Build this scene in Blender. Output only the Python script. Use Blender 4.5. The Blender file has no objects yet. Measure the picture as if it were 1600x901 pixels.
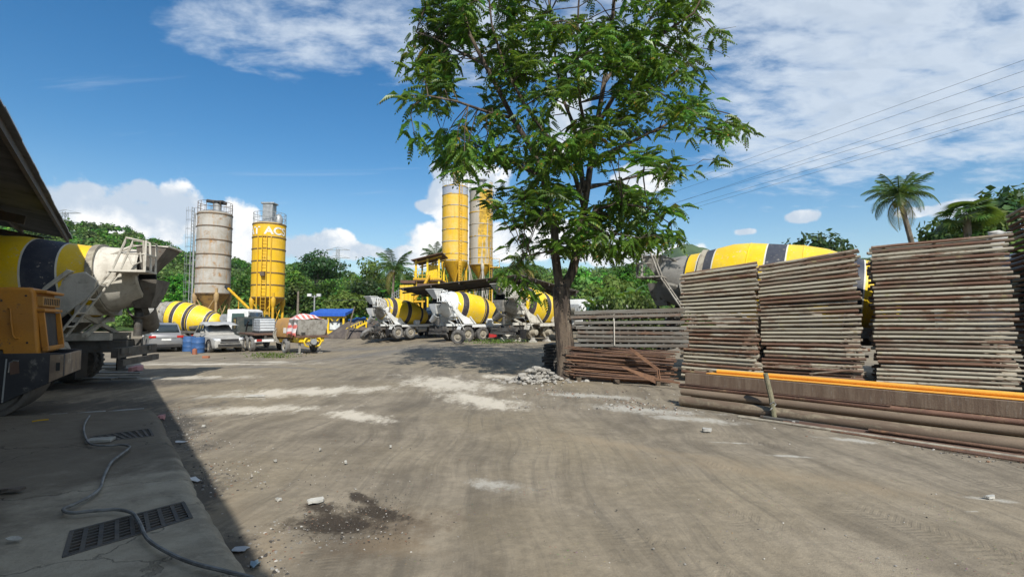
import bpy, math, random
import numpy as np
from mathutils import Vector, Matrix
random.seed(7); rng = np.random.default_rng(7)
C = bpy.context.scene; COL = C.collection
R = math.radians
# ------------------------------------------------------------ camera, world, sun, exposure
CAM_H = 1.6; F_PX = 800.0; HORIZON = 498.0
PITCH = math.atan((HORIZON-450.5)/F_PX)
cd = bpy.data.cameras.new('camera'); cam = bpy.data.objects.new('camera', cd); COL.objects.link(cam)
cd.lens = 18; cd.sensor_width = 36; cd.clip_end = 6000; cd.clip_start = 0.05
cam.location = (0, 0, CAM_H); cam.rotation_euler = (math.pi/2+PITCH, 0, 0); C.camera = cam
C.view_settings.view_transform = 'Standard'; C.view_settings.look = 'None'
C.view_settings.gamma = 1; C.view_settings.exposure = 0.24; C.view_settings.use_curve_mapping = False
SUN_S = Vector((-0.25, 1.09, -1.0))           # travel of light per metre of height
SUN_EL = math.atan(1/math.hypot(SUN_S.x, SUN_S.y)); 
ld = bpy.data.lights.new('sun', 'SUN'); sun = bpy.data.objects.new('sun', ld); COL.objects.link(sun)
ld.energy = 5.0; ld.angle = R(0.5); ld.color = (1, 0.96, 0.89)
sun.rotation_euler = SUN_S.to_track_quat('-Z', 'Y').to_euler(); sun.location = (3, -20, 30)

class NT:
    """tiny helper for node graphs"""
    def __init__(s, tree): s.t = tree; s.n = tree.nodes; s.l = tree.links
    def new(s, typ, **kw):
        n = s.n.new(typ)
        for k, v in kw.items(): setattr(n, k, v)
        return n
    def link(s, a, b): s.l.new(a, b)
    def setin(s, sock, v):
        if hasattr(v, 'is_linked') or isinstance(v, bpy.types.NodeSocket): s.l.new(v, sock)
        else: sock.default_value = v
    def math(s, op, a, b=0.0, c=None, clamp=False):
        n = s.n.new('ShaderNodeMath'); n.operation = op; n.use_clamp = clamp
        s.setin(n.inputs[0], a); s.setin(n.inputs[1], b)
        if c is not None: s.setin(n.inputs[2], c)
        return n.outputs[0]
    def vmath(s, op, a, b=(0, 0, 0)):
        n = s.n.new('ShaderNodeVectorMath'); n.operation = op
        s.setin(n.inputs[0], a)
        if op == 'SCALE': s.setin(n.inputs['Scale'], b)
        else: s.setin(n.inputs[1], b)
        return n.outputs['Value'] if op in ('DOT_PRODUCT', 'LENGTH', 'DISTANCE') else n.outputs[0]
    def noise(s, vec, scale, detail=4, rough=.55, dist=0.0, dim='3D', lac=2.0):
        n = s.n.new('ShaderNodeTexNoise'); n.noise_dimensions = dim
        if vec is not None: s.l.new(vec, n.inputs['Vector'])
        n.inputs['Scale'].default_value = scale; n.inputs['Detail'].default_value = detail
        n.inputs['Roughness'].default_value = rough; n.inputs['Distortion'].default_value = dist
        n.inputs['Lacunarity'].default_value = lac
        return n.outputs['Fac']
    def step(s, v, lo, hi, o0=0.0, o1=1.0):
        n = s.n.new('ShaderNodeMapRange'); n.interpolation_type = 'SMOOTHSTEP'
        s.setin(n.inputs['Value'], v); s.setin(n.inputs['From Min'], lo); s.setin(n.inputs['From Max'], hi)
        n.inputs['To Min'].default_value = o0; n.inputs['To Max'].default_value = o1
        return n.outputs[0]
    def mix(s, f, a, b, blend='MIX'):
        n = s.n.new('ShaderNodeMix'); n.data_type = 'RGBA'; n.blend_type = blend
        s.setin(n.inputs[0], f)
        for sock, v in ((n.inputs[6], a), (n.inputs[7], b)):
            if isinstance(v, (tuple, list)): sock.default_value = (*v[:3], 1)
            else: s.l.new(v, sock)
        return n.outputs[2]
    def mapping(s, vec, scale=(1, 1, 1), rot=(0, 0, 0), loc=(0, 0, 0)):
        n = s.n.new('ShaderNodeMapping'); s.l.new(vec, n.inputs['Vector'])
        n.inputs['Scale'].default_value = scale; n.inputs['Rotation'].default_value = rot; n.inputs['Location'].default_value = loc
        return n.outputs[0]

def px_dir(px, py):
    x = (px-800)/F_PX; u = (450.5-py)/F_PX
    c, s = math.cos(PITCH), math.sin(PITCH)
    return Vector((x, c-u*s, s+u*c))
def at(px, py, Y):
    d = px_dir(px, py); k = Y/d.y
    return Vector((d.x*k, Y, CAM_H+d.z*k))
def gp(px, py, z=0.0):
    d = px_dir(px, py); k = (z-CAM_H)/d.z
    return Vector((d.x*k, d.y*k, z))

# sky: Nishita air with two kinds of cloud laid over it by direction
world = bpy.data.worlds.new("World"); C.world = world; world.use_nodes = True
def make_world():
    t = NT(world.node_tree); t.n.clear()
    out = t.new('ShaderNodeOutputWorld'); bg = t.new('ShaderNodeBackground'); t.link(bg.outputs[0], out.inputs[0])
    sky = t.new('ShaderNodeTexSky', sky_type='NISHITA', sun_disc=False)
    sky.sun_elevation = SUN_EL; sky.sun_rotation = math.atan2(-SUN_S.x, -SUN_S.y)
    sky.air_density = 1.15; sky.dust_density = 0.35; sky.ozone_density = 2.6; sky.altitude = 50
    SKY_STRENGTH = 0.102
    hs = t.new('ShaderNodeHueSaturation'); hs.inputs['Saturation'].default_value = 1.38
    hs.inputs['Value'].default_value = 1.0
    t.link(sky.outputs[0], hs.inputs['Color']); skyc = hs.outputs[0]
    tc = t.new('ShaderNodeTexCoord'); d = t.vmath('NORMALIZE', tc.outputs['Generated'])
    sp = t.new('ShaderNodeSeparateXYZ'); t.link(d, sp.inputs[0]); dx, dy, dz = sp.outputs
    up = t.math('MAXIMUM', dz, 0.0)
    # high cloud sheet, seen in perspective; thicker to the right and overhead
    k = t.math('DIVIDE', 1.0, t.math('ADD', up, 0.16))
    cb = t.new('ShaderNodeCombineXYZ'); t.link(t.math('MULTIPLY', dx, k), cb.inputs[0]); t.link(t.math('MULTIPLY', dy, k), cb.inputs[1])
    pl = cb.outputs[0]
    big = t.noise(t.mapping(pl, (1, 1, 1), loc=(3.1, 1.7, 0)), 0.9, 3, .5)
    med = t.noise(t.mapping(pl, (1.0, 1.6, 1), rot=(0, 0, R(-25)), loc=(1.3, 5.2, 0)), 5.6, 8, .6, .25)
    # coverage grows with azimuth to the right and with height
    az = t.math('ARCTAN2', dx, dy)
    covR = t.step(az, 0.12, 0.62)
    covT = t.math('MULTIPLY', t.step(dz, 0.345, 0.455), t.step(az, -0.86, -0.50))
    covL = t.math('MULTIPLY', covR, t.step(dz, 0.10, 0.33, 0.25, 1.0))
    cov = t.math('MAXIMUM', t.math('MULTIPLY', covT, 0.78), covL)
    dens = t.math('ADD', t.math('MULTIPLY', t.math('SUBTRACT', med, .5), 1.5), t.math('ADD', t.math('MULTIPLY', t.math('SUBTRACT', big, .5), .8), t.math('MULTIPLY', t.math('SUBTRACT', cov, .62), 1.1)))
    sheet = t.math('MULTIPLY', t.step(dens, -0.20, 0.45), 0.84)
    wisp = t.noise(t.mapping(pl, (0.5, 3.0, 1), rot=(0, 0, R(20))), 2.2, 6, .6, .6)
    sheet = t.math('MAXIMUM', sheet, t.math('MULTIPLY', t.step(wisp, .60, .82), .22))
    shade = t.noise(t.mapping(pl, (1.0, 1.6, 1), rot=(0, 0, R(-25)), loc=(1.345, 5.14, 0)), 5.6, 8, .6, .25)
    lit = t.step(t.math('SUBTRACT', med, shade), -0.10, 0.10)
    thick = t.step(dens, .1, .8)
    colS = t.mix(t.math('MULTIPLY', thick, t.math('SUBTRACT', 1.0, t.math('MULTIPLY', lit, .7))), (0.66, 0.73, 0.81), (0.40, 0.48, 0.58))
    # heaped clouds low over the hills: ellipses (azimuth, elevation) broken up by noise
    nv = t.vmath('SCALE', d, 1.0)
    w1 = t.noise(nv, 9.0, 9, .58); w2 = t.noise(t.mapping(nv, loc=(.045, .0, -.06)), 9.0, 9, .58)
    el = t.math('ARCSINE', dz)
    def puff(px, py, rx, ry):
        v = px_dir(px, py).normalized(); a0 = math.atan2(v.x, v.y); e0 = math.asin(v.z)
        a = t.math('DIVIDE', t.math('SUBTRACT', az, a0), rx/F_PX*math.cos(a0)**2*1.05)
        e = t.math('DIVIDE', t.math('SUBTRACT', el, e0), ry/F_PX*math.cos(a0))
        return t.math('SUBTRACT', 1.0, t.math('SQRT', t.math('ADD', t.math('MULTIPLY', a, a), t.math('MULTIPLY', e, e))))
    field = None
    for q in PUFFS:
        f = t.math('MAXIMUM', puff(*q), -3.0); field = f if field is None else t.math('MAXIMUM', field, f)
    # the same kind of cloud goes on round the horizon outside the picture
    band = t.math('MULTIPLY', t.math('SUBTRACT', t.noise(t.mapping(d, (1, 1, 2)), 2.4, 3, .5), .56), 5.0)
    away = t.step(t.math('ABSOLUTE', az), 0.85, 1.1)
    band = t.math('SUBTRACT', t.math('ADD', band, t.step(el, .0, .45, .4, -3.0)), t.math('MULTIPLY', t.math('SUBTRACT', 1.0, away), 4.0))
    field = t.math('MAXIMUM', field, band)
    cd_ = t.math('ADD', field, t.math('MULTIPLY', t.math('SUBTRACT', w1, .5), 2.6))
    cum = t.step(cd_, 0.02, 0.30)
    litc = t.step(t.math('ADD', t.math('MULTIPLY', t.math('SUBTRACT', w1, w2), 3.2), t.math('MULTIPLY', field, -.15)), -0.45, 0.5)
    colC = t.mix(litc, (0.52, 0.60, 0.70), (0.98, 0.97, 0.95))
    # thin humid veil towards the horizon
    veil = t.math('MULTIPLY', t.step(dz, 0.30, 0.0), 0.30)
    s0 = t.vmath('SCALE', skyc, SKY_STRENGTH)
    c1 = t.mix(veil, s0, (0.50, 0.66, 0.82))
    c2 = t.mix(sheet, c1, colS)
    c3 = t.mix(t.math('MULTIPLY', cum, .95), c2, colC)
    t.link(c3, bg.inputs['Color']); bg.inputs['Strength'].default_value = 1.0
# px centre and half sizes of the heaped clouds
PUFFS = [(110, 325, 90, 72), (185, 335, 100, 74), (262, 335, 62, 58), (215, 300, 50, 30), (140, 300, 50, 25), (60, 330, 70, 40),
         (368, 355, 40, 42), (385, 385, 50, 30), (345, 385, 40, 30), (480, 388, 70, 28), (560, 392, 60, 18), (520, 375, 40, 18),
         (700, 300, 38, 40), (690, 265, 26, 25), (740, 290, 60, 55), (672, 322, 30, 12), (760, 380, 120, 35), (890, 190, 45, 45), (1000, 275, 45, 25), (640, 400, 60, 18),
         (1250, 339, 38, 13), (1165, 362, 22, 8), (1500, 325, 70, 18), (900, 380, 120, 30), (1010, 400, 90, 20), (1440, 330, 40, 10)]
make_world()
# ------------------------------------------------------------ materials
MATS = {}
def M(name, col, col2=None, rough=.65, metal=0.0, scale=2.0, lo=.42, hi=.62, rust=None, rust_lo=.55, rust_hi=.68, rust_scale=4.0,
      bump=.15, bscale=60.0, stretch=(1, 1, 1), coat=0.0, drip=None, vary=0.0, spec=.4, specks=None, dust=None):
    """painted / bare surface: two tones, wear or rust with its own shape, fine relief"""
    if name in MATS: return MATS[name]
    m = bpy.data.materials.new(name); m.use_nodes = True; MATS[name] = m
    t = NT(m.node_tree); b = t.n['Principled BSDF']
    tc = t.new('ShaderNodeTexCoord'); oi = t.new('ShaderNodeObjectInfo')
    off = t.vmath('SCALE', oi.outputs['Location'], 0.37)
    v = t.vmath('ADD', tc.outputs['Object'], off)
    rnd = t.new('ShaderNodeCombineXYZ')
    t.link(t.math('MULTIPLY', oi.outputs['Random'], 37.0), rnd.inputs[0]); t.link(t.math('MULTIPLY', oi.outputs['Random'], 11.0), rnd.inputs[2])
    v = t.vmath('ADD', v, rnd.outputs[0])
    vs = t.mapping(v, stretch)
    n1 = t.noise(vs, scale, 7, .62)
    c = t.mix(t.step(n1, lo, hi), col, col2 if col2 else tuple(x*.72 for x in col))
    fine = t.noise(v, 35, 4, .6)
    c = t.mix(t.step(fine, .35, .75, 0, .25), c, tuple(x*.55 for x in col), 'MIX')
    rl = rough
    if rust:
        n2 = t.noise(vs, rust_scale, 9, .68, .4)
        lo_s = rust_lo
        if vary: lo_s = t.math('ADD', t.math('MULTIPLY', t.math('SUBTRACT', oi.outputs['Random'], .5), -vary), rust_lo)
        hi_s = t.math('ADD', lo_s, rust_hi-rust_lo)
        rm = t.step(n2, lo_s, hi_s)
        n3 = t.noise(v, rust_scale*3, 5, .6)
        rc = t.mix(t.step(n3, .35, .65), rust, tuple(x*.5 for x in rust))
        c = t.mix(rm, c, rc)
    if drip:
        vd = t.mapping(v, (3.0, 3.0, .18)); n4 = t.noise(vd, 2.2, 6, .65)
        c = t.mix(t.step(n4, .5, .74, 0, .75), c, drip)
    if dust: c = t.mix(t.step(t.noise(vs, .9, 8, .7, .6), .44, .72, 0, .62), c, dust)
    if specks:
        ns = t.noise(v, 15, 3, .6); nb = t.noise(v, 2.2, 5, .65); c = t.mix(t.math('MULTIPLY', t.step(ns, .60, .66), t.step(nb, .46, .58)), c, specks)
        sc = t.noise(t.mapping(v, (1, 7, 7)), 5.0, 5, .6); c = t.mix(t.step(sc, .66, .70, 0, .7), c, tuple(x*.35 for x in col))
    t.link(c, b.inputs['Base Color'])
    b.inputs['Roughness'].default_value = rl; b.inputs['Metallic'].default_value = metal
    b.inputs['Specular IOR Level'].default_value = spec; b.inputs['Coat Weight'].default_value = coat; b.inputs['Coat Roughness'].default_value = .25
    if bump:
        bn = t.new('ShaderNodeBump'); bn.inputs['Strength'].default_value = bump; bn.inputs['Distance'].default_value = .02
        t.link(t.math('ADD', t.noise(v, bscale, 4, .6), t.math('MULTIPLY', n1, 2.0)), bn.inputs['Height']); t.link(bn.outputs[0], b.inputs['Normal'])
    return m
def MGLASS(name, col=(.02, .03, .035)):
    if name in MATS: return MATS[name]
    m = bpy.data.materials.new(name); m.use_nodes = True; MATS[name] = m
    b = m.node_tree.nodes['Principled BSDF']; b.inputs['Base Color'].default_value = (*col, 1)
    b.inputs['Roughness'].default_value = .08; b.inputs['Specular IOR Level'].default_value = .7
    return m
def MLEAF(name, cols, trans=.35, rough=.42, spec=.35, patchy=False):
    """leaves: tone differs leaf by leaf, light passes through"""
    if name in MATS: return MATS[name]
    m = bpy.data.materials.new(name); m.use_nodes = True; MATS[name] = m
    t = NT(m.node_tree); b = t.n['Principled BSDF']; out = t.n['Material Output']
    g = t.new('ShaderNodeNewGeometry'); oi = t.new('ShaderNodeObjectInfo')
    rp = t.new('ShaderNodeValToRGB'); rp.color_ramp.interpolation = 'LINEAR'
    e = rp.color_ramp.elements
    while len(e) < len(cols): e.new(.5)
    for i, (p, c) in enumerate(cols): e[i].position = p; e[i].color = (*c, 1)
    t.link(g.outputs['Random Per Island'], rp.inputs[0])
    hv = t.new('ShaderNodeHueSaturation'); t.link(rp.outputs[0], hv.inputs['Color'])
    t.link(t.math('ADD', t.math('MULTIPLY', oi.outputs['Random'], .035), .483), hv.inputs['Hue'])
    t.link(t.math('ADD', t.math('MULTIPLY', oi.outputs['Random'], .5), .75), hv.inputs['Value'])
    col = hv.outputs[0]
    if patchy:   # kinds of tree differ from place to place
        pn = t.noise(g.outputs['Position'], .16, 3, .6); p2 = t.noise(t.mapping(g.outputs['Position'], loc=(31, 7, 3)), .11, 2, .5)
        h2 = t.new('ShaderNodeHueSaturation'); t.link(col, h2.inputs['Color']); t.link(t.step(pn, .36, .64, .48, 1.5), h2.inputs['Value']); t.link(t.step(p2, .38, .62, .475, .52), h2.inputs['Hue']); t.link(t.step(p2, .40, .62, .85, 1.08), h2.inputs['Saturation']); col = h2.outputs[0]
    t.link(col, b.inputs['Base Color']); b.inputs['Roughness'].default_value = rough; b.inputs['Specular IOR Level'].default_value = spec
    tr = t.new('ShaderNodeBsdfTranslucent'); t.link(t.mix(.5, col, (.30, .42, .03)), tr.inputs[0])
    mx = t.new('ShaderNodeMixShader'); mx.inputs[0].default_value = trans
    t.link(b.outputs[0], mx.inputs[1]); t.link(tr.outputs[0], mx.inputs[2]); t.link(mx.outputs[0], out.inputs[0])
    return m

# ------------------------------------------------------------ geometry helpers
class MB:
    def __init__(s): s.v = []; s.f = []; s.m = []
    def add(s, vs, fs, mi=0):
        o = len(s.v); s.v += [tuple(x) for x in vs]; s.f += [tuple(i+o for i in f) for f in fs]
        s.m += [mi]*len(fs) if isinstance(mi, int) else list(mi); return s
    def box(s, c, d, rot=None, mi=0, taper=1.0):
        c = Vector(c); hx, hy, hz = d[0]/2, d[1]/2, d[2]/2
        vs = [Vector((x*hx*(taper if z > 0 else 1), y*hy*(taper if z > 0 else 1), z*hz)) for z in (-1, 1) for y in (-1, 1) for x in (-1, 1)]
        if rot is not None:
            q = rot if isinstance(rot, Matrix) else Matrix.Rotation(rot, 3, 'Z')
            vs = [q @ v for v in vs]
        return s.add([v+c for v in vs], [(0, 2, 3, 1), (4, 5, 7, 6), (0, 1, 5, 4), (2, 6, 7, 3), (0, 4, 6, 2), (1, 3, 7, 5)], mi)
    def bar(s, p0, p1, w, h=None, mi=0, up=(0, 0, 1)):
        p0, p1 = Vector(p0), Vector(p1); h = h or w; d = (p1-p0); L = d.length; d.normalize()
        u = Vector(up)
        if abs(d.dot(u)) > .98: u = Vector((1, 0, 0))
        a = d.cross(u).normalized(); b = a.cross(d)
        vs = [p+a*(x*w/2)+b*(z*h/2) for p in (p0, p1) for z in (-1, 1) for x in (-1, 1)]
        return s.add(vs, [(0, 1, 3, 2), (4, 6, 7, 5), (0, 4, 5, 1), (1, 5, 7, 3), (3, 7, 6, 2), (2, 6, 4, 0)], mi)
    def cyl(s, p0, p1, r0, r1=None, n=12, cap=True, mi=0):
        return s.tube([p0, p1], [r0, r0 if r1 is None else r1], n, cap, mi)
    def tube(s, pts, r, n=6, cap=True, mi=0):
        pts = [Vector(p) for p in pts]; k = len(pts)
        rr = [r]*k if isinstance(r, (int, float)) else r
        prev = None; vs = []
        for i, p in enumerate(pts):
            d = (pts[min(i+1, k-1)]-pts[max(i-1, 0)])
            if d.length < 1e-9: d = Vector((0, 0, 1))
            d.normalize()
            if prev is None:
                u = Vector((0, 0, 1)) if abs(d.z) < .9 else Vector((1, 0, 0))
                a = d.cross(u).normalized()
            else: a = (prev-d*prev.dot(d)).normalized()
            prev = a; b = d.cross(a)
            for j in range(n):
                t = 2*math.pi*j/n; vs.append(p+(a*math.cos(t)+b*math.sin(t))*rr[i])
        fs = [(i*n+j, i*n+(j+1) % n, (i+1)*n+(j+1) % n, (i+1)*n+j) for i in range(k-1) for j in range(n)]
        if cap: fs += [tuple(range(n-1, -1, -1)), tuple((k-1)*n+j for j in range(n))]
        return s.add(vs, fs, mi)
    def lathe(s, prof, o, axis, n=24, mis=0, a0=0.0, a1=None):
        """prof: [(radius, distance along the axis)]"""
        o = Vector(o); d = Vector(axis).normalized(); u = Vector((0, 0, 1)) if abs(d.z) < .9 else Vector((1, 0, 0))
        a = d.cross(u).normalized(); b = a.cross(d); full = a1 is None
        nn = n if full else n+1; a1 = 2*math.pi if full else a1
        vs = [o+d*z+(a*math.cos(a0+(a1-a0)*j/n)+b*math.sin(a0+(a1-a0)*j/n))*max(r, 1e-4) for r, z in prof for j in range(nn)]
        fs = []; ms = []
        for i in range(len(prof)-1):
            for j in range(n):
                fs.append((i*nn+j, (i+1)*nn+j, (i+1)*nn+(j+1) % nn, i*nn+(j+1) % nn)); ms.append(mis if isinstance(mis, int) else mis[i])
        return s.add(vs, fs, ms)
    def prism(s, poly, y0, y1, f=None, mi=0):
        """polygon in x,z pushed along y"""
        n = len(poly); f = f or (lambda x, y, z: (x, y, z))
        vs = [f(x, y0, z) for x, z in poly]+[f(x, y1, z) for x, z in poly]
        fs = [tuple(range(n-1, -1, -1)), tuple(range(n, 2*n))]+[(i, (i+1) % n, n+(i+1) % n, n+i) for i in range(n)]
        return s.add(vs, fs, mi)
    def loft(s, rings, cap=True, mi=0, closed=True):
        n = len(rings[0]); k = len(rings); vs = [p for r in rings for p in r]
        m_ = n if closed else n-1
        fs = [(i*n+j, i*n+(j+1) % n, (i+1)*n+(j+1) % n, (i+1)*n+j) for i in range(k-1) for j in range(m_)]
        if cap: fs += [tuple(range(n-1, -1, -1)), tuple((k-1)*n+j for j in range(n))]
        return s.add(vs, fs, mi)
    def mesh(s, name, mats, smooth=38):
        me = bpy.data.meshes.new(name); me.from_pydata([tuple(v) for v in s.v], [], s.f)
        for m in (mats if isinstance(mats, (list, tuple)) else [mats]): me.materials.append(m)
        if any(s.m): me.polygons.foreach_set('material_index', s.m)
        if smooth:
            me.polygons.foreach_set('use_smooth', [True]*len(me.polygons)); me.update(); me.set_sharp_from_angle(angle=R(smooth))
        me.update(); return me
    def build(s, name, mats, parent=None, smooth=38, bevel=0.0, loc=None, **props):
        return link(name, s.mesh(name, mats, smooth), parent, loc, bevel, **props)
def link(name, me, parent=None, loc=None, bevel=0.0, rot=None, **props):
    o = bpy.data.objects.new(name, me); COL.objects.link(o)
    if parent: o.parent = parent
    if loc is not None: o.location = loc
    if rot is not None: o.rotation_euler = rot
    if bevel:
        bm = o.modifiers.new('bevel', 'BEVEL'); bm.width = bevel; bm.segments = 2; bm.limit_method = 'ANGLE'; bm.angle_limit = R(35)
    for k, v in props.items(): o[k] = v
    return o
def tag(o, label=None, cat=None, group=None, kind=None):
    if label: o['label'] = label
    if cat: o['category'] = cat
    if group: o['group'] = group
    if kind: o['kind'] = kind
    return o
def thing(name, label, cat, loc=(0, 0, 0), rz=0.0, group=None):
    o = bpy.data.objects.new(name, None); COL.objects.link(o); o.empty_display_size = .3
    o.location = loc; o.rotation_euler = (0, 0, rz); return tag(o, label, cat, group)
def copy_tree(o, parent=None):
    c = o.copy(); COL.objects.link(c)
    if parent: c.parent = parent
    for ch in list(o.children): copy_tree(ch, c)
    return c
def interp(tab, x):
    return float(np.interp(x, [a for a, _ in tab], [b for _, b in tab]))
def raw_mesh(name, V, F, mat, mi=None, smooth=False):
    """big numpy mesh: V (n,3), F (m,k) all faces alike"""
    me = bpy.data.meshes.new(name); n, k = F.shape
    me.vertices.add(len(V)); me.vertices.foreach_set('co', np.asarray(V, np.float32).ravel())
    me.loops.add(n*k); me.loops.foreach_set('vertex_index', np.asarray(F, np.int32).ravel())
    me.polygons.add(n); me.polygons.foreach_set('loop_start', np.arange(0, n*k, k, dtype=np.int32))
    for m in (mat if isinstance(mat, list) else [mat]): me.materials.append(m)
    if mi is not None: me.polygons.foreach_set('material_index', np.asarray(mi, np.int32))
    if smooth: me.polygons.foreach_set('use_smooth', np.ones(n, bool))
    me.update(calc_edges=True); me.validate(); return me
def vnoise(x, y, seed=0):
    """smooth value noise on arrays"""
    xi = np.floor(x).astype(np.int64); yi = np.floor(y).astype(np.int64); xf = x-xi; yf = y-yi
    def h(a, b):
        n = (a*374761393+b*668265263+seed*144269) & 0x7fffffff; n = ((n ^ (n >> 13))*1274126177) & 0x7fffffff
        return ((n ^ (n >> 16)) & 0xffff)/65535.0
    u = xf*xf*(3-2*xf); w = yf*yf*(3-2*yf)
    return (h(xi, yi)*(1-u)+h(xi+1, yi)*u)*(1-w)+(h(xi, yi+1)*(1-u)+h(xi+1, yi+1)*u)*w
def fbm(x, y, o=4, seed=0):
    r = 0; a = .5
    for i in range(o): r = r+a*vnoise(x*2**i, y*2**i, seed+i); a *= .5
    return r

# ---- shared paints
m_yellow = M('yellow_paint', (.72, .47, .008), (.80, .55, .012), .45, scale=1.1, rust=(.46, .36, .16), rust_lo=.60, rust_hi=.82, rust_scale=3.0, bump=.14, bscale=9, coat=.06, specks=(.46, .42, .33), dust=(.58, .42, .10))
m_yellow_old = M('old_yellow_paint', (.62, .36, .012), (.50, .29, .02), .6, scale=1.2, rust=(.16, .08, .03), rust_lo=.62, rust_hi=.74, bump=.08, drip=(.30, .17, .03))
m_orange = M('orange_paint', (.48, .20, .015), (.40, .16, .015), .5, scale=1.5, rust=(.10, .05, .025), rust_lo=.60, rust_hi=.70, bump=.12, dust=(.36, .17, .04), specks=(.10, .07, .05))
m_orange2 = M('orange_primer', (.80, .40, .055), (.72, .33, .05), .6, scale=1.0, rust=(.22, .09, .04), rust_lo=.68, rust_hi=.75)
m_stripe = M('dark_stripe_paint', (.028, .024, .032), (.05, .038, .045), .55, scale=1.5, bump=.1, specks=(.22, .2, .17), dust=(.085, .075, .07))
m_navy = M('navy_stripe_paint', (.022, .027, .044), (.038, .044, .062), .55, scale=1.5, bump=.1, specks=(.24, .22, .19), dust=(.085, .085, .09))
m_line = M('white_line_paint', (.62, .60, .52), (.5, .48, .42), .6)
m_white = M('white_paint', (.70, .71, .70), (.60, .60, .57), .45, scale=1.5, rust=(.30, .24, .17), rust_lo=.62, rust_hi=.76, bump=.06)
m_cream = M('dusty_cream_paint', (.56, .53, .46), (.42, .39, .33), .75, scale=2.0, rust=(.20, .17, .13), rust_lo=.56, rust_hi=.72, bump=.25, drip=(.36, .32, .26))
m_cement = M('cement_splash', (.34, .325, .29), (.22, .20, .17), .85, scale=3.0, rust=(.10, .08, .065), rust_lo=.56, rust_hi=.68, bump=.5, bscale=25)
m_cement_d = M('dark_cement_crust', (.15, .135, .115), (.08, .07, .06), .85, scale=3.0, rust=(.16, .08, .04), rust_lo=.60, rust_hi=.70, bump=.6, bscale=20)
m_frame = M('grimy_frame_paint', (.10, .095, .085), (.055, .05, .045), .7, scale=3.0, rust=(.15, .09, .05), rust_lo=.55, rust_hi=.7, bump=.3)
m_dark = M('black_grime', (.022, .022, .024), (.04, .037, .033), .7, scale=3.0, bump=.2)
m_rubber = M('dusty_rubber', (.075, .072, .068), (.14, .132, .12), .85, scale=5.0, bump=.3)
m_rubber_g = M('grey_dusty_rubber', (.19, .185, .175), (.12, .115, .105), .85, scale=5.0, bump=.3)
m_rim = M('dirty_rim', (.34, .31, .24), (.22, .19, .15), .6, scale=6.0, rust=(.16, .09, .05), rust_lo=.6, rust_hi=.7)
m_glass = MGLASS('dark_glass')
m_glass_g = MGLASS('green_glass', (.03, .07, .06))
m_red_l = M('red_lens', (.42, .02, .015), rough=.25, bump=0)
m_amber = M('amber_lens', (.70, .20, .01), rough=.3, bump=0)
m_lamp = M('clear_lens', (.65, .66, .66), rough=.15, bump=0)
m_chrome = M('bare_metal', (.5, .5, .5), rough=.3, metal=.9, bump=.05)
m_galv = M('galvanised_steel', (.36, .37, .37), (.26, .27, .27), .5, metal=.35, scale=3.0, rust=(.17, .10, .06), rust_lo=.6, rust_hi=.72, bump=.1)
m_rust = M('rusty_steel', (.155, .088, .056), (.095, .056, .04), .85, scale=4.0, rust=(.22, .12, .068), rust_lo=.5, rust_hi=.66, bump=.3, stretch=(1, 1, 1))
m_rust_d = M('dark_rusty_steel', (.105, .062, .045), (.15, .09, .062), .8, scale=3.0, rust=(.20, .10, .055), rust_lo=.56, rust_hi=.7, bump=.3)
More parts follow.
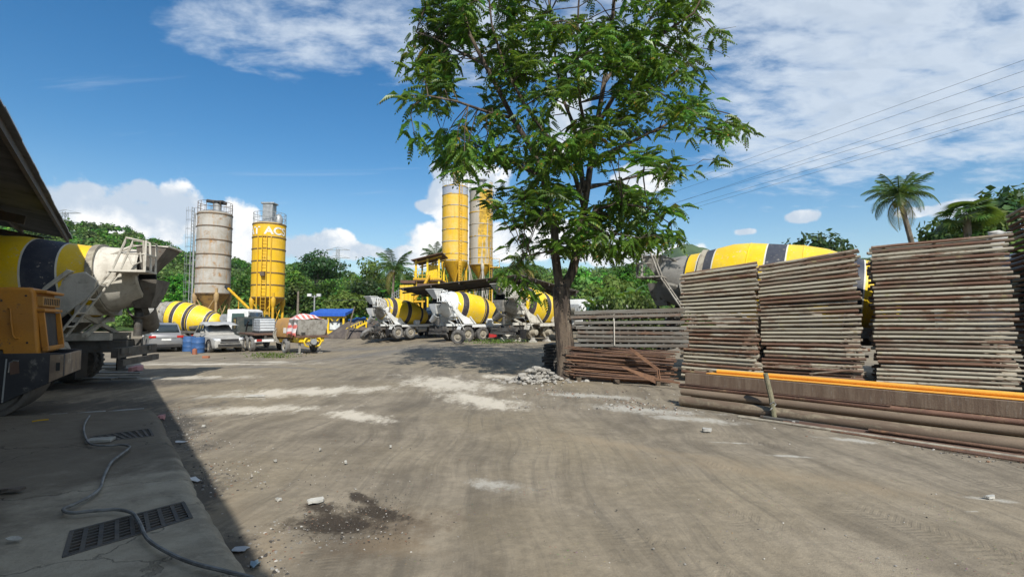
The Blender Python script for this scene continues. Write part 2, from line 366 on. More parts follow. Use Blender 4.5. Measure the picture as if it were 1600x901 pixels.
# ------------------------------------------------------------ ground
def ground_material():
    m = bpy.data.materials.new('yard_dirt'); m.use_nodes = True; t = NT(m.node_tree); b = t.n['Principled BSDF']
    tc = t.new('ShaderNodeTexCoord'); p = tc.outputs['Object']
    warp = t.noise(p, .35, 3, .5)
    pv = t.vmath('ADD', p, t.vmath('SCALE', t.vmath('SUBTRACT', t.new('ShaderNodeTexNoise').outputs['Color'], (.5, .5, .5)), 0.0))
    wn = t.new('ShaderNodeTexNoise'); t.link(p, wn.inputs['Vector']); wn.inputs['Scale'].default_value = .16; wn.inputs['Detail'].default_value = 2
    pw = t.vmath('ADD', p, t.vmath('SCALE', t.vmath('SUBTRACT', wn.outputs['Color'], (.5, .5, .5)), 2.2))
    st = t.mapping(pw, (1.6, .16, 1), rot=(0, 0, R(-52)))
    streak = t.noise(st, 1.4, 10, .70, .35)
    st2 = t.mapping(pw, (5.0, .25, 1), rot=(0, 0, R(-50)))
    streak2 = t.noise(st2, 1.6, 9, .68, .4)
    big = t.noise(p, .22, 4, .55); med = t.noise(p, 1.3, 7, .62, .2); fine = t.noise(p, 9, 6, .7); grit = t.noise(p, 55, 4, .7)
    c = t.mix(t.step(t.math('ADD', t.math('MULTIPLY', streak, .6), t.math('MULTIPLY', med, .4)), .36, .64), (.142, .120, .090), (.288, .246, .184))
    c = t.mix(t.step(big, .42, .66, 0, .65), c, (.285, .235, .155))
    c = t.mix(t.step(streak2, .50, .68, 0, .46), c, (.112, .098, .078))
    c = t.mix(t.step(fine, .35, .7, 0, .35), c, (.085, .073, .058))
    # patches with a place of their own: spilt cement, sand, oil
    edge = t.math('ADD', t.math('MULTIPLY', t.math('SUBTRACT', t.noise(t.mapping(p, (1, .4, 1), rot=(0, 0, R(-52))), 2.0, 11, .76, .3), .5), 3.4), t.math('MULTIPLY', t.math('SUBTRACT', fine, .5), 1.5))
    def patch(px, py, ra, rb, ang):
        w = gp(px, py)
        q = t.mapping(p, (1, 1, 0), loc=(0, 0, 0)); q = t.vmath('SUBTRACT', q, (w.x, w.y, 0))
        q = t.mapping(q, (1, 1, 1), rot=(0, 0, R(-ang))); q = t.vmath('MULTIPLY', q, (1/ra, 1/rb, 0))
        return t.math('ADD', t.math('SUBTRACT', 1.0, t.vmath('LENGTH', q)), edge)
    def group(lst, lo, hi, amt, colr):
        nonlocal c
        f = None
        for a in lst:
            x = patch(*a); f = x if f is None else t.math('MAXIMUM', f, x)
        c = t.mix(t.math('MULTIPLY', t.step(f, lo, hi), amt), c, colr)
    group([(470, 612, 2.6, 1.0, 20), (400, 640, 1.8, .55, 12), (700, 600, 2.6, 1.3, -55), (750, 625, 1.6, .7, -48), (330, 566, 4.5, 1.3, 0), (450, 553, 3.6, 1.4, -20),
           (290, 590, 2.4, .7, 5), (560, 650, 1.0, .4, -40), (250, 556, 3.0, 1.5, 10), (800, 590, 1.6, .5, -40)], .02, .85, .86, (.56, .51, .42))
    group([(1010, 640, 1.6, .42, -28), (920, 618, 1.4, .35, -20), (1090, 655, .9, .3, -30), (1545, 780, .28, .07, -20), (1230, 712, .5, .07, -12), (1140, 690, .5, .05, -12), (1520, 800, .1, .03, 0),
           (760, 755, .45, .2, -30), (1340, 690, .55, .14, -30), (350, 620, .8, .25, 20)], .05, .9, .8, (.42, .40, .35))
    group([(330, 800, .5, .8, 50), (400, 860, .5, .5, 20), (620, 850, .45, .2, -20), (1200, 740, 2.2, .3, -32), (1000, 700, 2.0, .25, -36)], -.1, 1.1, .4, (.31, .24, .155))
    group([(590, 812, .75, .42, 0), (560, 850, .5, .3, 10)], -.1, 1.0, .55, (.125, .088, .055))
    group([(528, 812, .40, .30, 0), (590, 795, .34, .12, -30), (500, 790, .2, .14, 0), (560, 775, .25, .08, -40)], -.25, .55, .9, (.036, .028, .021))
    group([(600, 548, 4.5, 2.2, 60), (560, 535, 4.0, 2.0, 20), (440, 574, 2.6, .35, -20), (700, 545, 5, 2.0, 0)], -.1, .6, .5, (.13, .128, .125))
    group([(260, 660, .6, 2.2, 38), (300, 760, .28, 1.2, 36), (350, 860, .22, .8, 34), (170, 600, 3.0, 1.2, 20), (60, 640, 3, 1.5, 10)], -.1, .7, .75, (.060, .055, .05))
    # wheel tracks with tread marks pressed into the dirt
    trk = None
    for x0, y0, x1, y1, wd in ((1180, 752, 1640, 905, .17), (560, 640, 1150, 905, .20), (905, 640, 1640, 770, .18), (690, 640, 1400, 905, .2), (330, 620, 560, 905, .2)):
        a = gp(x0, y0); e = gp(x1, y1); d = (e-a); L = d.length; d.normalize()
        q = t.vmath('SUBTRACT', p, tuple(a)); q = t.vmath('ADD', q, t.vmath('SCALE', t.vmath('SUBTRACT', tc.outputs['Object'], tc.outputs['Object']), 0.0))
        s_ = t.vmath('DOT_PRODUCT', q, tuple(d)); w_ = t.math('ADD', t.vmath('DOT_PRODUCT', q, (-d.y, d.x, 0)), t.math('MULTIPLY', t.math('SUBTRACT', warp, .5), 1.1))
        aw = t.math('ABSOLUTE', w_)
        tread = t.math('SINE', t.math('ADD', t.math('MULTIPLY', s_, 104.0), t.math('MULTIPLY', aw, 55.0)))
        mk = t.math('MULTIPLY', t.step(aw, wd, wd*.7), t.math('MULTIPLY', t.step(tread, -.3, .5), t.step(t.noise(p, 1.1, 5, .65), .47, .62)))
        trk = mk if trk is None else t.math('MAXIMUM', trk, mk)
    c = t.mix(t.math('MULTIPLY', trk, .09), c, (.085, .075, .062))
    vor = t.new('ShaderNodeTexVoronoi'); vor.inputs['Scale'].default_value = 26; t.link(p, vor.inputs['Vector'])
    peb = t.step(vor.outputs['Distance'], .22, .10); pm = t.math('MULTIPLY', peb, t.step(t.noise(p, 1.6, 4, .6), .50, .66))
    c = t.mix(t.math('MULTIPLY', pm, .6), c, vor.outputs['Color'], 'SOFT_LIGHT')
    c = t.mix(t.math('MULTIPLY', t.step(grit, .55, .8), .35), c, (.34, .31, .26))
    t.link(c, b.inputs['Base Color']); b.inputs['Roughness'].default_value = .92; b.inputs['Specular IOR Level'].default_value = .2
    bn = t.new('ShaderNodeBump'); bn.inputs['Strength'].default_value = .55; bn.inputs['Distance'].default_value = .035
    h = t.math('ADD', t.math('ADD', t.math('MULTIPLY', fine, .55), t.math('MULTIPLY', grit, .30)), t.math('SUBTRACT', t.math('ADD', t.math('MULTIPLY', streak2, .5), t.math('MULTIPLY', pm, .25)), t.math('MULTIPLY', trk, .12)))
    t.link(h, bn.inputs['Height']); t.link(bn.outputs[0], b.inputs['Normal'])
    return m
def sstep(x): x = np.clip(x, 0, 1); return x*x*(3-2*x)
def dip(x, y):
    """the yard falls away a little on the far left"""
    return -.45*sstep((-x-4.5)/6)*sstep((y-17)/9)*sstep((47-y)/6)
def gd(px, Y):
    p = at(px, 500, Y); return Vector((p.x, Y, float(dip(p.x, Y))))
def axis(lo, hi, step, far, g=1.22):
    a = list(np.arange(lo, hi, step)); s = step; x = hi
    while x < far: a.append(x); s *= g; x += s
    s = step; x = lo-step; b = []
    while x > -far: b.append(x); s *= g; x -= s
    return np.array(b[::-1]+a)
def ground():
    xs = axis(-12, 12, .13, 3000); ys = axis(1.5, 20, .13, 3500)
    X, Y = np.meshgrid(xs, ys)
    Z = (fbm(X*.9, Y*.9, 4, 3)-.47)*.05+(fbm(X*4, Y*4, 3, 9)-.44)*.018
    # ruts along the way trucks turn
    a = R(-42); u = X*math.cos(a)+Y*math.sin(a); w = -X*math.sin(a)+Y*math.cos(a)
    Z += (fbm(u*.25, w*3.2, 3, 21)-.44)*.03
    Z *= np.clip(1.3-np.hypot(X, Y-8)/40, 0, 1)
    Z += dip(X, Y)
    # hollow of the oily puddle stain
    for (q, y_, r, dpt) in ((530, 812, .3, .03), (590, 795, .3, .02)):
        g = gp(q, y_); Z -= dpt*np.exp(-((X-g.x)**2+(Y-g.y)**2)/r**2)
    V = np.stack([X, Y, Z], -1).reshape(-1, 3); nx = len(xs); ny = len(ys)
    i = np.arange(ny-1)[:, None]*nx+np.arange(nx-1)[None]; i = i.ravel()
    F = np.stack([i, i+1, i+nx+1, i+nx], -1)
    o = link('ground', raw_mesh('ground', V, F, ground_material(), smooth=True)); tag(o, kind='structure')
ground()

# ------------------------------------------------------------ hills
m_hill = M('hill_scrub', (.035, .075, .016), (.06, .105, .02), .95, scale=.08, bump=.6, bscale=.8)
RIDGE = [(-3000, 410), (-900, 365), (-400, 344), (-100, 342), (0, 345), (95, 354), (140, 359), (200, 369), (245, 383), (290, 403), (350, 413), (450, 426), (560, 440), (640, 440), (700, 432), (780, 426), (900, 432),
         (1000, 428), (1130, 424), (1300, 420), (1500, 410), (1700, 400), (2200, 415), (6000, 440)]
FOOT = 84.0; TOP = 215.0
def ridge_h(az, tab, D):
    a = np.clip(az, R(-80), R(80)); px = 800+F_PX*np.tan(a)
    py = np.interp(px, [q[0] for q in tab], [q[1] for q in tab])
    x = (px-800)/F_PX; u = (450.5-py)/F_PX; c, s = math.cos(PITCH), math.sin(PITCH)
    return CAM_H+(s+u*c)/np.hypot(x, c-u*s)*D
def hill_z(az, r):
    H = ridge_h(az, RIDGE, TOP)*(1+.10*(fbm(az*9, r*0+3, 3, 5)-.5))
    f = np.clip((r-FOOT)/(TOP-FOOT), 0, 1); f = f*f*(3-2*f)*.35+f*.65
    back = np.clip((r-TOP)/260, 0, 1)
    n = (fbm(az*22+3, r/26, 4, 8)-.47)*7*np.clip((r-FOOT)/30, 0, 1)*np.clip((TOP+20-r)/70, 0.15, 1)
    return H*f*(1-.8*back)+n-.3
def hills():
    az = np.radians(np.arange(-118, 118.1, .6)); rr = np.concatenate([np.arange(80, 240, 4), np.arange(240, 520, 30)])
    A, RR = np.meshgrid(az, rr); Z = hill_z(A, RR)
    V = np.stack([np.sin(A)*RR, np.cos(A)*RR, Z], -1).reshape(-1, 3); nx = len(az)
    i = (np.arange(len(rr)-1)[:, None]*nx+np.arange(nx-1)[None]).ravel()
    F = np.stack([i, i+1, i+nx+1, i+nx], -1)
    tag(link('hills', raw_mesh('hills', V, F, m_hill, smooth=True)), kind='structure')
    tab = [(-3000, 430), (600, 440), (880, 432), (960, 416), (1010, 404), (1040, 391), (1062, 381), (1082, 378), (1100, 384), (1120, 392), (1160, 398), (1250, 408), (1400, 395), (1600, 390), (1900, 405), (4000, 430)]
    az = np.radians(np.arange(-75, 75.1, .35)); rr = np.arange(430, 1000, 22)
    A, RR = np.meshgrid(az, rr); H = ridge_h(A, tab, 680)
    f = np.where(RR < 680, (RR-430)/250, 1-(RR-680)/400); Z = H*np.clip(f, 0, 1)+(fbm(A*60, RR/40, 4, 2)-.47)*9*np.clip((RR-430)/100, 0, 1)-1
    V = np.stack([np.sin(A)*RR, np.cos(A)*RR, Z], -1).reshape(-1, 3); nx = len(az)
    i = (np.arange(len(rr)-1)[:, None]*nx+np.arange(nx-1)[None]).ravel()
    F = np.stack([i, i+1, i+nx+1, i+nx], -1)
    m = M('far_hill_wood', (.03, .06, .018), (.055, .095, .025), .95, scale=.03, bump=.8, bscale=.12)
    tag(link('hills', raw_mesh('hills', V, F, m, smooth=True)), kind='structure')
hills()

# ------------------------------------------------------------ foliage
m_leaf_wood = MLEAF('woodland_leaves', [(0, (.022, .060, .010)), (.35, (.045, .112, .015)), (.7, (.078, .155, .020)), (1, (.13, .20, .035))], .22, .6, .2, True)
m_leaf_pale = MLEAF('pale_leaves', [(0, (.06, .11, .02)), (.5, (.10, .16, .03)), (1, (.16, .20, .05))], .3, .6, .2)
m_leaf_dark = MLEAF('dark_leaves', [(0, (.012, .036, .010)), (.5, (.022, .060, .014)), (1, (.045, .09, .02))], .2, .5, .3)
m_leaf_tree = MLEAF('street_tree_leaves', [(0, (.026, .082, .010)), (.4, (.054, .146, .014)), (.75, (.095, .200, .022)), (.96, (.17, .26, .034)), (.985, (.28, .20, .03)), (1, (.36, .16, .03))], .36, .40, .40)
m_leaf_palm = MLEAF('palm_leaves', [(0, (.025, .065, .012)), (.5, (.05, .105, .02)), (1, (.10, .14, .03))], .25, .4, .4)
m_leaf_dry = MLEAF('dry_palm_leaves', [(0, (.16, .14, .04)), (.5, (.20, .19, .05)), (1, (.28, .22, .09))], .25, .6, .2)
m_banana = MLEAF('banana_leaves', [(0, (.04, .11, .015)), (.5, (.07, .17, .02)), (1, (.12, .22, .03))], .4, .4, .4)
m_bark = M('tree_bark', (.125, .094, .067), (.048, .036, .028), .9, scale=9, lo=.44, hi=.56, rust=(.25, .21, .16), rust_lo=.55, rust_hi=.66, rust_scale=6, bump=1.0, bscale=26, stretch=(1, 1, .16))
m_bark_far = M('pale_bark', (.20, .17, .13), (.11, .09, .07), .9, scale=3, bump=.4)
def leaf_quads(P, N, size, g, aspect=.6):
    """folded leaf-clump quads at P facing roughly N"""
    n = len(P); a = np.cross(N, g.normal(size=(n, 3))); a /= np.linalg.norm(a, axis=1)[:, None]+1e-9
    b = np.cross(N, a); b /= np.linalg.norm(b, axis=1)[:, None]+1e-9
    s = (size*(g.uniform(.6, 1.35, n)))[:, None]
    nn = N/(np.linalg.norm(N, axis=1)[:, None]+1e-9)
    V = np.stack([P-a*s*.5, P+b*s*.5*aspect-nn*s*.12, P+a*s*.5, P-b*s*.5*aspect-nn*s*.12], 1).reshape(-1, 3)
    i = np.arange(n)*4
    return V, np.stack([i, i+1, i+2, i+3], -1)
def crown_points(n, lobes, g, shell=.35):
    """lobes: (x,y,z,rx,ry,rz); points in the outer part of each lobe, holes between"""
    vol = np.array([l[3]*l[4]*l[5] for l in lobes])**.67; k = g.choice(len(lobes), n, p=vol/vol.sum())
    L = np.array(lobes)[k]; d = g.normal(size=(n, 3)); d /= np.linalg.norm(d, axis=1)[:, None]
    r = (1-shell*g.random(n)**1.3)[:, None]*(1+.16*g.normal(size=(n, 1)))
    P = L[:, :3]+d*r*L[:, 3:]; N = d+g.normal(size=(n, 3))*.55+np.array([0, 0, .35])
    keep = fbm(P[:, 0]*1.1+P[:, 2]*.7+50, P[:, 1]*1.1+P[:, 2]*.5+50, 3, 4) > .30
    return P[keep], N[keep]
def make_lobes(h, r, g, n=12, flat=.75, base=.38):
    out = []
    for i in range(n):
        a = g.uniform(0, 6.28); q = r*math.sqrt(g.random())*.72; z = g.uniform(base, .88)
        rr = r*g.uniform(.32, .52)*(1.15-.5*abs(z-.6))
        q *= (1.25-abs(z-.55)*1.3)
        out.append((q*math.cos(a), q*math.sin(a), h*z, rr, rr, rr*flat))
    out.append((0, 0, h*.9, r*.4, r*.4, r*.3)); return out
def tree_parts(h, r, seed, n, leaf, flat=.75, base=.38, nl=12, trunk_r=.18):
    g = np.random.default_rng(seed); lobes = make_lobes(h, r, g, nl, flat, base)
    P, N = crown_points(n, lobes, g); V, F = leaf_quads(P, N, leaf, g)
    b = MB(); top = Vector((g.normal()*.2, g.normal()*.2, h*.62))
    b.tube([(0, 0, -.3), (g.normal()*.1, g.normal()*.1, h*.3), top], [trunk_r*1.25, trunk_r, trunk_r*.5], 7)
    for l in lobes[:8]:
        s = top*g.uniform(.45, .9); e = Vector(l[:3]); b.tube([s, (s+e)/2+Vector((0, 0, .15*r*.5)), e], [trunk_r*.45, trunk_r*.3, trunk_r*.1], 5)
    return V, F, b
PROTO = {}
def tree_proto(kind):
    if kind in PROTO: return PROTO[kind]
    spec = {'bushy': (9, 3.6, 1, 3600, .62, m_leaf_wood), 'round': (8, 3.2, 2, 4200, .5, m_leaf_dark, .85, .3), 'pale': (7, 3.0, 3, 2600, .6, m_leaf_pale, .9, .25),
            'flat': (13, 5.2, 4, 3600, .55, m_leaf_dark, .38, .66, 14), 'tall': (12, 3.0, 5, 3200, .6, m_leaf_wood, 1.1, .32), 'airy': (10, 3.2, 6, 1300, .5, m_leaf_pale, .9, .45),
            'shrub': (3, 2.2, 7, 2200, .30, m_leaf_wood, .8, .1)}[kind]
    h, r, sd, n, lf, mt = spec[:6]; V, F, b = tree_parts(h, r, sd, n, lf, *spec[6:])
    PROTO[kind] = (raw_mesh('crown', V, F, mt), b.mesh('trunk', m_bark_far), h); return PROTO[kind]
def place_tree(kind, px, top, Y, label, group=None, w=1.0, name='broadleaf_tree', cat='tree', rot=None, z0=None):
    cm, tm, h = tree_proto(kind); p = at(px, top, Y)
    if z0 is None:
        z0 = max(0.0, float(hill_z(np.array([math.atan2(p.x, Y)]), np.array([math.hypot(p.x, Y)]))[0])) if math.hypot(p.x, Y) > FOOT else 0
    s = (p.z-z0)/h
    o = thing(name, label, cat, (p.x, Y, z0), rot if rot is not None else random.uniform(0, 6.28), group)
    o.scale = (s*w, s*w, s)
    link('crown', cm, o); link('trunk', tm, o); return o
def wood():
    """the woods on the slopes: one mass"""
    g = np.random.default_rng(11); VV = []; FF = []; off = 0
    for n, k, r0, r1, lf in ((1250, 320, FOOT-2, 130, .44), (2500, 130, 118, TOP+14, .72)):
        az = g.uniform(R(-62), R(62), n); rr = r0+(r1-r0)*g.random(n)**.85
        x = np.sin(az)*rr; y = np.cos(az)*rr; z = hill_z(az, rr)
        h = g.uniform(3.2, 7.5, n)*np.where(rr > 150, .60, 1.0)*np.where(az < -.42, .8, 1.0); r = h*g.uniform(.36, .6, n)
        d = g.normal(size=(n, k, 3)); d /= np.linalg.norm(d, axis=2)[:, :, None]; d[:, :, 2] = np.abs(d[:, :, 2])-.25
        ph = g.uniform(0, 6, (n, 1, 1)); lump = 1+.28*np.sin(d[:, :, :1]*5+ph)*np.cos(d[:, :, 1:2]*5+ph)+.14*g.normal(size=(n, k, 1))
        P = np.stack([x, y, z+h*.55], -1)[:, None]+d*lump*np.stack([r, r, h*.5], -1)[:, None]
        N = d+g.normal(size=(n, k, 3))*.5+np.array([0, 0, .3])
        V, F = leaf_quads(P.reshape(-1, 3), N.reshape(-1, 3), lf, g, .75); VV.append(V); FF.append(F+off); off += len(V)
    V = np.concatenate(VV); F = np.concatenate(FF)
    tag(link('hillside_wood', raw_mesh('hillside_wood', V, F, m_leaf_wood)), 'green wood covering the hills behind the yard', 'wood', kind='stuff')
    # scrub closing the view at the foot of the slope
    n = 260; px = g.uniform(-200, 1900, n); Y = g.uniform(66, 92, n)
    X = (px-800)/F_PX*Y; top = g.uniform(2.5, 6.5, n); PP = []; NN = []
    for i in range(n):
        h_ = top[i]; r_ = g.uniform(1.8, 3.2); kk = 420
        dd = g.normal(size=(kk, 3)); dd /= np.linalg.norm(dd, axis=1)[:, None]
        q = g.uniform(.35, 1.05, (kk, 1)); lob = 1+.25*np.sin(dd[:, :1]*4+i)*np.cos(dd[:, 1:2]*5)
        PP.append(np.array([X[i], Y[i], h_*.5])+dd*q*lob*np.array([r_, r_, h_*.55])); NN.append(dd+g.normal(size=(kk, 3))*.6+np.array([0, 0, .3]))
    V, F = leaf_quads(np.concatenate(PP), np.concatenate(NN), .62, g)
    tag(link('undergrowth', raw_mesh('undergrowth', V, F, m_leaf_wood)), 'thick green undergrowth at the foot of the hills', 'undergrowth', kind='stuff')
wood()
# trees that stand out from the woods
TREES = [('flat', 497, 392, 88, 'flat topped dark tree rising above the woods right of the lettered yellow silo', 1.0),
 ('round', 577, 436, 74, 'round dark glossy tree left of the coconut palm by the yellow plant', 1.05),
 ('pale', 540, 455, 66, 'pale yellowish green bushy tree above the blue roofed shelter', 1.1),
 ('bushy', 462, 425, 72, 'bushy tree directly right of the lettered yellow silo', 1.0),
 ('tall', 382, 428, 74, 'tall leafy tree between the grey silo and the lettered yellow silo', .9),
 ('bushy', 338, 440, 78, 'bushy tree low behind the grey silo hopper', 1.1),
 ('tall', 285, 425, 70, 'tall leafy tree left of the grey silo ladder', 1.0),
 ('bushy', 222, 412, 80, 'bushy tree behind the pale hopper of the shaded mixer truck', 1.2),
 ('airy', 568, 398, 78, 'airy bamboo like tree with drooping tips left of the coconut palm', .8),
 ('airy', 590, 404, 82, 'thin airy tree close beside the coconut palm', .7),
 ('tall', 519, 436, 72, 'tall green tree with bare thin stems below the pylon', .8),
 ('bushy', 640, 428, 76, 'bushy tree between the coconut palm and the yellow walkway', 1.0),
 ('pale', 665, 436, 80, 'pale green tree behind the yellow walkway', 1.0),
 ('bushy', 800, 418, 72, 'bushy tree right of the paired silos above the shed ridge', 1.1),
 ('pale', 835, 425, 60, 'pale green tree behind the shed roof left of the street tree trunk', .9),
 ('bushy', 905, 418, 66, 'bushy tree directly right of the street tree fork', 1.0),
 ('pale', 955, 432, 52, 'pale leafy tree over the banana plants', 1.0),
 ('tall', 985, 408, 60, 'tall tree left of the ladder of the mixer behind the frames', .9),
 ('round', 1269, 366, 52, 'small round tree peeping over the striped drum on the right', .9),
 ('bushy', 1462, 346, 34, 'low bushy tree top between the leaning palm and the fan leaved tree', .8),
 ('bushy', 1545, 330, 27, 'leafy green tree beside the fan leaved palm left of the right edge stack', .75),
 ('round', 1592, 292, 30, 'dark tree top above the frame stack at the right edge', .8)]
for a in TREES: place_tree(a[0], a[1], a[2], a[3], a[4], 'trees standing out of the woods', w=a[5])

# ---- palms
def frond_mesh(L, seed, mat, droop=1.0, n=26):
    g = random.Random(seed); b = MB(); pts = []
    for i in range(13):
        s = i/12; pts.append(Vector((L*s*(1-.25*s*s*droop), 0, L*(.42*s-.75*droop*s*s))))
    b.tube(pts, [.05*(1-.8*i/12) for i in range(13)], 4, mi=0)
    for i in range(n):
        s = .12+.88*i/n; k = min(int(s*12), 11); q = pts[k].lerp(pts[k+1], s*12-k); dr = (pts[k+1]-pts[k]).normalized()
        ll = L*.30*(math.sin(math.pi*min(1, s*.9+.12))**.6)
        for sd in (-1, 1):
            side = Vector((0, sd, 0)); tip = q+(dr*.55+side*.75+Vector((0, 0, -.45-.35*g.random()))).normalized()*ll*g.uniform(.8, 1.1)
            mid = (q+tip)/2+Vector((0, 0, .06*ll)); w = dr*(.030*L/3)
            b.add([q-w, mid-w*1.1, tip, mid+w*1.1, q+w], [(0, 1, 2, 3, 4)], 0)
    return b.mesh('frond', mat, smooth=0)
def palm(name, label, base, top, L, seed, n=20, dry=3, cat='palm', group=None):
    g = random.Random(seed); o = thing(name, label, cat, base, 0, group); d = top-Vector(base)
    pts = [Vector((d.x*s**1.4, d.y*s**1.4, d.z*s)) for s in (i/8 for i in range(9))]
    b = MB(); b.tube(pts, [.19-.07*i/8 for i in range(9)], 8)
    for i in range(18):
        s = i/18; k = int(s*8); q = pts[k].lerp(pts[k+1], s*8-k); b.tube([q, q+Vector((0, 0, .05))], .205-.07*s, 8)
    b.build('trunk', m_bark_far, o)
    ms = [frond_mesh(L, seed+i, m_leaf_palm, dr) for i, dr in enumerate((.55, .85, 1.15))]; md = frond_mesh(L*.95, seed+9, m_leaf_dry, 1.5)
    for i in range(n):
        a = i*2.399+g.uniform(-.2, .2); lev = i/n
        f = link('frond', ms[min(2, int(lev*3))], o, d); f.rotation_euler = (0, R(-52+62*lev+g.uniform(-8, 8)), a); f.scale = [g.uniform(.85, 1.08)]*3
    for i in range(dry):
        f = link('frond', md, o, d, label='dry yellow brown hanging frond'); f.rotation_euler = (0, R(25+g.uniform(-5, 15)), i*2.1+g.uniform(-.3, .3))
    b = MB()
    for i in range(7): b.lathe([(0, -.16), (.12, -.08), (.14, 0), (.1, .1), (0, .16)], d+Vector((.22*math.cos(i*.9), .22*math.sin(i*.9), -.28-.06*(i % 3))), (0, 0, 1), 7)
    b.build('coconuts', m_leaf_dry, o); return o
p = at(616, 422, 60); palm('coconut_palm', 'coconut palm with a hanging dry frond left of the yellow batching plant', (p.x-.3, 60, 0), p, 3.5, 5, 20, 4)
p = at(681, 402, 76); palm('coconut_palm', 'coconut palm half hidden behind the left of the paired silos', (p.x+.4, 76, 0), p, 3.3, 8, 18, 2)
p = at(1405, 309, 29); palm('coconut_palm', 'leaning coconut palm against the sky above the tall frame stacks', (p.x+1.9, 29.5, 0), p, 2.2, 3, 24, 3)
p = at(818, 420, 58); palm('coconut_palm', 'palm with drooping yellowish fronds behind the shed roof by the street tree', (p.x, 58, 0), p, 3.0, 12, 16, 4)
def fan_palm(label, px, py, Y, seed):
    g = random.Random(seed); c = at(px, py, Y); o = thing('fan_palm', label, 'palm', (c.x, Y, 0)); b = MB(); b.tube([(0, 0, -.2), (.1, 0, c.z*.5), (0, 0, c.z)], [.22, .18, .16], 8); b.build('trunk', m_bark_far, o)
    b = MB(); n = 22
    for i in range(n):
        a = R(-120+240*i/(n-1)); d = Vector((math.cos(a), math.sin(a), -.12)).normalized(); w = Vector((-d.y, d.x, 0))*.055
        b.add([Vector((0, 0, 0)), d*.55+w, d*.98+Vector((0, 0, -.14)), d*.55-w], [(0, 1, 2, 3)])
    b.tube([(-.9, 0, .1), (0, 0, 0)], .025, 4); me = b.mesh('fan_leaf', m_leaf_palm, 0)
    for i in range(26):
        a = i*2.399; e = R(g.uniform(-35, 60)); dv = Vector((math.cos(a)*math.cos(e), math.sin(a)*math.cos(e), math.sin(e)*.8))
        f = link('fan_leaf', me, o, Vector((0, 0, c.z))+dv*.9); f.rotation_euler = (g.uniform(-.5, .5), -e*.6+.3, a); f.scale = [g.uniform(.65, .95)]*3
fan_palm('fan leaved palm among the trees above the widest frame stack', 1510, 338, 26, 4)
# ---- banana plants beyond the grey frames
def banana(label, px, py, Y, seed):
    g = random.Random(seed); t = at(px, py, Y); o = thing('banana_plant', label, 'plant', (t.x, Y, 0), g.uniform(0, 6), 'banana plants behind the grey frames'); h = t.z*.62
    b = MB(); b.tube([(0, 0, -.1), (0, 0, h)], [.14, .07], 7); b.build('stem', m_leaf_pale, o)
    for i in range(9):
        L = g.uniform(1.5, 2.2)*t.z/4.2; b = MB(); n = 9; rows = []
        for j in range(n):
            s = j/(n-1); w = .30*math.sin(math.pi*(s*.93+.05))**.6*L/2; x = L*s*(1-.22*s); z = L*(.75*s-.75*s*s)
            rows.append([(x, -w, z-.25*w), (x, 0, z), (x, w, z-.25*w)])
        b.loft(rows, cap=False, closed=False)
        f = b.build('leaf', m_banana, o, loc=(0, 0, h*.92)); f.rotation_euler = (g.uniform(-.2, .2), R(-g.uniform(0, 50)), i*2.4)
for i, (px, py, Y, lb) in enumerate([(935, 446, 27, 'banana plant nearest to the street tree trunk'), (948, 428, 30, 'tall banana plant second from the street tree trunk'), (968, 436, 26, 'broad leaved banana plant above the white strip of roofing'),
        (985, 426, 29, 'banana plant reaching up beside the mixer ladder'), (1002, 446, 24, 'low banana plant under the mixer ladder platform'), (1018, 452, 25, 'small banana plant closest to the grey drum tail')]):
    banana(lb, px, py, Y, i+30)
for i, (px, py, Y, lb) in enumerate([(945, 462, 23, 'leafy shrub behind the left end of the grey frames'), (965, 458, 24, 'leafy shrub under the banana plants'), (995, 460, 22, 'leafy shrub at the foot of the mixer ladder'), (1012, 466, 23, 'shrub right beside the left frame stack')]):
    place_tree('shrub', px, py, Y, lb, 'shrubs behind the grey frames', .55, 'shrub', 'shrub')
# ------------------------------------------------------------ corrugated open shed whose eave is over us on the left
U_DIR = Vector((-.613, .790, 0)).normalized(); U_N = Vector((.790, .613, 0)).normalized()   # along the eave / out to the yard
m_sheet_u = M('corrugated_roofing', (.21, .215, .22), (.15, .155, .16), .55, metal=.3, scale=1.0, rust=(.11, .085, .07), rust_lo=.62, rust_hi=.76, bump=.1)
m_steel_d = M('dark_roof_steel', (.055, .052, .05), (.085, .07, .06), .7, scale=2, rust=(.11, .06, .035), rust_lo=.55, rust_hi=.7)
def corrugated(b, o, e1, e2, w, L, amp=.018, pitch=.076, thick=.004, ends=0.0):
    """sheet at o, waves across e1 (width w), running L along e2"""
    n = int(w/pitch*4); nrm = e1.cross(e2).normalized(); rows = []
    for s in (0, L):
        top = [o+e1*(w*i/n)+e2*s+nrm*(amp*math.sin(math.pi/2*i)) for i in range(n+1)]
        rows.append(top)
    k = n+1; vs = rows[0]+rows[1]+[p-nrm*thick for p in rows[0]]+[p-nrm*thick for p in rows[1]]
    fs = [(i, i+1, k+i+1, k+i) for i in range(n)]+[(2*k+i+1, 2*k+i, 3*k+i, 3*k+i+1) for i in range(n)]
    fs += [(i+1, i, 2*k+i, 2*k+i+1) for i in range(n)]+[(k+i, k+i+1, 3*k+i+1, 3*k+i) for i in range(n)]
    b.add(vs, fs)
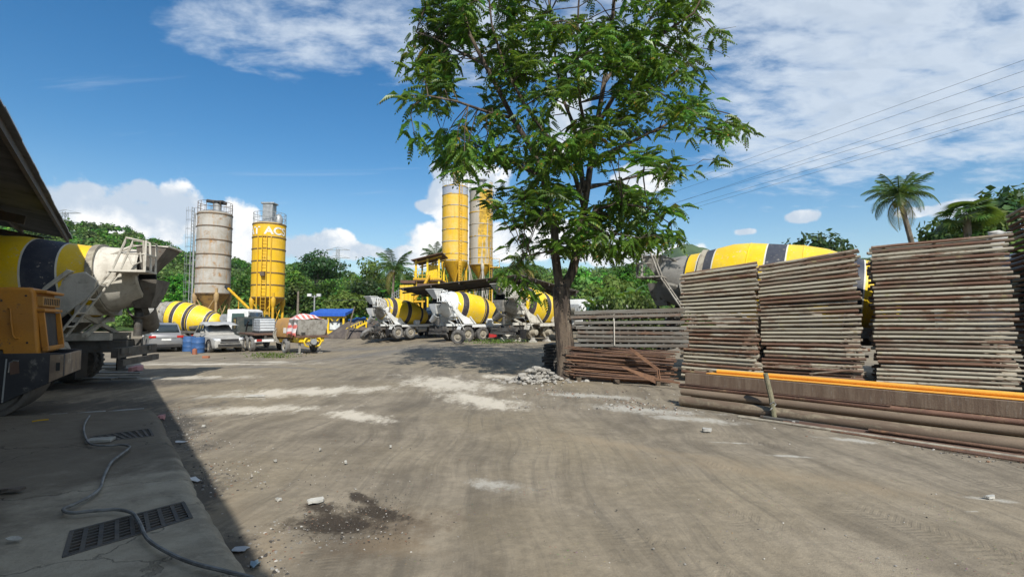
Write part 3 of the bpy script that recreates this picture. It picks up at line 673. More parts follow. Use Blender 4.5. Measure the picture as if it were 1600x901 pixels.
def open_shed():
    H = 4.5; p0 = U_N*-1.30                       # eave line passes p0 + t*U
    T0, T1 = -14.0, 24.45; slope = .16
    inw = (-U_N+Vector((0, 0, slope))).normalized(); o = thing('open_shed', 'dark open sided shed with corrugated roof and steel rafters at the left edge', 'shed', (p0.x, p0.y, 0))
    w = .82; n = int((T1-T0)/w)
    for i in range(n):
        b = MB(); st = U_DIR*(T1-(i+1)*w)+Vector((0, 0, H+.004*(i % 2)))-inw*(.025*random.random())
        corrugated(b, st, U_DIR, inw, w+.02, 11.0); b.build('roof_sheet', m_sheet_u, o, smooth=60)
    k = 0
    for d in (.12, 1.35, 2.6, 3.85, 5.1, 6.35, 7.6, 8.85, 10.1):
        b = MB(); a = inw*d+Vector((0, 0, H-.11)); b.bar(a+U_DIR*T0, a+U_DIR*(T1-.05), .07, .15); b.build('purlin', m_steel_d, o)
    for t in [T1-.55-4.6*i for i in range(9)]:
        b = MB(); a = U_DIR*t+Vector((0, 0, H-.31)); b.bar(a+inw*.75, a+inw*10.9, .13, .24)
        # lower chord and web of the open truss
        e = a-U_N*4.0+Vector((0, 0, -.25)); b.bar(a+inw*.9, a-U_N*10.6+Vector((0, 0, -.1)), .08, .1)
        for q in range(2, 10, 2): b.bar(a+inw*q, a-U_N*(q+1.0)+Vector((0, 0, -.1)), .05, .05)
        b.build('rafter', m_steel_d, o)
    for t in [T1-.55-9.2*i for i in range(5)]:
        b = MB(); a = U_DIR*t-U_N*6.6; b.bar(a, a+Vector((0, 0, H+.6)), .2, .2, up=(1, 0, 0)); b.box(a+Vector((0, 0, .02)), (.4, .4, .04)); b.build('post', m_steel_d, o)
open_shed()
# side wall of the shed far inside, keeps the depth dark as in the place
b = MB(); a0 = U_N*-12.4+U_DIR*-14; a1 = U_N*-12.4+U_DIR*24.3
nseg = 46
o = thing('block_wall', 'dark block wall at the back of the open shed on the left', 'wall', a0)
m_block = M('sooty_block', (.16, .15, .14), (.10, .095, .09), .9, scale=3, bump=.5)
bl = MB().box((0, 0, 0), (.39, .15, .19)).mesh('block', m_block, 0)
angU = math.atan2(U_DIR.y, U_DIR.x)
bb = MB(); L = (a1-a0).length; bb.bar((0, 0, 2.9), U_DIR*L+Vector((0, 0, 2.9)), .12, 5.8); bb.build('wall', m_block, o)

# ------------------------------------------------------------ cement silos
m_silo_g = M('rusty_grey_silo', (.42, .40, .36), (.34, .31, .26), .75, scale=1.3, rust=(.40, .22, .085), rust_lo=.52, rust_hi=.70, rust_scale=1.4, bump=.1, drip=(.40, .24, .11))
m_silo_y = M('yellow_silo', (.74, .44, .008), (.68, .39, .01), .55, scale=.9, rust=(.34, .18, .03), rust_lo=.66, rust_hi=.8, bump=.05, drip=(.44, .25, .015), dust=(.66, .45, .07))
m_silo_yp = M('pale_yellow_silo', (.72, .42, .02), (.70, .45, .10), .6, scale=.8, rust=(.42, .27, .10), rust_lo=.60, rust_hi=.76, bump=.05, drip=(.50, .30, .03), dust=(.66, .50, .16))
m_silo_s = M('silver_grey_silo', (.40, .385, .35), (.35, .33, .29), .6, scale=.9, rust=(.62, .38, .03), rust_lo=.50, rust_hi=.56, rust_scale=.75, stretch=(1, 1, .10), bump=.05)
m_silo_b = M('bluish_grey_band', (.36, .39, .45), (.30, .32, .37), .5, scale=1.2, bump=.05)
m_cone_r = M('rust_stained_cone', (.36, .21, .06), (.26, .15, .06), .8, scale=2, rust=(.16, .10, .05), rust_lo=.54, rust_hi=.66, drip=(.2, .12, .05))
m_hoop_d = M('dark_hoop', (.11, .08, .055), (.17, .11, .06), .8, scale=3)
def silo(name, label, pos, D, z0, z1, mats_body, hoop_z, hoop_m, cone_m, cone_b, leg_m, leg_n=4, leg_a=.4, tiers=None, foot=0.0):
    o = thing(name, label, 'silo', pos); r = D/2; n = 40
    prof = [(r, z0)]; ms = []
    tiers = tiers or [(z1, 0)]
    z = z0
    for zt, mi in tiers: prof.append((r, zt)); ms.append(mi)
    MB().lathe(prof, (0, 0, 0), (0, 0, 1), n, ms).build('barrel', mats_body, o, smooth=30)
    MB().lathe([(r, z1), (r*.55, z1+.28), (.25, z1+.40), (0, z1+.40)], (0, 0, 0), (0, 0, 1), n).build('roof', m_galv, o)
    MB().lathe([(r-.004, z0), (.28, cone_b), (.22, cone_b), (.22, cone_b-.4), (0, cone_b-.4)], (0, 0, 0), (0, 0, 1), n).build('hopper_cone', cone_m, o)
    for hz in hoop_z: MB().lathe([(r-.01, hz-.05), (r+.045, hz-.05), (r+.045, hz+.05), (r-.01, hz+.05)], (0, 0, 0), (0, 0, 1), n).build('hoop', hoop_m, o)
    for i in range(leg_n):
        a = leg_a+i*2*math.pi/leg_n; b = MB(); q = Vector((math.cos(a)*(r-.06), math.sin(a)*(r-.06), 0))
        b.cyl(q, q+Vector((0, 0, z0+.5)), .125, n=10); b.box(q+Vector((0, 0, .03)), (.45, .45, .06)); b.lathe([(.125, -.9), (.24, -.55), (.24, -.1), (.13, .1)], q+Vector((0, 0, z0)), (0, 0, 1), 10); b.build('leg', leg_m, o)
        a2 = a+2*math.pi/leg_n; q2 = Vector((math.cos(a2)*(r-.06), math.sin(a2)*(r-.06), 0)); b = MB()
        zt = z0-.3; b.bar(q+Vector((0, 0, .5)), q2+Vector((0, 0, zt)), .07); b.bar(q+Vector((0, 0, zt)), q2+Vector((0, 0, .5)), .07); b.bar(q+Vector((0, 0, zt)), q2+Vector((0, 0, zt)), .07); b.build('brace', leg_m, o)
    return o, r
def top_rail(o, r, z, m, n=16, h=1.05):
    b = MB()
    for i in range(n):
        a = 2*math.pi*i/n; q = Vector((math.cos(a)*r*.98, math.sin(a)*r*.98, z)); b.cyl(q, q+Vector((0, 0, h)), .022, n=5)
    for hh in (h*.5, h): b.tube([(math.cos(2*math.pi*i/32)*r*.98, math.sin(2*math.pi*i/32)*r*.98, z+hh) for i in range(33)], .022, 5, False)
    b.build('guard_rail', m, o)
def silo_ladder(o, r, a, z0, z1, m, cage=True, off=.28, w=.42):
    d = Vector((math.cos(a), math.sin(a), 0)); s = Vector((-d.y, d.x, 0)); c = d*(r+off); L = thing_part('ladder', m, o)
    b = MB()
    for k in (-1, 1): b.bar(c+s*(k*w/2)+Vector((0, 0, z0)), c+s*(k*w/2)+Vector((0, 0, z1)), .05, .05, up=(1, 0, 0))
    for z in np.arange(z0+1, z1, 1.9): b.bar(d*(r-.05)+Vector((0, 0, z)), c+Vector((0, 0, z)), .04)
    lad = b.build('ladder', m, o)
    rung = MB().bar(c-s*w/2, c+s*w/2, .03).mesh('rung', m, 0)
    for z in np.arange(z0+.2, z1, .33): link('rung', rung, lad, (0, 0, float(z)))
    if cage:
        b = MB()
        for z in np.arange(z0+2.2, z1, .9): b.tube([c+d*(.62*math.sin(t))-s*(.36*math.cos(t))+Vector((0, 0, z)) for t in np.linspace(0, math.pi, 8)], .014, 4)
        for t in (.5, 1.57, 2.64): q = c+d*(.62*math.sin(t))-s*(.36*math.cos(t)); b.bar(q+Vector((0, 0, z0+2.2)), q+Vector((0, 0, z1)), .02)
        b.build('safety_cage', m, o)
def thing_part(*a): return None
# grey silo
Y = 51; p = at(334, 400, Y); zt = at(334, 334, Y).z; zb = at(334, 459, Y).z; zc = at(334, 490, Y).z
D = (360-311)/F_PX*Y
hz = [at(334, y, Y).z for y in (337, 356, 377, 399, 420, 444, 459)]
o, r = silo('cement_silo', 'rust stained grey cement silo left of the lettered yellow one', (p.x, Y, 0), D, zb, zt, [m_silo_g], hz, m_hoop_d, m_cone_r, zc, M('silo_leg_tan', (.38, .26, .11), (.3, .2, .1), .7), 4, .75)
top_rail(o, r, zt, m_hoop_d); b = MB(); b.cyl((.2, 0, zt+.3), (.2, 0, zt+1.0), .38, n=14); b.build('vent_neck', m_galv, o)
b = MB(); b.tube([(-.75, -.2, zt+1.28), (.2, -.2, zt+1.12), (1.15, -.1, zt+1.0)], .17, 10); b.box((.2, -.2, zt+1.18), (1.5, .5, .16)); b.build('dust_filter', m_dark, o)
silo_ladder(o, r, math.pi+.1, .3, zt+.6, m_galv, True, .55)
MB().cyl((-r-.14, -.5, .6), (-r-.14, -.5, zt), .07, n=8).build('fill_pipe', m_galv, o)
# lettered yellow silo
Y = 50; p = at(420, 400, Y); zt = at(420, 351, Y).z; zb = at(420, 466, Y).z; zc = at(420, 485, Y).z
D = (444.5-396.5)/F_PX*Y
hz = [at(420, y, Y).z for y in (352.5, 373, 391, 409.5, 427.5, 446, 465)]
o, r = silo('cement_silo', 'bright yellow cement silo with white letters below its rim', (p.x, Y, 0), D, zb, zt, [m_silo_y], hz, m_hoop_d, M('yellow_cone', (.46, .27, .02), (.36, .2, .03), .7, rust=(.2, .12, .04)), zc, m_yellow_old, 4, .78)
top_rail(o, r, zt, m_galv)
b = MB(); b.box((.1, -.3, zt+1.0), (.95, .9, 1.9)); b.box((.1, -.3, zt+2.0), (1.25, 1.05, .16)); b.build('filter_box', m_galv, o, bevel=.03)
b = MB(); b.lathe([(.35, 0), (.42, .5), (.2, .9), (0, 1.0)], (1.1, -.5, zt), (0, 0, 1), 12); b.build('relief_valve', m_galv, o)
silo_ladder(o, r, R(-78), .8, at(420, 371, Y).z, m_yellow_old, False, .2)
silo_ladder_pipe = MB()
for a in (R(-102), R(-58)): silo_ladder_pipe.cyl((math.cos(a)*(r+.08), math.sin(a)*(r+.08), 1.2), (math.cos(a)*(r+.08), math.sin(a)*(r+.08), at(420, 373, Y).z), .055, n=8)
silo_ladder_pipe.build('fill_pipe', m_yellow_old, o)
b = MB(); a = R(-80); q = Vector((math.cos(a)*(r+.3), math.sin(a)*(r+.3), at(420, 430, Y).z)); b.box(q, (.4, .3, .4)); b.build('vibrator_box', m_hoop_d, o)
# letters wrapped round the barrel, standing 2 cm proud
def wrap_text(body, o, r, a_mid, z, size, m, space=1.0, wx=1.15):
    cu = bpy.data.curves.new('lettering', 'FONT'); cu.body = body; cu.size = size; cu.align_x = 'CENTER'; cu.align_y = 'CENTER'; cu.extrude = .0; cu.offset = size*.028; cu.space_character = space
    tmp = bpy.data.objects.new('lettering', cu); COL.objects.link(tmp)
    dg = bpy.context.evaluated_depsgraph_get(); dg.update(); me = bpy.data.meshes.new_from_object(tmp.evaluated_get(dg)); bpy.data.objects.remove(tmp); bpy.data.curves.remove(cu)
    me.materials.clear(); me.materials.append(m)
    for v in me.vertices:
        a = a_mid+v.co.x*wx/r; v.co = (math.cos(a)*(r+.015), math.sin(a)*(r+.015), z+v.co.y)
    return link('lettering', me, o)
m_letter = M('white_lettering', (.72, .70, .62), (.62, .58, .46), .6)
view_a = math.atan2(-50, -p.x)      # towards the camera from the silo
zl = at(420, 364, Y).z
wrap_text('ACS', o, r+.02, view_a+math.asin(.40), zl, 1.02, m_letter)
wrap_text('AT', o, r+.02, view_a-1.06, zl, 1.02, m_letter)
# paired silos
for (xl, xr, ty, by, cy, Y, kind) in ((690.5, 731, 293, 410, 440, 64, 0), (733, 770, 299, 414, 436, 66, 1)):
    xc = (xl+xr)/2; p = at(xc, 400, Y); zt = at(xc, ty, Y).z; zb = at(xc, by, Y).z; zc = at(xc, cy, Y).z; D = (xr-xl)/F_PX*Y
    if kind == 0:
        hy = (294, 306.5, 324, 342.5, 360.5, 379, 398, 408); t1 = at(xc, 306, Y).z
        o, r = silo('cement_silo', 'tall yellow silo with a bluish grey top ring, left one of the pair', (p.x, Y, 0), D, zb, zt, [m_silo_yp, m_silo_b], [at(xc, y, Y).z for y in hy], m_silo_s, m_yellow_old, zc, m_yellow_old, 4, .5, [(t1, 0), (zt, 1)])
        silo_ladder(o, r, R(-62), 1.0, zt+1, m_yellow_old, False, .18)
        b = MB(); b.cyl((.2, -.3, zt+.3), (.2, -.3, zt+2.1), .45, n=14); b.lathe([(.45, 0), (.62, .12), (.62, .35), (.3, .5), (0, .55)], (.2, -.3, zt+2.0), (0, 0, 1), 14); b.build('vent_stack', m_silo_s, o)
        MB().cyl((r*.42, -r*.93, 1), (r*.42, -r*.93, zt+.4), .08, n=8).build('fill_pipe', m_yellow_old, o)
    else:
        hy = (300, 316, 334, 352, 371, 389, 404, 414)
        o, r = silo('cement_silo', 'tall silo half grey and half yellow, right one of the pair', (p.x, Y, 0), D, zb, zt, [m_silo_s], [at(xc, y, Y).z for y in hy], m_silo_s, m_yellow_old, zc, m_silo_s, 4, .2)
        silo_ladder(o, r, R(-40), 1.0, zt+.9, m_yellow_old, False, .2)
        b = MB(); b.cyl((0, -.2, zt+.3), (0, -.2, zt+1.3), .42, n=12); b.lathe([(.42, 0), (.75, .15), (.75, .3), (.1, .45), (0, .45)], (0, -.2, zt+1.2), (0, 0, 1), 12); b.build('vent_stack', m_galv, o)
        b = MB(); q = Vector((r+.35, -.6, zb-.4)); b.box(q, (1.2, 1.2, .08))
        for sx in (-.55, .55): b.bar(q+Vector((sx, -.55, 0)), q+Vector((sx, -.55, 1.1)), .05)
        b.bar(q+Vector((-.55, -.55, 1.1)), q+Vector((.55, -.55, 1.1)), .05); b.build('service_platform', m_yellow_old, o)
    top_rail(o, r, zt, m_galv, 14, 1.2)

# ------------------------------------------------------------ yellow batching plant left of the paired silos
def batching_plant():
    Y = 57.0; o = thing('batching_plant', 'yellow steel batching plant with roofed upper deck beside the paired silos', 'plant machinery', (at(660, 500, Y).x, Y, 0)); ox = o.location.x
    P = lambda px, py, dy=0: Vector((at(px, py, Y).x-ox, dy, at(px, py, Y).z))
    b = MB()
    for px in (650, 668, 686):
        for dy in (0, 4.0): b.bar(P(px, 520, dy)*1, P(px, 404, dy), .2, .2, up=(1, 0, 0))
    b.build('column', m_yellow, o)
    b = MB(); b.bar(P(646, 436), P(690, 436), .3, .25); b.bar(P(646, 436, 4), P(690, 436, 4), .3, .25); b.bar(P(646, 412), P(690, 400), .14); b.bar(P(646, 412, 4), P(690, 400, 4), .14); b.build('deck_beam', m_yellow_old, o)
    b = MB(); b.box((P(646, 438)+P(690, 438, 4))/2, ((690-646)/F_PX*Y, 4.3, .12)); b.build('deck', m_rust_d, o)
    b = MB(); b.prism([(P(644, 408).x, P(644, 408).z), (P(692, 396).x, P(692, 396).z), (P(692, 396).x, P(692, 396).z+.08), (P(644, 408).x, P(644, 408).z+.08)], -.8, 4.8); b.build('deck_roof', m_rust_d, o)
    b = MB()
    for px in range(648, 692, 6): b.bar(P(px, 436, -.1), P(px, 424, -.1), .05)
    for py in (424, 430): b.bar(P(646, py, -.1), P(690, py, -.1), .05)
    b.build('railing', m_yellow, o)
    b = MB(); c = P(674, 424, 1.6); b.box(c, (1.2, 1.4, 1.6)); b.lathe([(.8, .0), (.25, -1.2)], c+Vector((0, 0, -.8)), (0, 0, 1), 4); b.build('weigh_hopper', m_yellow, o, smooth=20)
    b = MB(); c = (P(629, 450)+P(650, 470))/2+Vector((0, -1.0, 0)); b.box(c, (1.45, 1.2, 1.9)); b.build('bin', m_yellow, o, bevel=.03)
    b = MB()
    for k in range(4): b.box(c+Vector((-.6+.4*k, -.62, 0)), (.06, .05, 1.86))
    b.build('bin_rib', m_yellow_old, o)
    b = MB()
    for px in (630, 648, 662):
        b.bar(P(px, 470, -.8), P(px, 520, -.8), .17, .17, up=(1, 0, 0))
    b.bar(P(628, 471, -.8), P(668, 471, -.8), .18); b.bar(P(636, 474, -.8), P(660, 500, -.8), .12); b.bar(P(655, 474, -.8), P(668, 500, -.8), .12); b.build('support_frame', m_yellow_old, o)
    b = MB(); b.box((P(655, 446)+P(690, 446))/2+Vector((0, -.6, -.1)), (2.6, 1.0, .5)); b.box(P(640, 441, 0), (1.6, 2.2, .3)); b.build('conveyor_head', m_rust_d, o)
    b = MB()
    for k in range(5): b.bar(P(616+3*k, 470-2*k, -.8), P(616+3*k, 458-2*k, -.8), .05)
    b.bar(P(614, 461, -.8), P(630, 452, -.8), .05); b.bar(P(614, 471, -.8), P(630, 462, -.8), .1); b.bar(P(613, 466, -.8), P(629, 457, -.8), .05); b.build('stair', m_galv, o)
    b = MB(); b.tube([P(672, 430, -.5), P(665, 445, -.7), P(650, 468, -.9)], .16, 8); b.build('chute_pipe', m_yellow_old, o)
batching_plant()
# ------------------------------------------------------------ low corrugated shelter over the middle trucks
def shelter():
    o = thing('shelter', 'low dark corrugated shelter roof over the parked mixer trucks in the middle', 'shed'); YF, YB = 39.5, 51.0
    L, T, Rr = at(622, 450.5, YF), at(812, 429, YF), at(905, 455, YF)
    o.location = (T.x, YF, 0); c = Vector((T.x, YF, 0)); m = M('rusty_dark_roofing', (.15, .14, .125), (.10, .085, .07), .7, metal=.2, scale=.8, rust=(.13, .075, .045), rust_lo=.5, rust_hi=.66, bump=.1)
    yv = Vector((0, 1, 0))
    for a, e in ((L, T), (T, Rr)):
        d = (e-a); n = int(YB-YF)
        for i in range(n):
            b = MB(); st = a-c+yv*(1.0*i)+Vector((0, 0, .006*(i % 2))); jag = random.uniform(-.15, .15) if i else 0
            corrugated(b, st-d.normalized()*jag*(a is L), yv, d.normalized(), 1.03, d.length, .03, .12); b.build('roof_sheet', m, o, smooth=60)
        for f in (.04, .27, .5, .73, .96):
            b = MB(); q = a+d*f-c+Vector((0, 0, -.12)); b.bar(q+yv*.05, q+yv*(YB-YF-.1), .08, .16); b.build('purlin', m_steel_d, o)
        for i in range(0, 12, 4):
            b = MB(); b.bar(a-c+yv*(1.6+i*.9)+Vector((0, 0, -.27)), e-c+yv*(1.6+i*.9)+Vector((0, 0, -.27)), .07, .12); b.build('rafter', m_steel_d, o)
    for px, dy in ((690, 8), (812, 8), (884, 3.0), (630, 10.5), (720, 10.5), (812, 10.5), (895, 10.5)):
        q = at(px, 440, YF)-c; zz = np.interp(q.x, [L.x-c.x, 0, Rr.x-c.x], [L.z, T.z, Rr.z])-.4
        b = MB(); b.bar((q.x, dy, 0), (q.x, dy, zz), .16, .16, up=(1, 0, 0)); b.box((q.x, dy, .03), (.4, .4, .06)); b.build('post', m_steel_d, o)
shelter()

# ------------------------------------------------------------ blue roofed shelter, gravel heap, conveyor
def blue_shelter():
    Y = 52.0; o = thing('blue_roofed_shelter', 'small shelter with bright blue roof on a yellow frame behind the pump', 'shelter', (at(520, 500, Y).x, Y, 0)); ox = o.location.x
    P = lambda px, py, dy=0: Vector((at(px, py, Y).x-ox, dy, at(px, py, Y).z))
    m = M('blue_roofing', (.02, .09, .42), (.025, .11, .48), .45, scale=1, bump=0)
    b = MB(); a, e = P(486, 493.5, -.3), P(541, 493.5, -.3)
    for i in range(2):
        pass
    n = 14; w = (e.x-a.x)/n
    for i in range(n):
        b = MB(); x0 = a.x+w*i; up = P(486, 487, 2.6)
        b.add([(x0, -.3, a.z-.02), (x0+w*.97, -.3, a.z-.02), (x0+w*.97, 2.6, up.z+.12), (x0, 2.6, up.z+.12), (x0, -.3, a.z+.30), (x0+w*.97, -.3, a.z+.30), (x0+w*.97, 2.6, up.z+.36), (x0, 2.6, up.z+.36)],
              [(0, 3, 2, 1), (4, 5, 6, 7), (0, 1, 5, 4), (2, 3, 7, 6), (0, 4, 7, 3), (1, 2, 6, 5)]); b.build('roof_panel', m, o)
    for px in (489, 513, 537):
        for dy in (0, 2.4): MB().bar((P(px, 500).x, dy, 0), (P(px, 500).x, dy, a.z), .17, .17, up=(1, 0, 0)).build('post', m_yellow, o)
    for px in (496, 520):
        for p0, p1 in ((P(px-6, 494.5), P(px, 501)), (P(px+12, 494.5), P(px+6, 501))): MB().bar(p0, p1, .1).build('brace', m_yellow, o)
    MB().bar(P(487, 495), P(540, 495), .2).build('top_beam', m_yellow, o); MB().bar(P(487, 519), P(540, 519), .25, .3).build('bottom_beam', m_yellow, o)
    for i, (px, z) in enumerate(((517, 0), (519, 1))):
        t = thing('storage_tank', ('white plastic tank on the floor of the blue roofed shelter', 'small white drum on top of the tank in the blue roofed shelter')[i], 'tank', (at(px, 500, Y).x, Y+.9, 0 if i == 0 else 1.25))
        m2 = M('white_plastic', (.62, .66, .68), (.5, .55, .58), .5)
        if i == 0: MB().box((0, 0, .85), (1.5, 1.0, .8)).build('tank', m2, t, bevel=.08); MB().box((0, 0, .22), (1.6, 1.1, .44)).build('pallet', m_dark, t)
        else: MB().lathe([(0, 0), (.42, 0), (.45, .2), (.45, .5), (.2, .62), (0, .62)], (0, 0, 0), (0, 0, 1), 14).build('tank', m2, t); MB().cyl((0, 0, .6), (0, 0, .72), .14, n=10).build('lid', m_dark, t)
blue_shelter()
def heap(name, label, pos, rx, ry, h, m, seed, cat):
    n, k = 40, 14; V = []; g = np.random.default_rng(seed)
    A, S = np.meshgrid(np.linspace(0, 2*np.pi, n, endpoint=False), np.linspace(0, 1, k))
    rr = S*(1+.15*np.sin(A*3+seed)+.08*np.sin(A*7)); z = h*(1-S)**.9+.12*h*(fbm(np.cos(A)*S*4+9, np.sin(A)*S*4+9, 4, seed)-.45)*(S < .97)
    V = np.stack([np.cos(A)*rr*rx, np.sin(A)*rr*ry, np.where(S > .98, -.1, z)], -1).reshape(-1, 3)
    F = [(i*n+j, i*n+(j+1) % n, (i+1)*n+(j+1) % n, (i+1)*n+j) for i in range(k-1) for j in range(n)]
    me = raw_mesh(name, V, np.array([(a, d, c_, b_) for a, b_, c_, d in F]), m, smooth=True); return tag(link(name, me, loc=pos), label, cat)
m_gravel = M('dark_aggregate', (.075, .062, .055), (.115, .095, .08), .95, scale=2, bump=1.0, bscale=9)
p = at(556, 500, 47); heap('gravel_heap', 'dark heap of sand and gravel left of the small rear mixer truck', (p.x, 47, 0), 2.3, 2.5, 1.7, m_gravel, 3, 'heap')
p = at(578, 500, 50); heap('gravel_heap', 'second dark gravel heap partly hidden by the white framed mixer tail', (p.x, 51, 0), 2.4, 2.4, 1.6, m_gravel, 6, 'heap')
p = at(425, 500, 44); heap('gravel_heap', 'low grey aggregate heap beneath the lettered yellow silo', (p.x, 45, 0), 3.4, 2.4, 1.4, m_gravel, 9, 'heap')
def conveyor(label, a, e, w, m, legs, belt=True):
    o = thing('belt_conveyor', label, 'conveyor', (a.x, a.y, 0)); c = Vector(o.location); a, e = a-c, e-c; d = (e-a).normalized(); s = d.cross(Vector((0, 0, 1))).normalized()
    b = MB()
    for k in (-1, 1):
        b.bar(a+s*(k*w/2), e+s*(k*w/2), .08, .16)
        b.bar(a+s*(k*w/2)+Vector((0, 0, .35)), e+s*(k*w/2)+Vector((0, 0, .35)), .05)
        for f in np.linspace(0, 1, 9): q = a.lerp(e, f)+s*(k*w/2); b.bar(q, q+Vector((0, 0, .35)), .05)
    b.build('truss', m, o); MB().bar(a+Vector((0, 0, .1)), e+Vector((0, 0, .1)), w*.9, .05).build('belt', m_dark, o)
    for f in legs:
        q = a.lerp(e, f); b = MB()
        for k in (-1, 1): b.bar(q+s*(k*w/2), (q.x+s.x*k*w/2, q.y+s.y*k*w/2, 0), .12)
        b.build('leg', m, o)
    return o
conveyor('yellow inclined conveyor between the blue roofed shelter and the rear mixer truck', at(541, 519, 46), at(574, 503, 46.5), .7, m_yellow, (.55, .95))
a = at(390, 483, 43); e = at(357, 451, 45); o = thing('screw_conveyor', 'slim yellow inclined tube conveyor between the two left silos', 'conveyor', (a.x, a.y, 0)); a, e = a-Vector(o.location), e-Vector(o.location)
MB().cyl(a, e, .11, n=10).build('tube', m_yellow_old, o); MB().cyl(e, e+(e-a).normalized()*.45, .16, n=10).build('motor', m_dark, o)
for f in (.08, .5): q = a.lerp(e, f); MB().cyl((q.x, q.y, -.5), q, .05, n=6).build('prop', m_yellow_old, o)
for f in (.25, .5, .75): q = a.lerp(e, f); MB().cyl(q, q+(e-a).normalized()*.06, .15, n=10).build('flange', m_yellow_old, o)
# blue tarpaulin strip lying along the gravel heap
b = MB(); rows = []
for i in range(9):
    s = i/8; q = at(545+27*s, 501.5-4*s+.7*math.sin(s*9), 44.4); rows.append([q+Vector((0, .5*j, -.22*j+.05*math.sin(i*2+j))) for j in (-.6, .1, .6)])
b.loft(rows, cap=False, closed=False); o = b.build('tarpaulin', M('blue_tarp', (.03, .13, .45), (.04, .17, .5), .5, bump=.1)); tag(o, 'blue tarpaulin strip over the conveyor by the gravel heap', 'tarpaulin')
so = o.modifiers.new('thick', 'SOLIDIFY'); so.thickness = .02

# ------------------------------------------------------------ poles, pylon, wires
def pole(name, label, px, top, Y, r, m, cat='pole'):
    p = at(px, top, Y); o = thing(name, label, cat, (p.x, Y, 0)); MB().cyl((0, 0, -.2), (0, 0, p.z), r*1.2, r*.8, 8).build('pole', m, o); return o, p.z
o, z = pole('lamp_post', 'slim lamp post with two floodlights above the blue roof', 491.5, 461, 55, .09, m_galv, 'lamp post')
for s in (-1, 1):
    b = MB(); b.box((s*.5, -.1, z), (.42, .3, .3)); b.bar((0, 0, z-.2), (s*.5, 0, z-.1), .06); b.build('floodlight', m_lamp, o, bevel=.03)
o, z = pole('utility_pole', 'bare brown wooden pole right of the lettered yellow silo', 466, 455, 48, .11, m_bark_far)
o, z = pole('utility_pole', 'thin leaning pole beside the right end of the blue roof', 542, 477, 44, .06, m_bark_far); o.rotation_euler = (0, R(14), 0)
def pylon(label, px, top, Y):
    p = at(px, top, Y); zb = max(0, float(hill_z(np.array([math.atan2(p.x, Y)]), np.array([math.hypot(p.x, Y)]))[0]))-2; zb = min(zb, p.z-14)
    o = thing('power_pylon', label, 'pylon', (p.x, Y, zb)); H = p.z-zb; b = MB()
    def w(z): return .7+3.0*max(0, 1-z/H)**1.5
    for sx in (-1, 1):
        for sy in (-1, 1):
            for i in range(10):
                z0, z1 = H*i/10, H*(i+1)/10; b.bar((sx*w(z0), sy*w(z0), z0), (sx*w(z1), sy*w(z1), z1), .22); b.bar((sx*w(z0), sy*w(z0), z0), (-sx*w(z1), sy*w(z1), z1), .12)
    b.build('lattice_mast', m_galv, o)
    for f in (.72, .86, 1.0):
        b = MB(); q = 7.0
        for sy in (-.5, .5): b.bar((-q, sy, H*f-.6), (q, sy, H*f-.6), .2); b.bar((-q, sy, H*f-.6), (0, sy, H*f+1), .14); b.bar((q, sy, H*f-.6), (0, sy, H*f+1), .14)
        b.build('crossarm', m_galv, o)
pylon('lattice power pylon on the skyline right of the lettered yellow silo', 528, 389, 300)
pylon('tiny pylon on the ridge above the left hill', 102, 331, 235)
m_wire = M('wire', (.05, .05, .055), rough=.6, bump=0)
WIRES = [(1165, 250, 1600, 94), (1140, 270, 1600, 111), (1120, 296, 1600, 135), (1110, 300, 1600, 152), (1065, 325, 1600, 165), (1060, 332, 1600, 174)]
nm = ['topmost', 'second', 'third', 'fourth', 'fifth', 'lowest']
for i, (x0, y0, x1, y1) in enumerate(WIRES):
    A = at(520+3*i, 392+4*(i//2)*2, 300); B = at(x0, y0, 1/(.0033+(x0-540)*(.0357-.0033)/1060)); E = at(x1, y1, 28); sl = (E-B)
    pts = []
    G = B+sl*1.9; G.z = E.z+(E.z-B.z)*.78
    for s in np.linspace(0, 1, 60):
        # quadratic through A, B, E, G in the distance along x
        pass
    ts = [0, (B-A).to_2d().length, (E-A).to_2d().length, (G-A).to_2d().length]
    co = np.polyfit(ts, [A.z, B.z, E.z, G.z], 3)
    for s in np.concatenate([np.linspace(0, ts[1], 24), np.linspace(ts[1], ts[2], 30)[1:], np.linspace(ts[2], ts[3], 20)[1:]]):
        f = s/ts[2]; xy = A.lerp(E, f); pts.append((np.interp(s, ts, [A.x, B.x, E.x, G.x]), np.interp(s, ts, [A.y, B.y, E.y, G.y]), np.polyval(co, s)))
    tag(MB().tube(pts, .010, 4).build('power_line', m_wire), f'{nm[i]} of the dark power lines slanting across the sky at the right', 'power line', 'power lines crossing the sky')
pts = [at(505+q, 470+.0007*(q-50)**2-1.5, 50) for q in range(0, 105, 6)]
tag(MB().tube(pts, .018, 4).build('power_line', m_wire), 'thin sagging cable in front of the trees over the blue roof', 'power line')
# white corrugated strip of a low roof beyond the grey frames
o = thing('low_wall', 'low white corrugated strip just above the grey frames by the banana plants', 'wall', (at(960, 480, 24).x, 24, 0)); w0 = at(960, 476, 24).z; b = MB(); corrugated(b, Vector((-.85, 0, .0)), Vector((1, 0, 0)), Vector((0, 0, 1)), 1.9, w0, .03, .12, .01); b.build('sheet', m_white, o)
MB().bar((-.9, .1, .05), (1.1, .1, .05), .1).build('sill', m_cement, o)
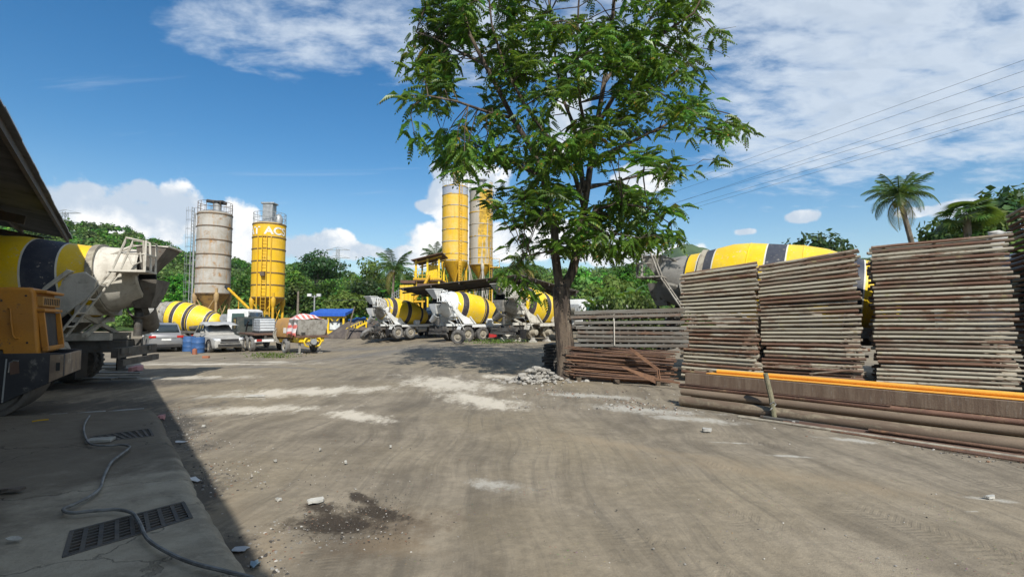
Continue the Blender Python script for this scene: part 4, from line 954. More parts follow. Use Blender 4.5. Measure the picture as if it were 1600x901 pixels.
# ------------------------------------------------------------ wheels
WH = {}
def wheel_meshes(Rw, w, mt):
    k = (round(Rw, 2), round(w, 2), mt.name)
    if k in WH: return WH[k]
    b = MB(); h = w/2
    b.lathe([(Rw*.56, -h*.8), (Rw*.62, -h), (Rw*.86, -h), (Rw*.96, -h*.8), (Rw, -h*.5), (Rw, h*.5), (Rw*.96, h*.8), (Rw*.86, h), (Rw*.62, h), (Rw*.56, h*.8)], (0, 0, 0), (0, 1, 0), 28)
    n = 26
    for i in range(n):
        a = 2*math.pi*i/n
        for s in (-1, 1): b.box((math.cos(a)*Rw, s*h*.42, math.sin(a)*Rw), (.012*Rw/.5, h*.75, .11*Rw), Matrix.Rotation(-a-s*.0, 3, 'Y'))
    ty = b.mesh('tyre', mt, 30)
    b = MB(); b.lathe([(Rw*.60, -h*.75), (Rw*.57, -h*.6), (Rw*.50, -h*.35), (Rw*.30, -h*.30), (Rw*.28, -h*.75), (Rw*.20, -h*.85), (0, -h*.85)], (0, 0, 0), (0, 1, 0), 20)
    b.lathe([(0, h*.5), (Rw*.5, h*.5), (Rw*.58, h*.7)], (0, 0, 0), (0, 1, 0), 20)
    for i in range(10):
        a = 2*math.pi*i/10; b.cyl((math.cos(a)*Rw*.37, -h*.48, math.sin(a)*Rw*.37), (math.cos(a)*Rw*.37, -h*.28, math.sin(a)*Rw*.37), Rw*.04, n=6)
    rim = b.mesh('rim', m_rim, 30); WH[k] = (ty, rim); return WH[k]
def wheel(o, loc, Rw=.5, w=.28, out=-1, mt=None, steer=0.0, tilt=None, name='wheel'):
    """out: +1 when the dished face looks to +y"""
    ty, rim = wheel_meshes(Rw, w, mt or m_rubber); a = link(name, ty, o, loc); link('rim', rim, a)
    a.rotation_euler = tilt if tilt else (0, 0, (math.pi if out > 0 else 0)+steer); return a

# ------------------------------------------------------------ concrete mixer truck, rear end at the origin, cab towards +x
def half_pipe(b, p0, p1, r0, r1, up=(0, 0, 1), n=9, t=.02, a0=0, a1=math.pi):
    p0, p1 = Vector(p0), Vector(p1); d = (p1-p0).normalized(); s = d.cross(Vector(up)).normalized(); u = s.cross(d)
    ri = []
    for p, r in ((p0, r0), (p1, r1)):
        o = [p+s*(math.cos(t_)*r)-u*(math.sin(t_)*r) for t_ in np.linspace(a0, a1, n)]
        i = [p+s*(math.cos(t_)*(r-t))-u*(math.sin(t_)*(r-t)) for t_ in np.linspace(a1, a0, n)]
        ri.append(o+i)
    b.loft(ri)
def mixer(label, pos, heading, tail_m, bands, frame_m, body_m=None, cab=True, cab_m=None, side=-1, group='concrete mixer trucks in the yard', wheels=True, jacks=False, tilt=11.0,
          scale=1.0, drum_r=1.15, fold=1, stripe_m=None, chute_m=None, wheel_m=None, tail_z=2.72, tail_len=1.75, name='mixer_truck', lines=True, drum_y=None, tank=True, deck_m=None, paint=None, hop=.86, worn=True, ring=None):
    """side: local y sign of the side with the ladder; bands: [(start, end)] along the drum in metres from the tail"""
    o = thing(name, label, 'mixer truck', pos, heading, group); o.scale = (scale,)*3
    body_m = body_m or m_yellow; stripe_m = stripe_m or m_stripe; chute_m = chute_m or frame_m; wheel_m = wheel_m or m_rubber; deck_m = deck_m or frame_m; paint = paint or tail_len*.98
    # drum
    ax = Vector((math.cos(R(tilt)), 0, -math.sin(R(tilt)))); o0 = Vector((-.10, 0, tail_z))
    prof = [(0, .60), (.04, .64), (tail_len*.5, .86), (tail_len, drum_r*.955), (tail_len+.45, drum_r*1.0), (tail_len+1.75, drum_r*1.0), (tail_len+2.25, drum_r*.95), (tail_len+3.2, drum_r*.74), (tail_len+3.75, drum_r*.58), (tail_len+3.92, drum_r*.42), (tail_len+3.98, drum_r*.15)]
    X = [a for a, _ in prof]; Rr = [b_ for _, b_ in prof]; cuts = set(X); marks = []
    lw = .035 if lines else .012
    marks.append((-1, paint, 1)); marks.append((paint, paint+.05, 2))
    for a, e in bands: marks += [(a-lw, a, 3), (a, e, 2), (e, e+lw, 3)]
    for a, e, _ in marks: cuts.update(q for q in (a, e) if q > 0)
    xs = sorted(cuts); P = [(float(np.interp(x, X, Rr)), x) for x in xs]; ms = []
    for i in range(len(xs)-1):
        mid = (xs[i]+xs[i+1])/2; mi = 0
        for a, e, k in marks:
            if a <= mid <= e: mi = k
        ms.append(mi)
    MB().lathe(P, o0, ax, 44, ms).build('drum', [body_m, tail_m, stripe_m, m_line], o, smooth=32)
    for sx in (tail_len+.45, tail_len+1.75, tail_len+3.2):
        q = float(np.interp(sx, X, Rr)); MB().lathe([(q-.005, sx-.022), (q+.009, sx-.008), (q+.009, sx+.008), (q-.005, sx+.022)], o0, ax, 44).build('weld_seam', body_m, o)
    b = MB(); rr = ring or tail_len*.62; b.lathe([(float(np.interp(rr-.07, X, Rr))-.01, rr-.07), (float(np.interp(rr, X, Rr))+.05, rr-.07), (float(np.interp(rr, X, Rr))+.05, rr+.07), (float(np.interp(rr, X, Rr))-.01, rr+.07)], o0, ax, 44); b.build('roller_ring', m_rim if tail_m != m_white else m_white, o)
    b = MB(); b.lathe([(.60, 0), (.55, .0), (.50, .5), (.0, .6)], o0, ax, 24); b.build('drum_mouth', m_dark, o)
    fr = o0+ax*(tail_len+4.0)
    b = MB(); b.box(fr+Vector((.28, 0, -.25)), (.55, .7, .9)); b.bar(fr+Vector((.2, -.45, -.5)), (fr.x+.2, -.45, 1.0), .14, .2); b.bar(fr+Vector((.2, .45, -.5)), (fr.x+.2, .45, 1.0), .14, .2); b.build('drum_drive', m_frame, o, bevel=.03)
    if tank:
        b = MB(); c = Vector((fr.x+.7, 0, 2.15)); b.cyl(c+Vector((0, -1.0, 0)), c+Vector((0, 1.0, 0)), .32, n=16); b.build('water_tank', m_galv, o, smooth=50)
    # chassis
    b = MB()
    for s in (-1, 1): b.box((4.3, s*.42, .93), (8.4, .1, .28))
    for x in (.3, 1.7, 3.2, 4.8, 6.4, 8.1): b.box((x, 0, .93), (.12, .84, .2))
    b.box((.08, 0, .80), (.14, 2.2, .22)); b.build('chassis', m_frame, o)
    b = MB()
    for s in (-1, 1):
        b.box((3.2, s*.5, 1.15), (5.6, .14, .16)); b.box((3.55, s*1.0, 1.13), (3.0, .45, .05)); b.box((3.55, s*1.22, 1.08), (3.0, .03, .16))
    b.build('subframe', deck_m, o)
    for s in (-1, 1):
        b = MB()   # rear fender arcs over the tandem
        pts = [(1.0, .82), (1.1, 1.05), (1.45, 1.19), (3.35, 1.19), (3.7, 1.05), (3.82, .80)]
        rings = [[(x, s*.80, z), (x, s*1.24, z), (x, s*1.24, z-.03), (x, s*.80, z-.03)] for x, z in pts]; b.loft(rings); b.build('fender', deck_m, o)
        b = MB(); b.box((.75, s*.98, .55), (.03, .5, .55)); b.build('mudflap', m_dark, o)
    # rear pedestal: sloping plated legs up to the roller ring
    zt = tail_z-.25
    for s in (-1, 1):
        b = MB(); b.prism([(2.45, 1.22), (1.08, zt+.18), (.80, zt+.24), (.56, zt+.05), (.62, zt-.25), (1.62, 1.22)], s*.86-.05, s*.86+.05)
        b.prism([(2.62, 1.22), (2.50, 1.22), (1.02, zt+.24), (1.10, zt+.28)], s*.86-.13, s*.86+.13); b.build('pedestal_plate', frame_m, o, bevel=.015)
    b = MB(); b.box((.85, 0, zt-.62), (.22, 1.8, .22)); b.box((.95, 0, 1.55), (.14, 1.7, .12)); b.bar((.8, -.8, 1.2), (.9, .8, zt-.7), .09); b.bar((.8, .8, 1.2), (.9, -.8, zt-.7), .09); b.build('pedestal_beam', frame_m, o)
    for s in (-1, 1): MB().cyl((1.0, s*.5-.1, zt-.36), (1.0, s*.5+.1, zt-.36), .13, n=14).build('drum_roller', m_galv, o)
    # charging hopper
    zh = tail_z+hop
    rings = []
    for z, x0, x1, w in ((zh, -.64, .0, .46), (zh-.08, -.62, -.01, .45), (zh-.42, -.36, -.02, .32), (zh-.62, -.22, -.02, .26)):
        rings.append([(x0, -w, z), (x1, -w, z), (x1, w, z), (x0, w, z)])
    inner = [[(x*.94+.0, y*.93, z) for x, y, z in r] for r in rings[::-1]]
    b = MB(); b.loft(rings+inner, cap=False); b.build('charging_hopper', chute_m, o, bevel=.015)
    b = MB(); b.tube([(-.67, -.48, zh), (.02, -.48, zh), (.02, .48, zh), (-.67, .48, zh), (-.67, -.48, zh)], .028, 6); b.tube([(.02, -.46, zh), (.70, -.5, zh-.35), (.95, -.82, zt)], .035, 6); b.tube([(.02, .46, zh), (.70, .5, zh-.35), (.95, .82, zt)], .035, 6); b.build('hopper_frame', frame_m, o)
    # collecting trough
    z1 = tail_z-.15
    b = MB()
    rg = [[(-.02, -.54, z1), (-.46, -.44, z1+.02), (-.46, .44, z1+.02), (-.02, .54, z1)], [(.10, -.42, z1-.30), (-.40, -.34, z1-.30), (-.40, .34, z1-.30), (.10, .42, z1-.30)], [(.08, -.2, z1-.66), (-.26, -.2, z1-.66), (-.26, .2, z1-.66), (.08, .2, z1-.66)]]
    inn = [[(x*.94, y*.94, z+.01) for x, y, z in r] for r in rg[::-1]]; b.loft(rg+inn, cap=False); b.build('collecting_trough', chute_m, o, bevel=.01)
    # swivelling chute, folded back along the side
    b = MB(); half_pipe(b, (0, 0, z1-.62), (.12, side*-.85, z1-1.08) if fold else (-1.3, .1, 1.15), .30, .24); b.build('discharge_chute', chute_m, o)
    b = MB(); half_pipe(b, (.10, side*-.92, z1-1.1), (.20, side*-.6, z1-.45), .25, .22, up=(-1, 0, .3)); b.build('folding_chute', chute_m, o)
    b = MB(); b.cyl((.05, 0, 1.15), (.05, 0, z1-.75), .09, n=10); b.bar((.05, 0, 1.2), (.1, side*-.8, z1-1.25), .07); b.build('chute_swivel', m_frame, o)
    # ladder and platform
    y = side*.92; zp = tail_z+.02
    b = MB(); lx = lambda z: 1.22-(z-.95)/(zp-.95)*1.10
    for k in (0, .36):
        yy = side*(.94+k); b.tube([(lx(.85), yy, .85), (lx(zp), yy, zp), (lx(zp)-.22, yy, zp+.62), (-.12, yy, zp+.72), (-.46, yy, zp+.66), (-.50, yy, zp)], .026, 6)
    lad = b.build('ladder', frame_m, o)
    rung = MB().cyl((0, side*.94, 0), (0, side*1.30, 0), .02, n=6).mesh('rung', frame_m)
    nr = int((zp-1.05)/.3)
    for i in range(nr): z = 1.1+i*.3; link('rung', rung, lad, (lx(z), 0, z))
    b = MB(); b.box((-.18, side*1.02, zp-.02), (.72, .66, .045)); b.bar((-.2, side*.8, zp-.05), (.75, side*.85, zp-.35), .06); b.build('platform', frame_m, o)
    b = MB(); b.tube([(-.52, side*.72, zp), (-.52, side*.72, zp+.66), (-.52, side*1.33, zp+.66), (-.52, side*1.33, zp)], .022, 6); b.tube([(-.1, side*1.33, zp+.36), (-.52, side*1.33, zp+.36), (-.52, side*.72, zp+.36)], .02, 6)
    b.tube([(-.2, side*1.33, zp+.3), (-.3, side*1.36, zp+.1), (-.45, side*1.36, zp+.18), (-.42, side*1.34, zp+.4)], .018, 5); b.build('handrail', frame_m, o)
    # lights and bumper
    for s in (-1, 1):
        b = MB(); b.box((.0, s*.85, .84), (.05, .36, .13)); b.build('tail_light', m_frame if worn else m_red_l, o); b = MB(); b.box((-.0, s*.58, .84), (.045, .14, .12)); b.build('indicator', m_frame if worn else m_amber, o)
    b = MB(); b.box((-.02, 0, .58), (.1, 2.1, .14)); b.bar((.1, -.6, .58), (.1, -.6, .85), .08); b.bar((.1, .6, .58), (.1, .6, .85), .08); b.build('bumper', m_frame if worn else frame_m, o)
    b = MB(); b.cyl((3.9, side*.95, .78), (4.8, side*.95, .78), .27, n=14); b.build('fuel_tank', m_galv if frame_m is not m_frame else m_frame, o)
    b = MB(); b.cyl((3.55, side*1.0, 1.42), (4.05, side*1.0, 1.42), .17, n=12); b.box((3.8, side*1.0, 1.24), (.4, .3, .2)); b.build('pressure_tank', frame_m, o); MB().cyl((3.6, -side*.9, 1.42), (4.3, -side*.9, 1.42), .2, n=12).build('pressure_tank', frame_m, o)
    # wheels
    for x in (1.72, 3.06):
        b = MB(); b.cyl((x, -.9, .52), (x, .9, .52), .11, n=10); b.lathe([(0, -.25), (.24, -.2), (.28, 0), (.24, .2), (0, .25)], (x, 0, .52), (0, 1, 0), 14); b.build('axle', m_frame, o)
        for s in (-1, 1):
            if wheels:
                wheel(o, (x, s*1.08, .52), .52, .28, s, wheel_m); wheel(o, (x, s*.76, .52), .52, .28, s, wheel_m)
            if jacks:
                b = MB(); b.lathe([(.30, -.28), (.34, -.1), (.34, .08), (.2, .1), (.17, .42), (.1, .45), (0, .45)], (x, s*.80, .62), (0, s, 0), 16); b.build('wheel_hub', m_rim, o)
                b = MB(); b.lathe([(.30, 0), (.26, .08), (.15, .16), (.15, .30), (0, .30)], (x, s*.9, 0), (0, 0, 1), 10); b.build('jack_stand', m_cement, o)
    if cab:
        cm = cab_m or m_white; x0 = 6.55
        for s in (-1, 1): wheel(o, (7.0, s*1.06, .52), .52, .28, s, wheel_m)
        b = MB(); sec = []
        for yy in (-1.18, -1.14, 1.14, 1.18):
            pin = 0 if abs(yy) < 1.16 else .03
            sec.append([(x0+pin, yy, .95+pin), (x0+1.75-pin, yy, .75+pin), (x0+1.86-pin, yy, 1.5), (x0+1.66-pin, yy, 2.72-pin), (x0+1.35, yy, 2.86-pin), (x0+.08+pin, yy, 2.82-pin)])
        b.loft(sec); cb = b.build('cab', cm, o, bevel=.04)
        for s in (-1, 1):
            b = MB(); b.prism([(x0+.42, 1.72), (x0+1.55, 1.72), (x0+1.40, 2.52), (x0+.46, 2.52)], s*1.185-.012, s*1.185+.012); b.build('window', m_glass_g, cb)
            b = MB(); b.box((x0+1.0, s*1.19, 1.45), (1.2, .02, .02)); b.box((x0+.55, s*1.2, 1.55), (.14, .03, .04)); b.build('handle', m_dark, cb)
            b = MB(); b.box((x0+1.95, s*1.42, 2.1), (.1, .2, .5)); b.bar((x0+1.75, s*1.15, 2.4), (x0+1.95, s*1.42, 2.3), .03); b.build('mirror', m_dark, cb)
            b = MB(); b.box((x0+1.82, s*.86, 1.05), (.08, .4, .2)); b.build('headlight', m_lamp, cb)
        b = MB(); q = .02
        b.add([(x0+1.86+q-.03, -1.02, 1.62), (x0+1.86+q-.03, 1.02, 1.62), (x0+1.69+q, .98, 2.6), (x0+1.69+q, -.98, 2.6)], [(0, 1, 2, 3)])
        w = b.build('windscreen', m_glass, cb); w.modifiers.new('t', 'SOLIDIFY').thickness = .02
        MB().box((x0+1.84, 0, 1.3), (.06, 1.3, .3)).build('grille', m_dark, cb); MB().box((x0+1.8, 0, .72), (.25, 2.36, .32)).build('bumper', m_dark, o, bevel=.03)
    return o
def ground_at(px, py): return gp(px, py)

# the six mixers
w = ground_at(590, 528.5); mixer('yellow mixer truck with white frame and grey drum tail, next to the leaning tyres', (w.x-.2, w.y-.6, 0), R(48), m_cement, [(1.4, 1.8), (2.9, 3.3), (4.5, 4.8)], m_white, side=-1, paint=.85, wheels=True, tilt=9, scale=.95, lines=False, wheel_m=m_rubber_g)
mixer('yellow mixer truck with clean white drum tail and white frame, nearest under the shelter', (-5.2, 35.9, 0), R(42), m_white, [(1.55, 1.98), (3.4, 3.8)], m_white, side=-1, paint=1.05, tilt=10, scale=1.02, lines=False, wheel_m=m_rubber)
mixer('dusty grey framed mixer truck without rear wheels standing on jacks left of the street tree', (-.6, 34.6, 0), R(46), m_cement, [(1.5, 2.0), (3.05, 3.4), (4.5, 4.8)], m_cream, side=-1, paint=1.15, wheels=False, jacks=True, tilt=10, scale=1.1, lines=False, chute_m=m_cement, deck_m=m_cream)
mixer('big mixer truck with pale beige drum tail and dirty rear chute shaded by the shed', (-9.3, 12.85, 0), R(196), m_cream, [(1.45, 2.0), (4.1, 4.7)], m_cream, side=1, tilt=8, ring=.86, drum_r=1.24, chute_m=m_cement_d, stripe_m=m_navy, tail_z=2.64, tail_len=2.3, paint=.78, scale=1.02, hop=.68)
mixer('mixer truck with white cab whose yellow drum shows behind the dusty parked car', (-28.1, 40.2, -.45), R(-1), m_cement, [(2.2, 2.5), (3.25, 3.62), (4.75, 5.1)], m_frame, side=1, tilt=11, drum_r=1.2, scale=.98)
mixer('large mixer truck with grey drum tail and navy stripes behind the tall frame stacks', (5.2, 17.25, 0), R(-30), M('grey_drum_paint', (.27, .26, .24), (.20, .19, .175), .7, scale=2, rust=(.12, .10, .085), rust_lo=.58, rust_hi=.7, bump=.15), [(1.1, 1.5), (2.85, 3.3), (4.75, 5.05)], m_cement, side=-1, tilt=7, drum_r=1.24, stripe_m=m_navy, scale=1.1, tail_z=2.66, tail_len=1.95, paint=.75, hop=.7)
# ------------------------------------------------------------ cars
def car(name, label, pos, heading, L, W, H, paint, glass, dusty=False, kind='suv', cover=None, group='parked cars'):
    """front towards +x, origin under the middle; body lofted along x"""
    o = thing(name, label, 'car', pos, heading, group); h = L/2; hw = W/2
    suv = kind == 'suv'
    bonnet = H*(.60 if suv else .60); belt = H*(.62 if suv else .64)
    st = [(-h, .42, belt*.86, .80), (-h+.06, .30, belt*.97, .93), (-h+.5, .24, belt, .99), (-h*.35, .23, belt, 1.0), (h*.2, .23, belt*.985, 1.0), (h*.42, .24, bonnet*.965, .99), (h*.72, .26, bonnet*.91, .965), (h-.12, .28, bonnet*.78, .88), (h-.02, .34, bonnet*.62, .76)]
    rings = []
    for x, zb, zt, w in st:
        y = hw*w; zm = zb+(zt-zb)*.45
        rings.append([(x, -y*.93, zb), (x, -y, zb+.14), (x, -y*1.0, zm), (x, -y*.965, zt-.10), (x, -y*.84, zt), (x, y*.84, zt), (x, y*.965, zt-.10), (x, y*1.0, zm), (x, y, zb+.14), (x, y*.93, zb)])
    body = MB().loft(rings).build('body', paint, o, smooth=32, bevel=.012)
    # greenhouse
    r0, r1 = (-h+.28, -h+.95) if suv else (-h+.55, -h+1.25); f0, f1 = h*.34, -h*.02
    gh = []
    for z, xr, xf, w in ((belt-.06, r0-.12, f0+.08, .90), (belt+.06, r0, f0-.05, .885), (H-.09, r1-.25 if suv else r1, f1, .74), (H-.02, r1+.05, f1-.3, .66), (H, r1+.35, f1-.55, .5)):
        y = hw*w; xm = (xr+xf)/2
        gh.append([(xr, -y*.94, z), (xr+.25, -y, z), (xm, -y, z), (xf-.3, -y, z), (xf, -y*.88, z), (xf+.06, 0, z), (xf, y*.88, z), (xf-.3, y, z), (xm, y, z), (xr+.25, y, z), (xr, y*.94, z), (xr-.03, 0, z)])
    MB().loft(gh).build('roof', paint, o, smooth=40, bevel=.01)
    za, zb_ = belt+.05, H-.12
    def gx(z, rear):
        t = (z-(belt+.06))/(H-.09-(belt+.06)); return (r0+t*((r1-.25 if suv else r1)-r0)) if rear else (f0-.05+t*(f1-f0+.05))
    def gw(z): t = (z-(belt+.06))/(H-.09-(belt+.06)); return hw*(.885+t*(.74-.885))
    for nm, rear, sg in (('windscreen', False, 1), ('rear_window', True, -1)):
        if nm == 'windscreen' and cover: pass
        q = .015*sg; V = []
        for z in (za+.04, zb_):
            for f in (-.86, -.45, 0, .45, .86): V.append((gx(z, rear)+q+(.055 if not rear else -.03)*(1-abs(f)), gw(z)*f, z))
        b = MB(); b.add(V, [(i, i+1, i+6, i+5) for i in range(4)]); g = b.build(nm, glass if nm != 'windscreen' or not dusty else M('dusty_glass', (.22, .22, .21), (.15, .155, .155), .6, bump=0), o); sm = g.modifiers.new('t', 'SOLIDIFY'); sm.thickness = .02; sm.offset = 0
    for s in (-1, 1):
        xa, xb = gx(za, True), gx(za, False); cuts = [(.10, .36), (.38, .64), (.66, .93)] if suv else [(.16, .5), (.53, .9)]
        for a, e in cuts:
            V = []
            for z in (za+.03, zb_):
                l, r_ = gx(z, True)+.12, gx(z, False)-.16
                for f in (a, e):
                    V.append((l+(r_-l)*f, s*(gw(z)+.008), z))
            b = MB(); b.add(V, [(0, 1, 3, 2)]); g = b.build('side_window', glass, o); sm = g.modifiers.new('t', 'SOLIDIFY'); sm.thickness = .016; sm.offset = 0
        for x in (-h*.05,):
            b = MB(); b.box((x, s*hw*1.0, .62*belt+.3), (.012, .015, belt*.55)); b.box((x-.18, s*hw*1.0, belt-.12), (.16, .03, .03)); b.build('door_trim', m_dark, o)
        b = MB(); b.box((f0-.25, s*(hw+.10), belt+.10), (.12, .22, .15)); b.build('wing_mirror', paint, o, bevel=.03)
        b = MB(); b.add([(h-.10, s*hw*.88, bonnet*.70), (h-.02, s*hw*.55, bonnet*.66), (h-.06, s*hw*.55, bonnet*.80), (h-.42, s*hw*.93, bonnet*.84)], [(0, 1, 2, 3)]); hl = b.build('headlight', m_lamp, o); hl.modifiers.new('t', 'SOLIDIFY').thickness = .05
        b = MB(); b.box((-h-.0, s*hw*.76, belt*.86), (.06, hw*.36, .13)); b.box((-h+.1, s*hw*.93, belt*.86), (.22, .06, .12)); b.build('tail_light', m_red_l, o)
        R_ = .37 if suv else .31
        for x in (-h*.60, h*.60): wheel(o, (x, s*(hw-.12), R_), R_, .24, s, m_rubber)
        for x in (-h*.60, h*.60):
            b = MB(); b.tube([(x+math.cos(t)*(R_+.05), s*(hw-.02), R_+math.sin(t)*(R_+.05)) for t in np.linspace(.0, math.pi, 10)], .045, 6); b.build('wheel_arch', m_dark, o)
    MB().box((h-.03, 0, bonnet*.70), (.08, W*.52, .16)).build('grille', m_dark, o); MB().box((h-.02, 0, bonnet*.42), (.10, W*.70, .14)).build('air_intake', m_dark, o)
    MB().box((h-.0, 0, bonnet*.60), (.08, W*.6, .05)).build('grille_bar', m_chrome, o)
    MB().box((-h-.02, 0, belt*.70), (.03, .5, .13)).build('number_plate', m_white, o); MB().box((-h-.0, 0, belt*.80), (.05, W*.55, .06)).build('trim_bar', m_chrome, o)
    MB().box((-h+.05, 0, .40), (.18, W*.86, .2)).build('rear_bumper', m_dark if suv else paint, o, bevel=.03)
    if suv:
        for s in (-1, 1): MB().tube([(-h*.5, s*hw*.6, H), (-h*.45, s*hw*.6, H+.05), (f1-.5, s*hw*.6, H+.05), (f1-.4, s*hw*.6, H)], .02, 6).build('roof_rail', m_galv, o)
    return o
m_car_s = M('silver_car_paint', (.30, .30, .30), (.26, .255, .25), .35, metal=.5, scale=1, bump=0, coat=.5)
m_car_w = M('dust_covered_paint', (.36, .35, .32), (.28, .27, .25), .85, scale=2, rust=(.42, .41, .38), rust_lo=.5, rust_hi=.7, bump=.1)
m_car_d = M('dark_blue_car_paint', (.018, .024, .05), (.03, .035, .055), .3, scale=1, bump=0, coat=.7)
w = gd(254, 33.5); car('suv', 'silver grey car seen from behind next to the shaded mixer truck', w, R(130), 4.8, 1.86, 1.80, m_car_s, m_glass)
w = gd(341, 33.0); dusty = car('suv', 'dust covered pale car facing the yard with its windscreen covered', w, R(-43), 4.5, 1.86, 1.78, m_car_w, m_glass, True)
# grey cloth over the windscreen of the dusty car
def cloth():
    b = MB(); rows = []
    for i in range(8):
        s = i/7; rows.append([(-.55+1.55*s, -.95+1.9*j/9, 1.84-.30*max(0, s-.35)**1.2-.25*max(0, abs(j/4.5-1)-.8)*1.6+.03*math.sin(i*2+j*1.3)) for j in range(10)])
    b.loft(rows, cap=False, closed=False); o = b.build('sheet', M('grey_cloth', (.38, .385, .38), (.30, .305, .30), .9, bump=.2)); o.location = dusty.location; o.rotation_euler = dusty.rotation_euler
    tag(o, 'pale grey sheet spread over the roof and windscreen of the dusty car', 'sheet'); o.modifiers.new('t', 'SOLIDIFY').thickness = .012
cloth()
w = gp(668, 524.5); car('hatchback', 'small dark blue car between the spare tyres and the white framed mixer truck', (w.x+.5, w.y+1.2, 0), R(-128), 3.8, 1.66, 1.48, m_car_d, m_glass, kind='hatch')

def drum_barrel(label, px, py, z, r, h, m, group, lying=False):
    w = gd(px, py); z = w.z+z; o = thing('plastic_drum', label, 'drum', (w.x, w.y, z), random.random(), group)
    b = MB(); prof = [(0, 0), (r*.93, 0), (r, .03), (r, h*.31), (r*1.03, h*.33), (r, h*.36), (r, h*.64), (r*1.03, h*.66), (r, h*.69), (r, h-.03), (r*.93, h), (0, h)]
    b.lathe(prof, (0, 0, 0), (0, 0, 1), 18); b.build('barrel', m, o); MB().cyl((r*.5, 0, h-.01), (r*.5, 0, h+.03), .05, n=8).build('bung', m_dark, o); return o
m_blue = M('blue_plastic', (.03, .09, .23), (.05, .12, .28), .5, scale=2, rust=(.30, .33, .36), rust_lo=.64, rust_hi=.74)
drum_barrel('blue plastic drum left of the dusty car, farther one', 297, 32.5, 0, .36, .95, m_blue, 'blue drums by the dusty car')
drum_barrel('blue plastic drum left of the dusty car, nearer one', 311, 31.0, 0, .36, .95, m_blue, 'blue drums by the dusty car')
w = gd(306, 29.8); o = thing('red_can', 'small reddish can on the ground in front of the blue drums', 'can', w); MB().lathe([(0, 0), (.13, 0), (.13, .28), (.05, .34), (0, .34)], (0, 0, 0), (0, 0, 1), 12).build('body', M('faded_red', (.32, .12, .07), rough=.7), o); MB().tube([(-.08, 0, .33), (0, 0, .42), (.08, 0, .33)], .012, 5).build('handle', m_dark, o)
w = gd(324, 27); tag(MB().box((0, 0, .06), (.32, .18, .12)).build('brick', M('orange_brick', (.42, .16, .08), rough=.9), loc=w, bevel=.01), 'loose orange brick on the pale ground in front of the dusty car', 'brick')

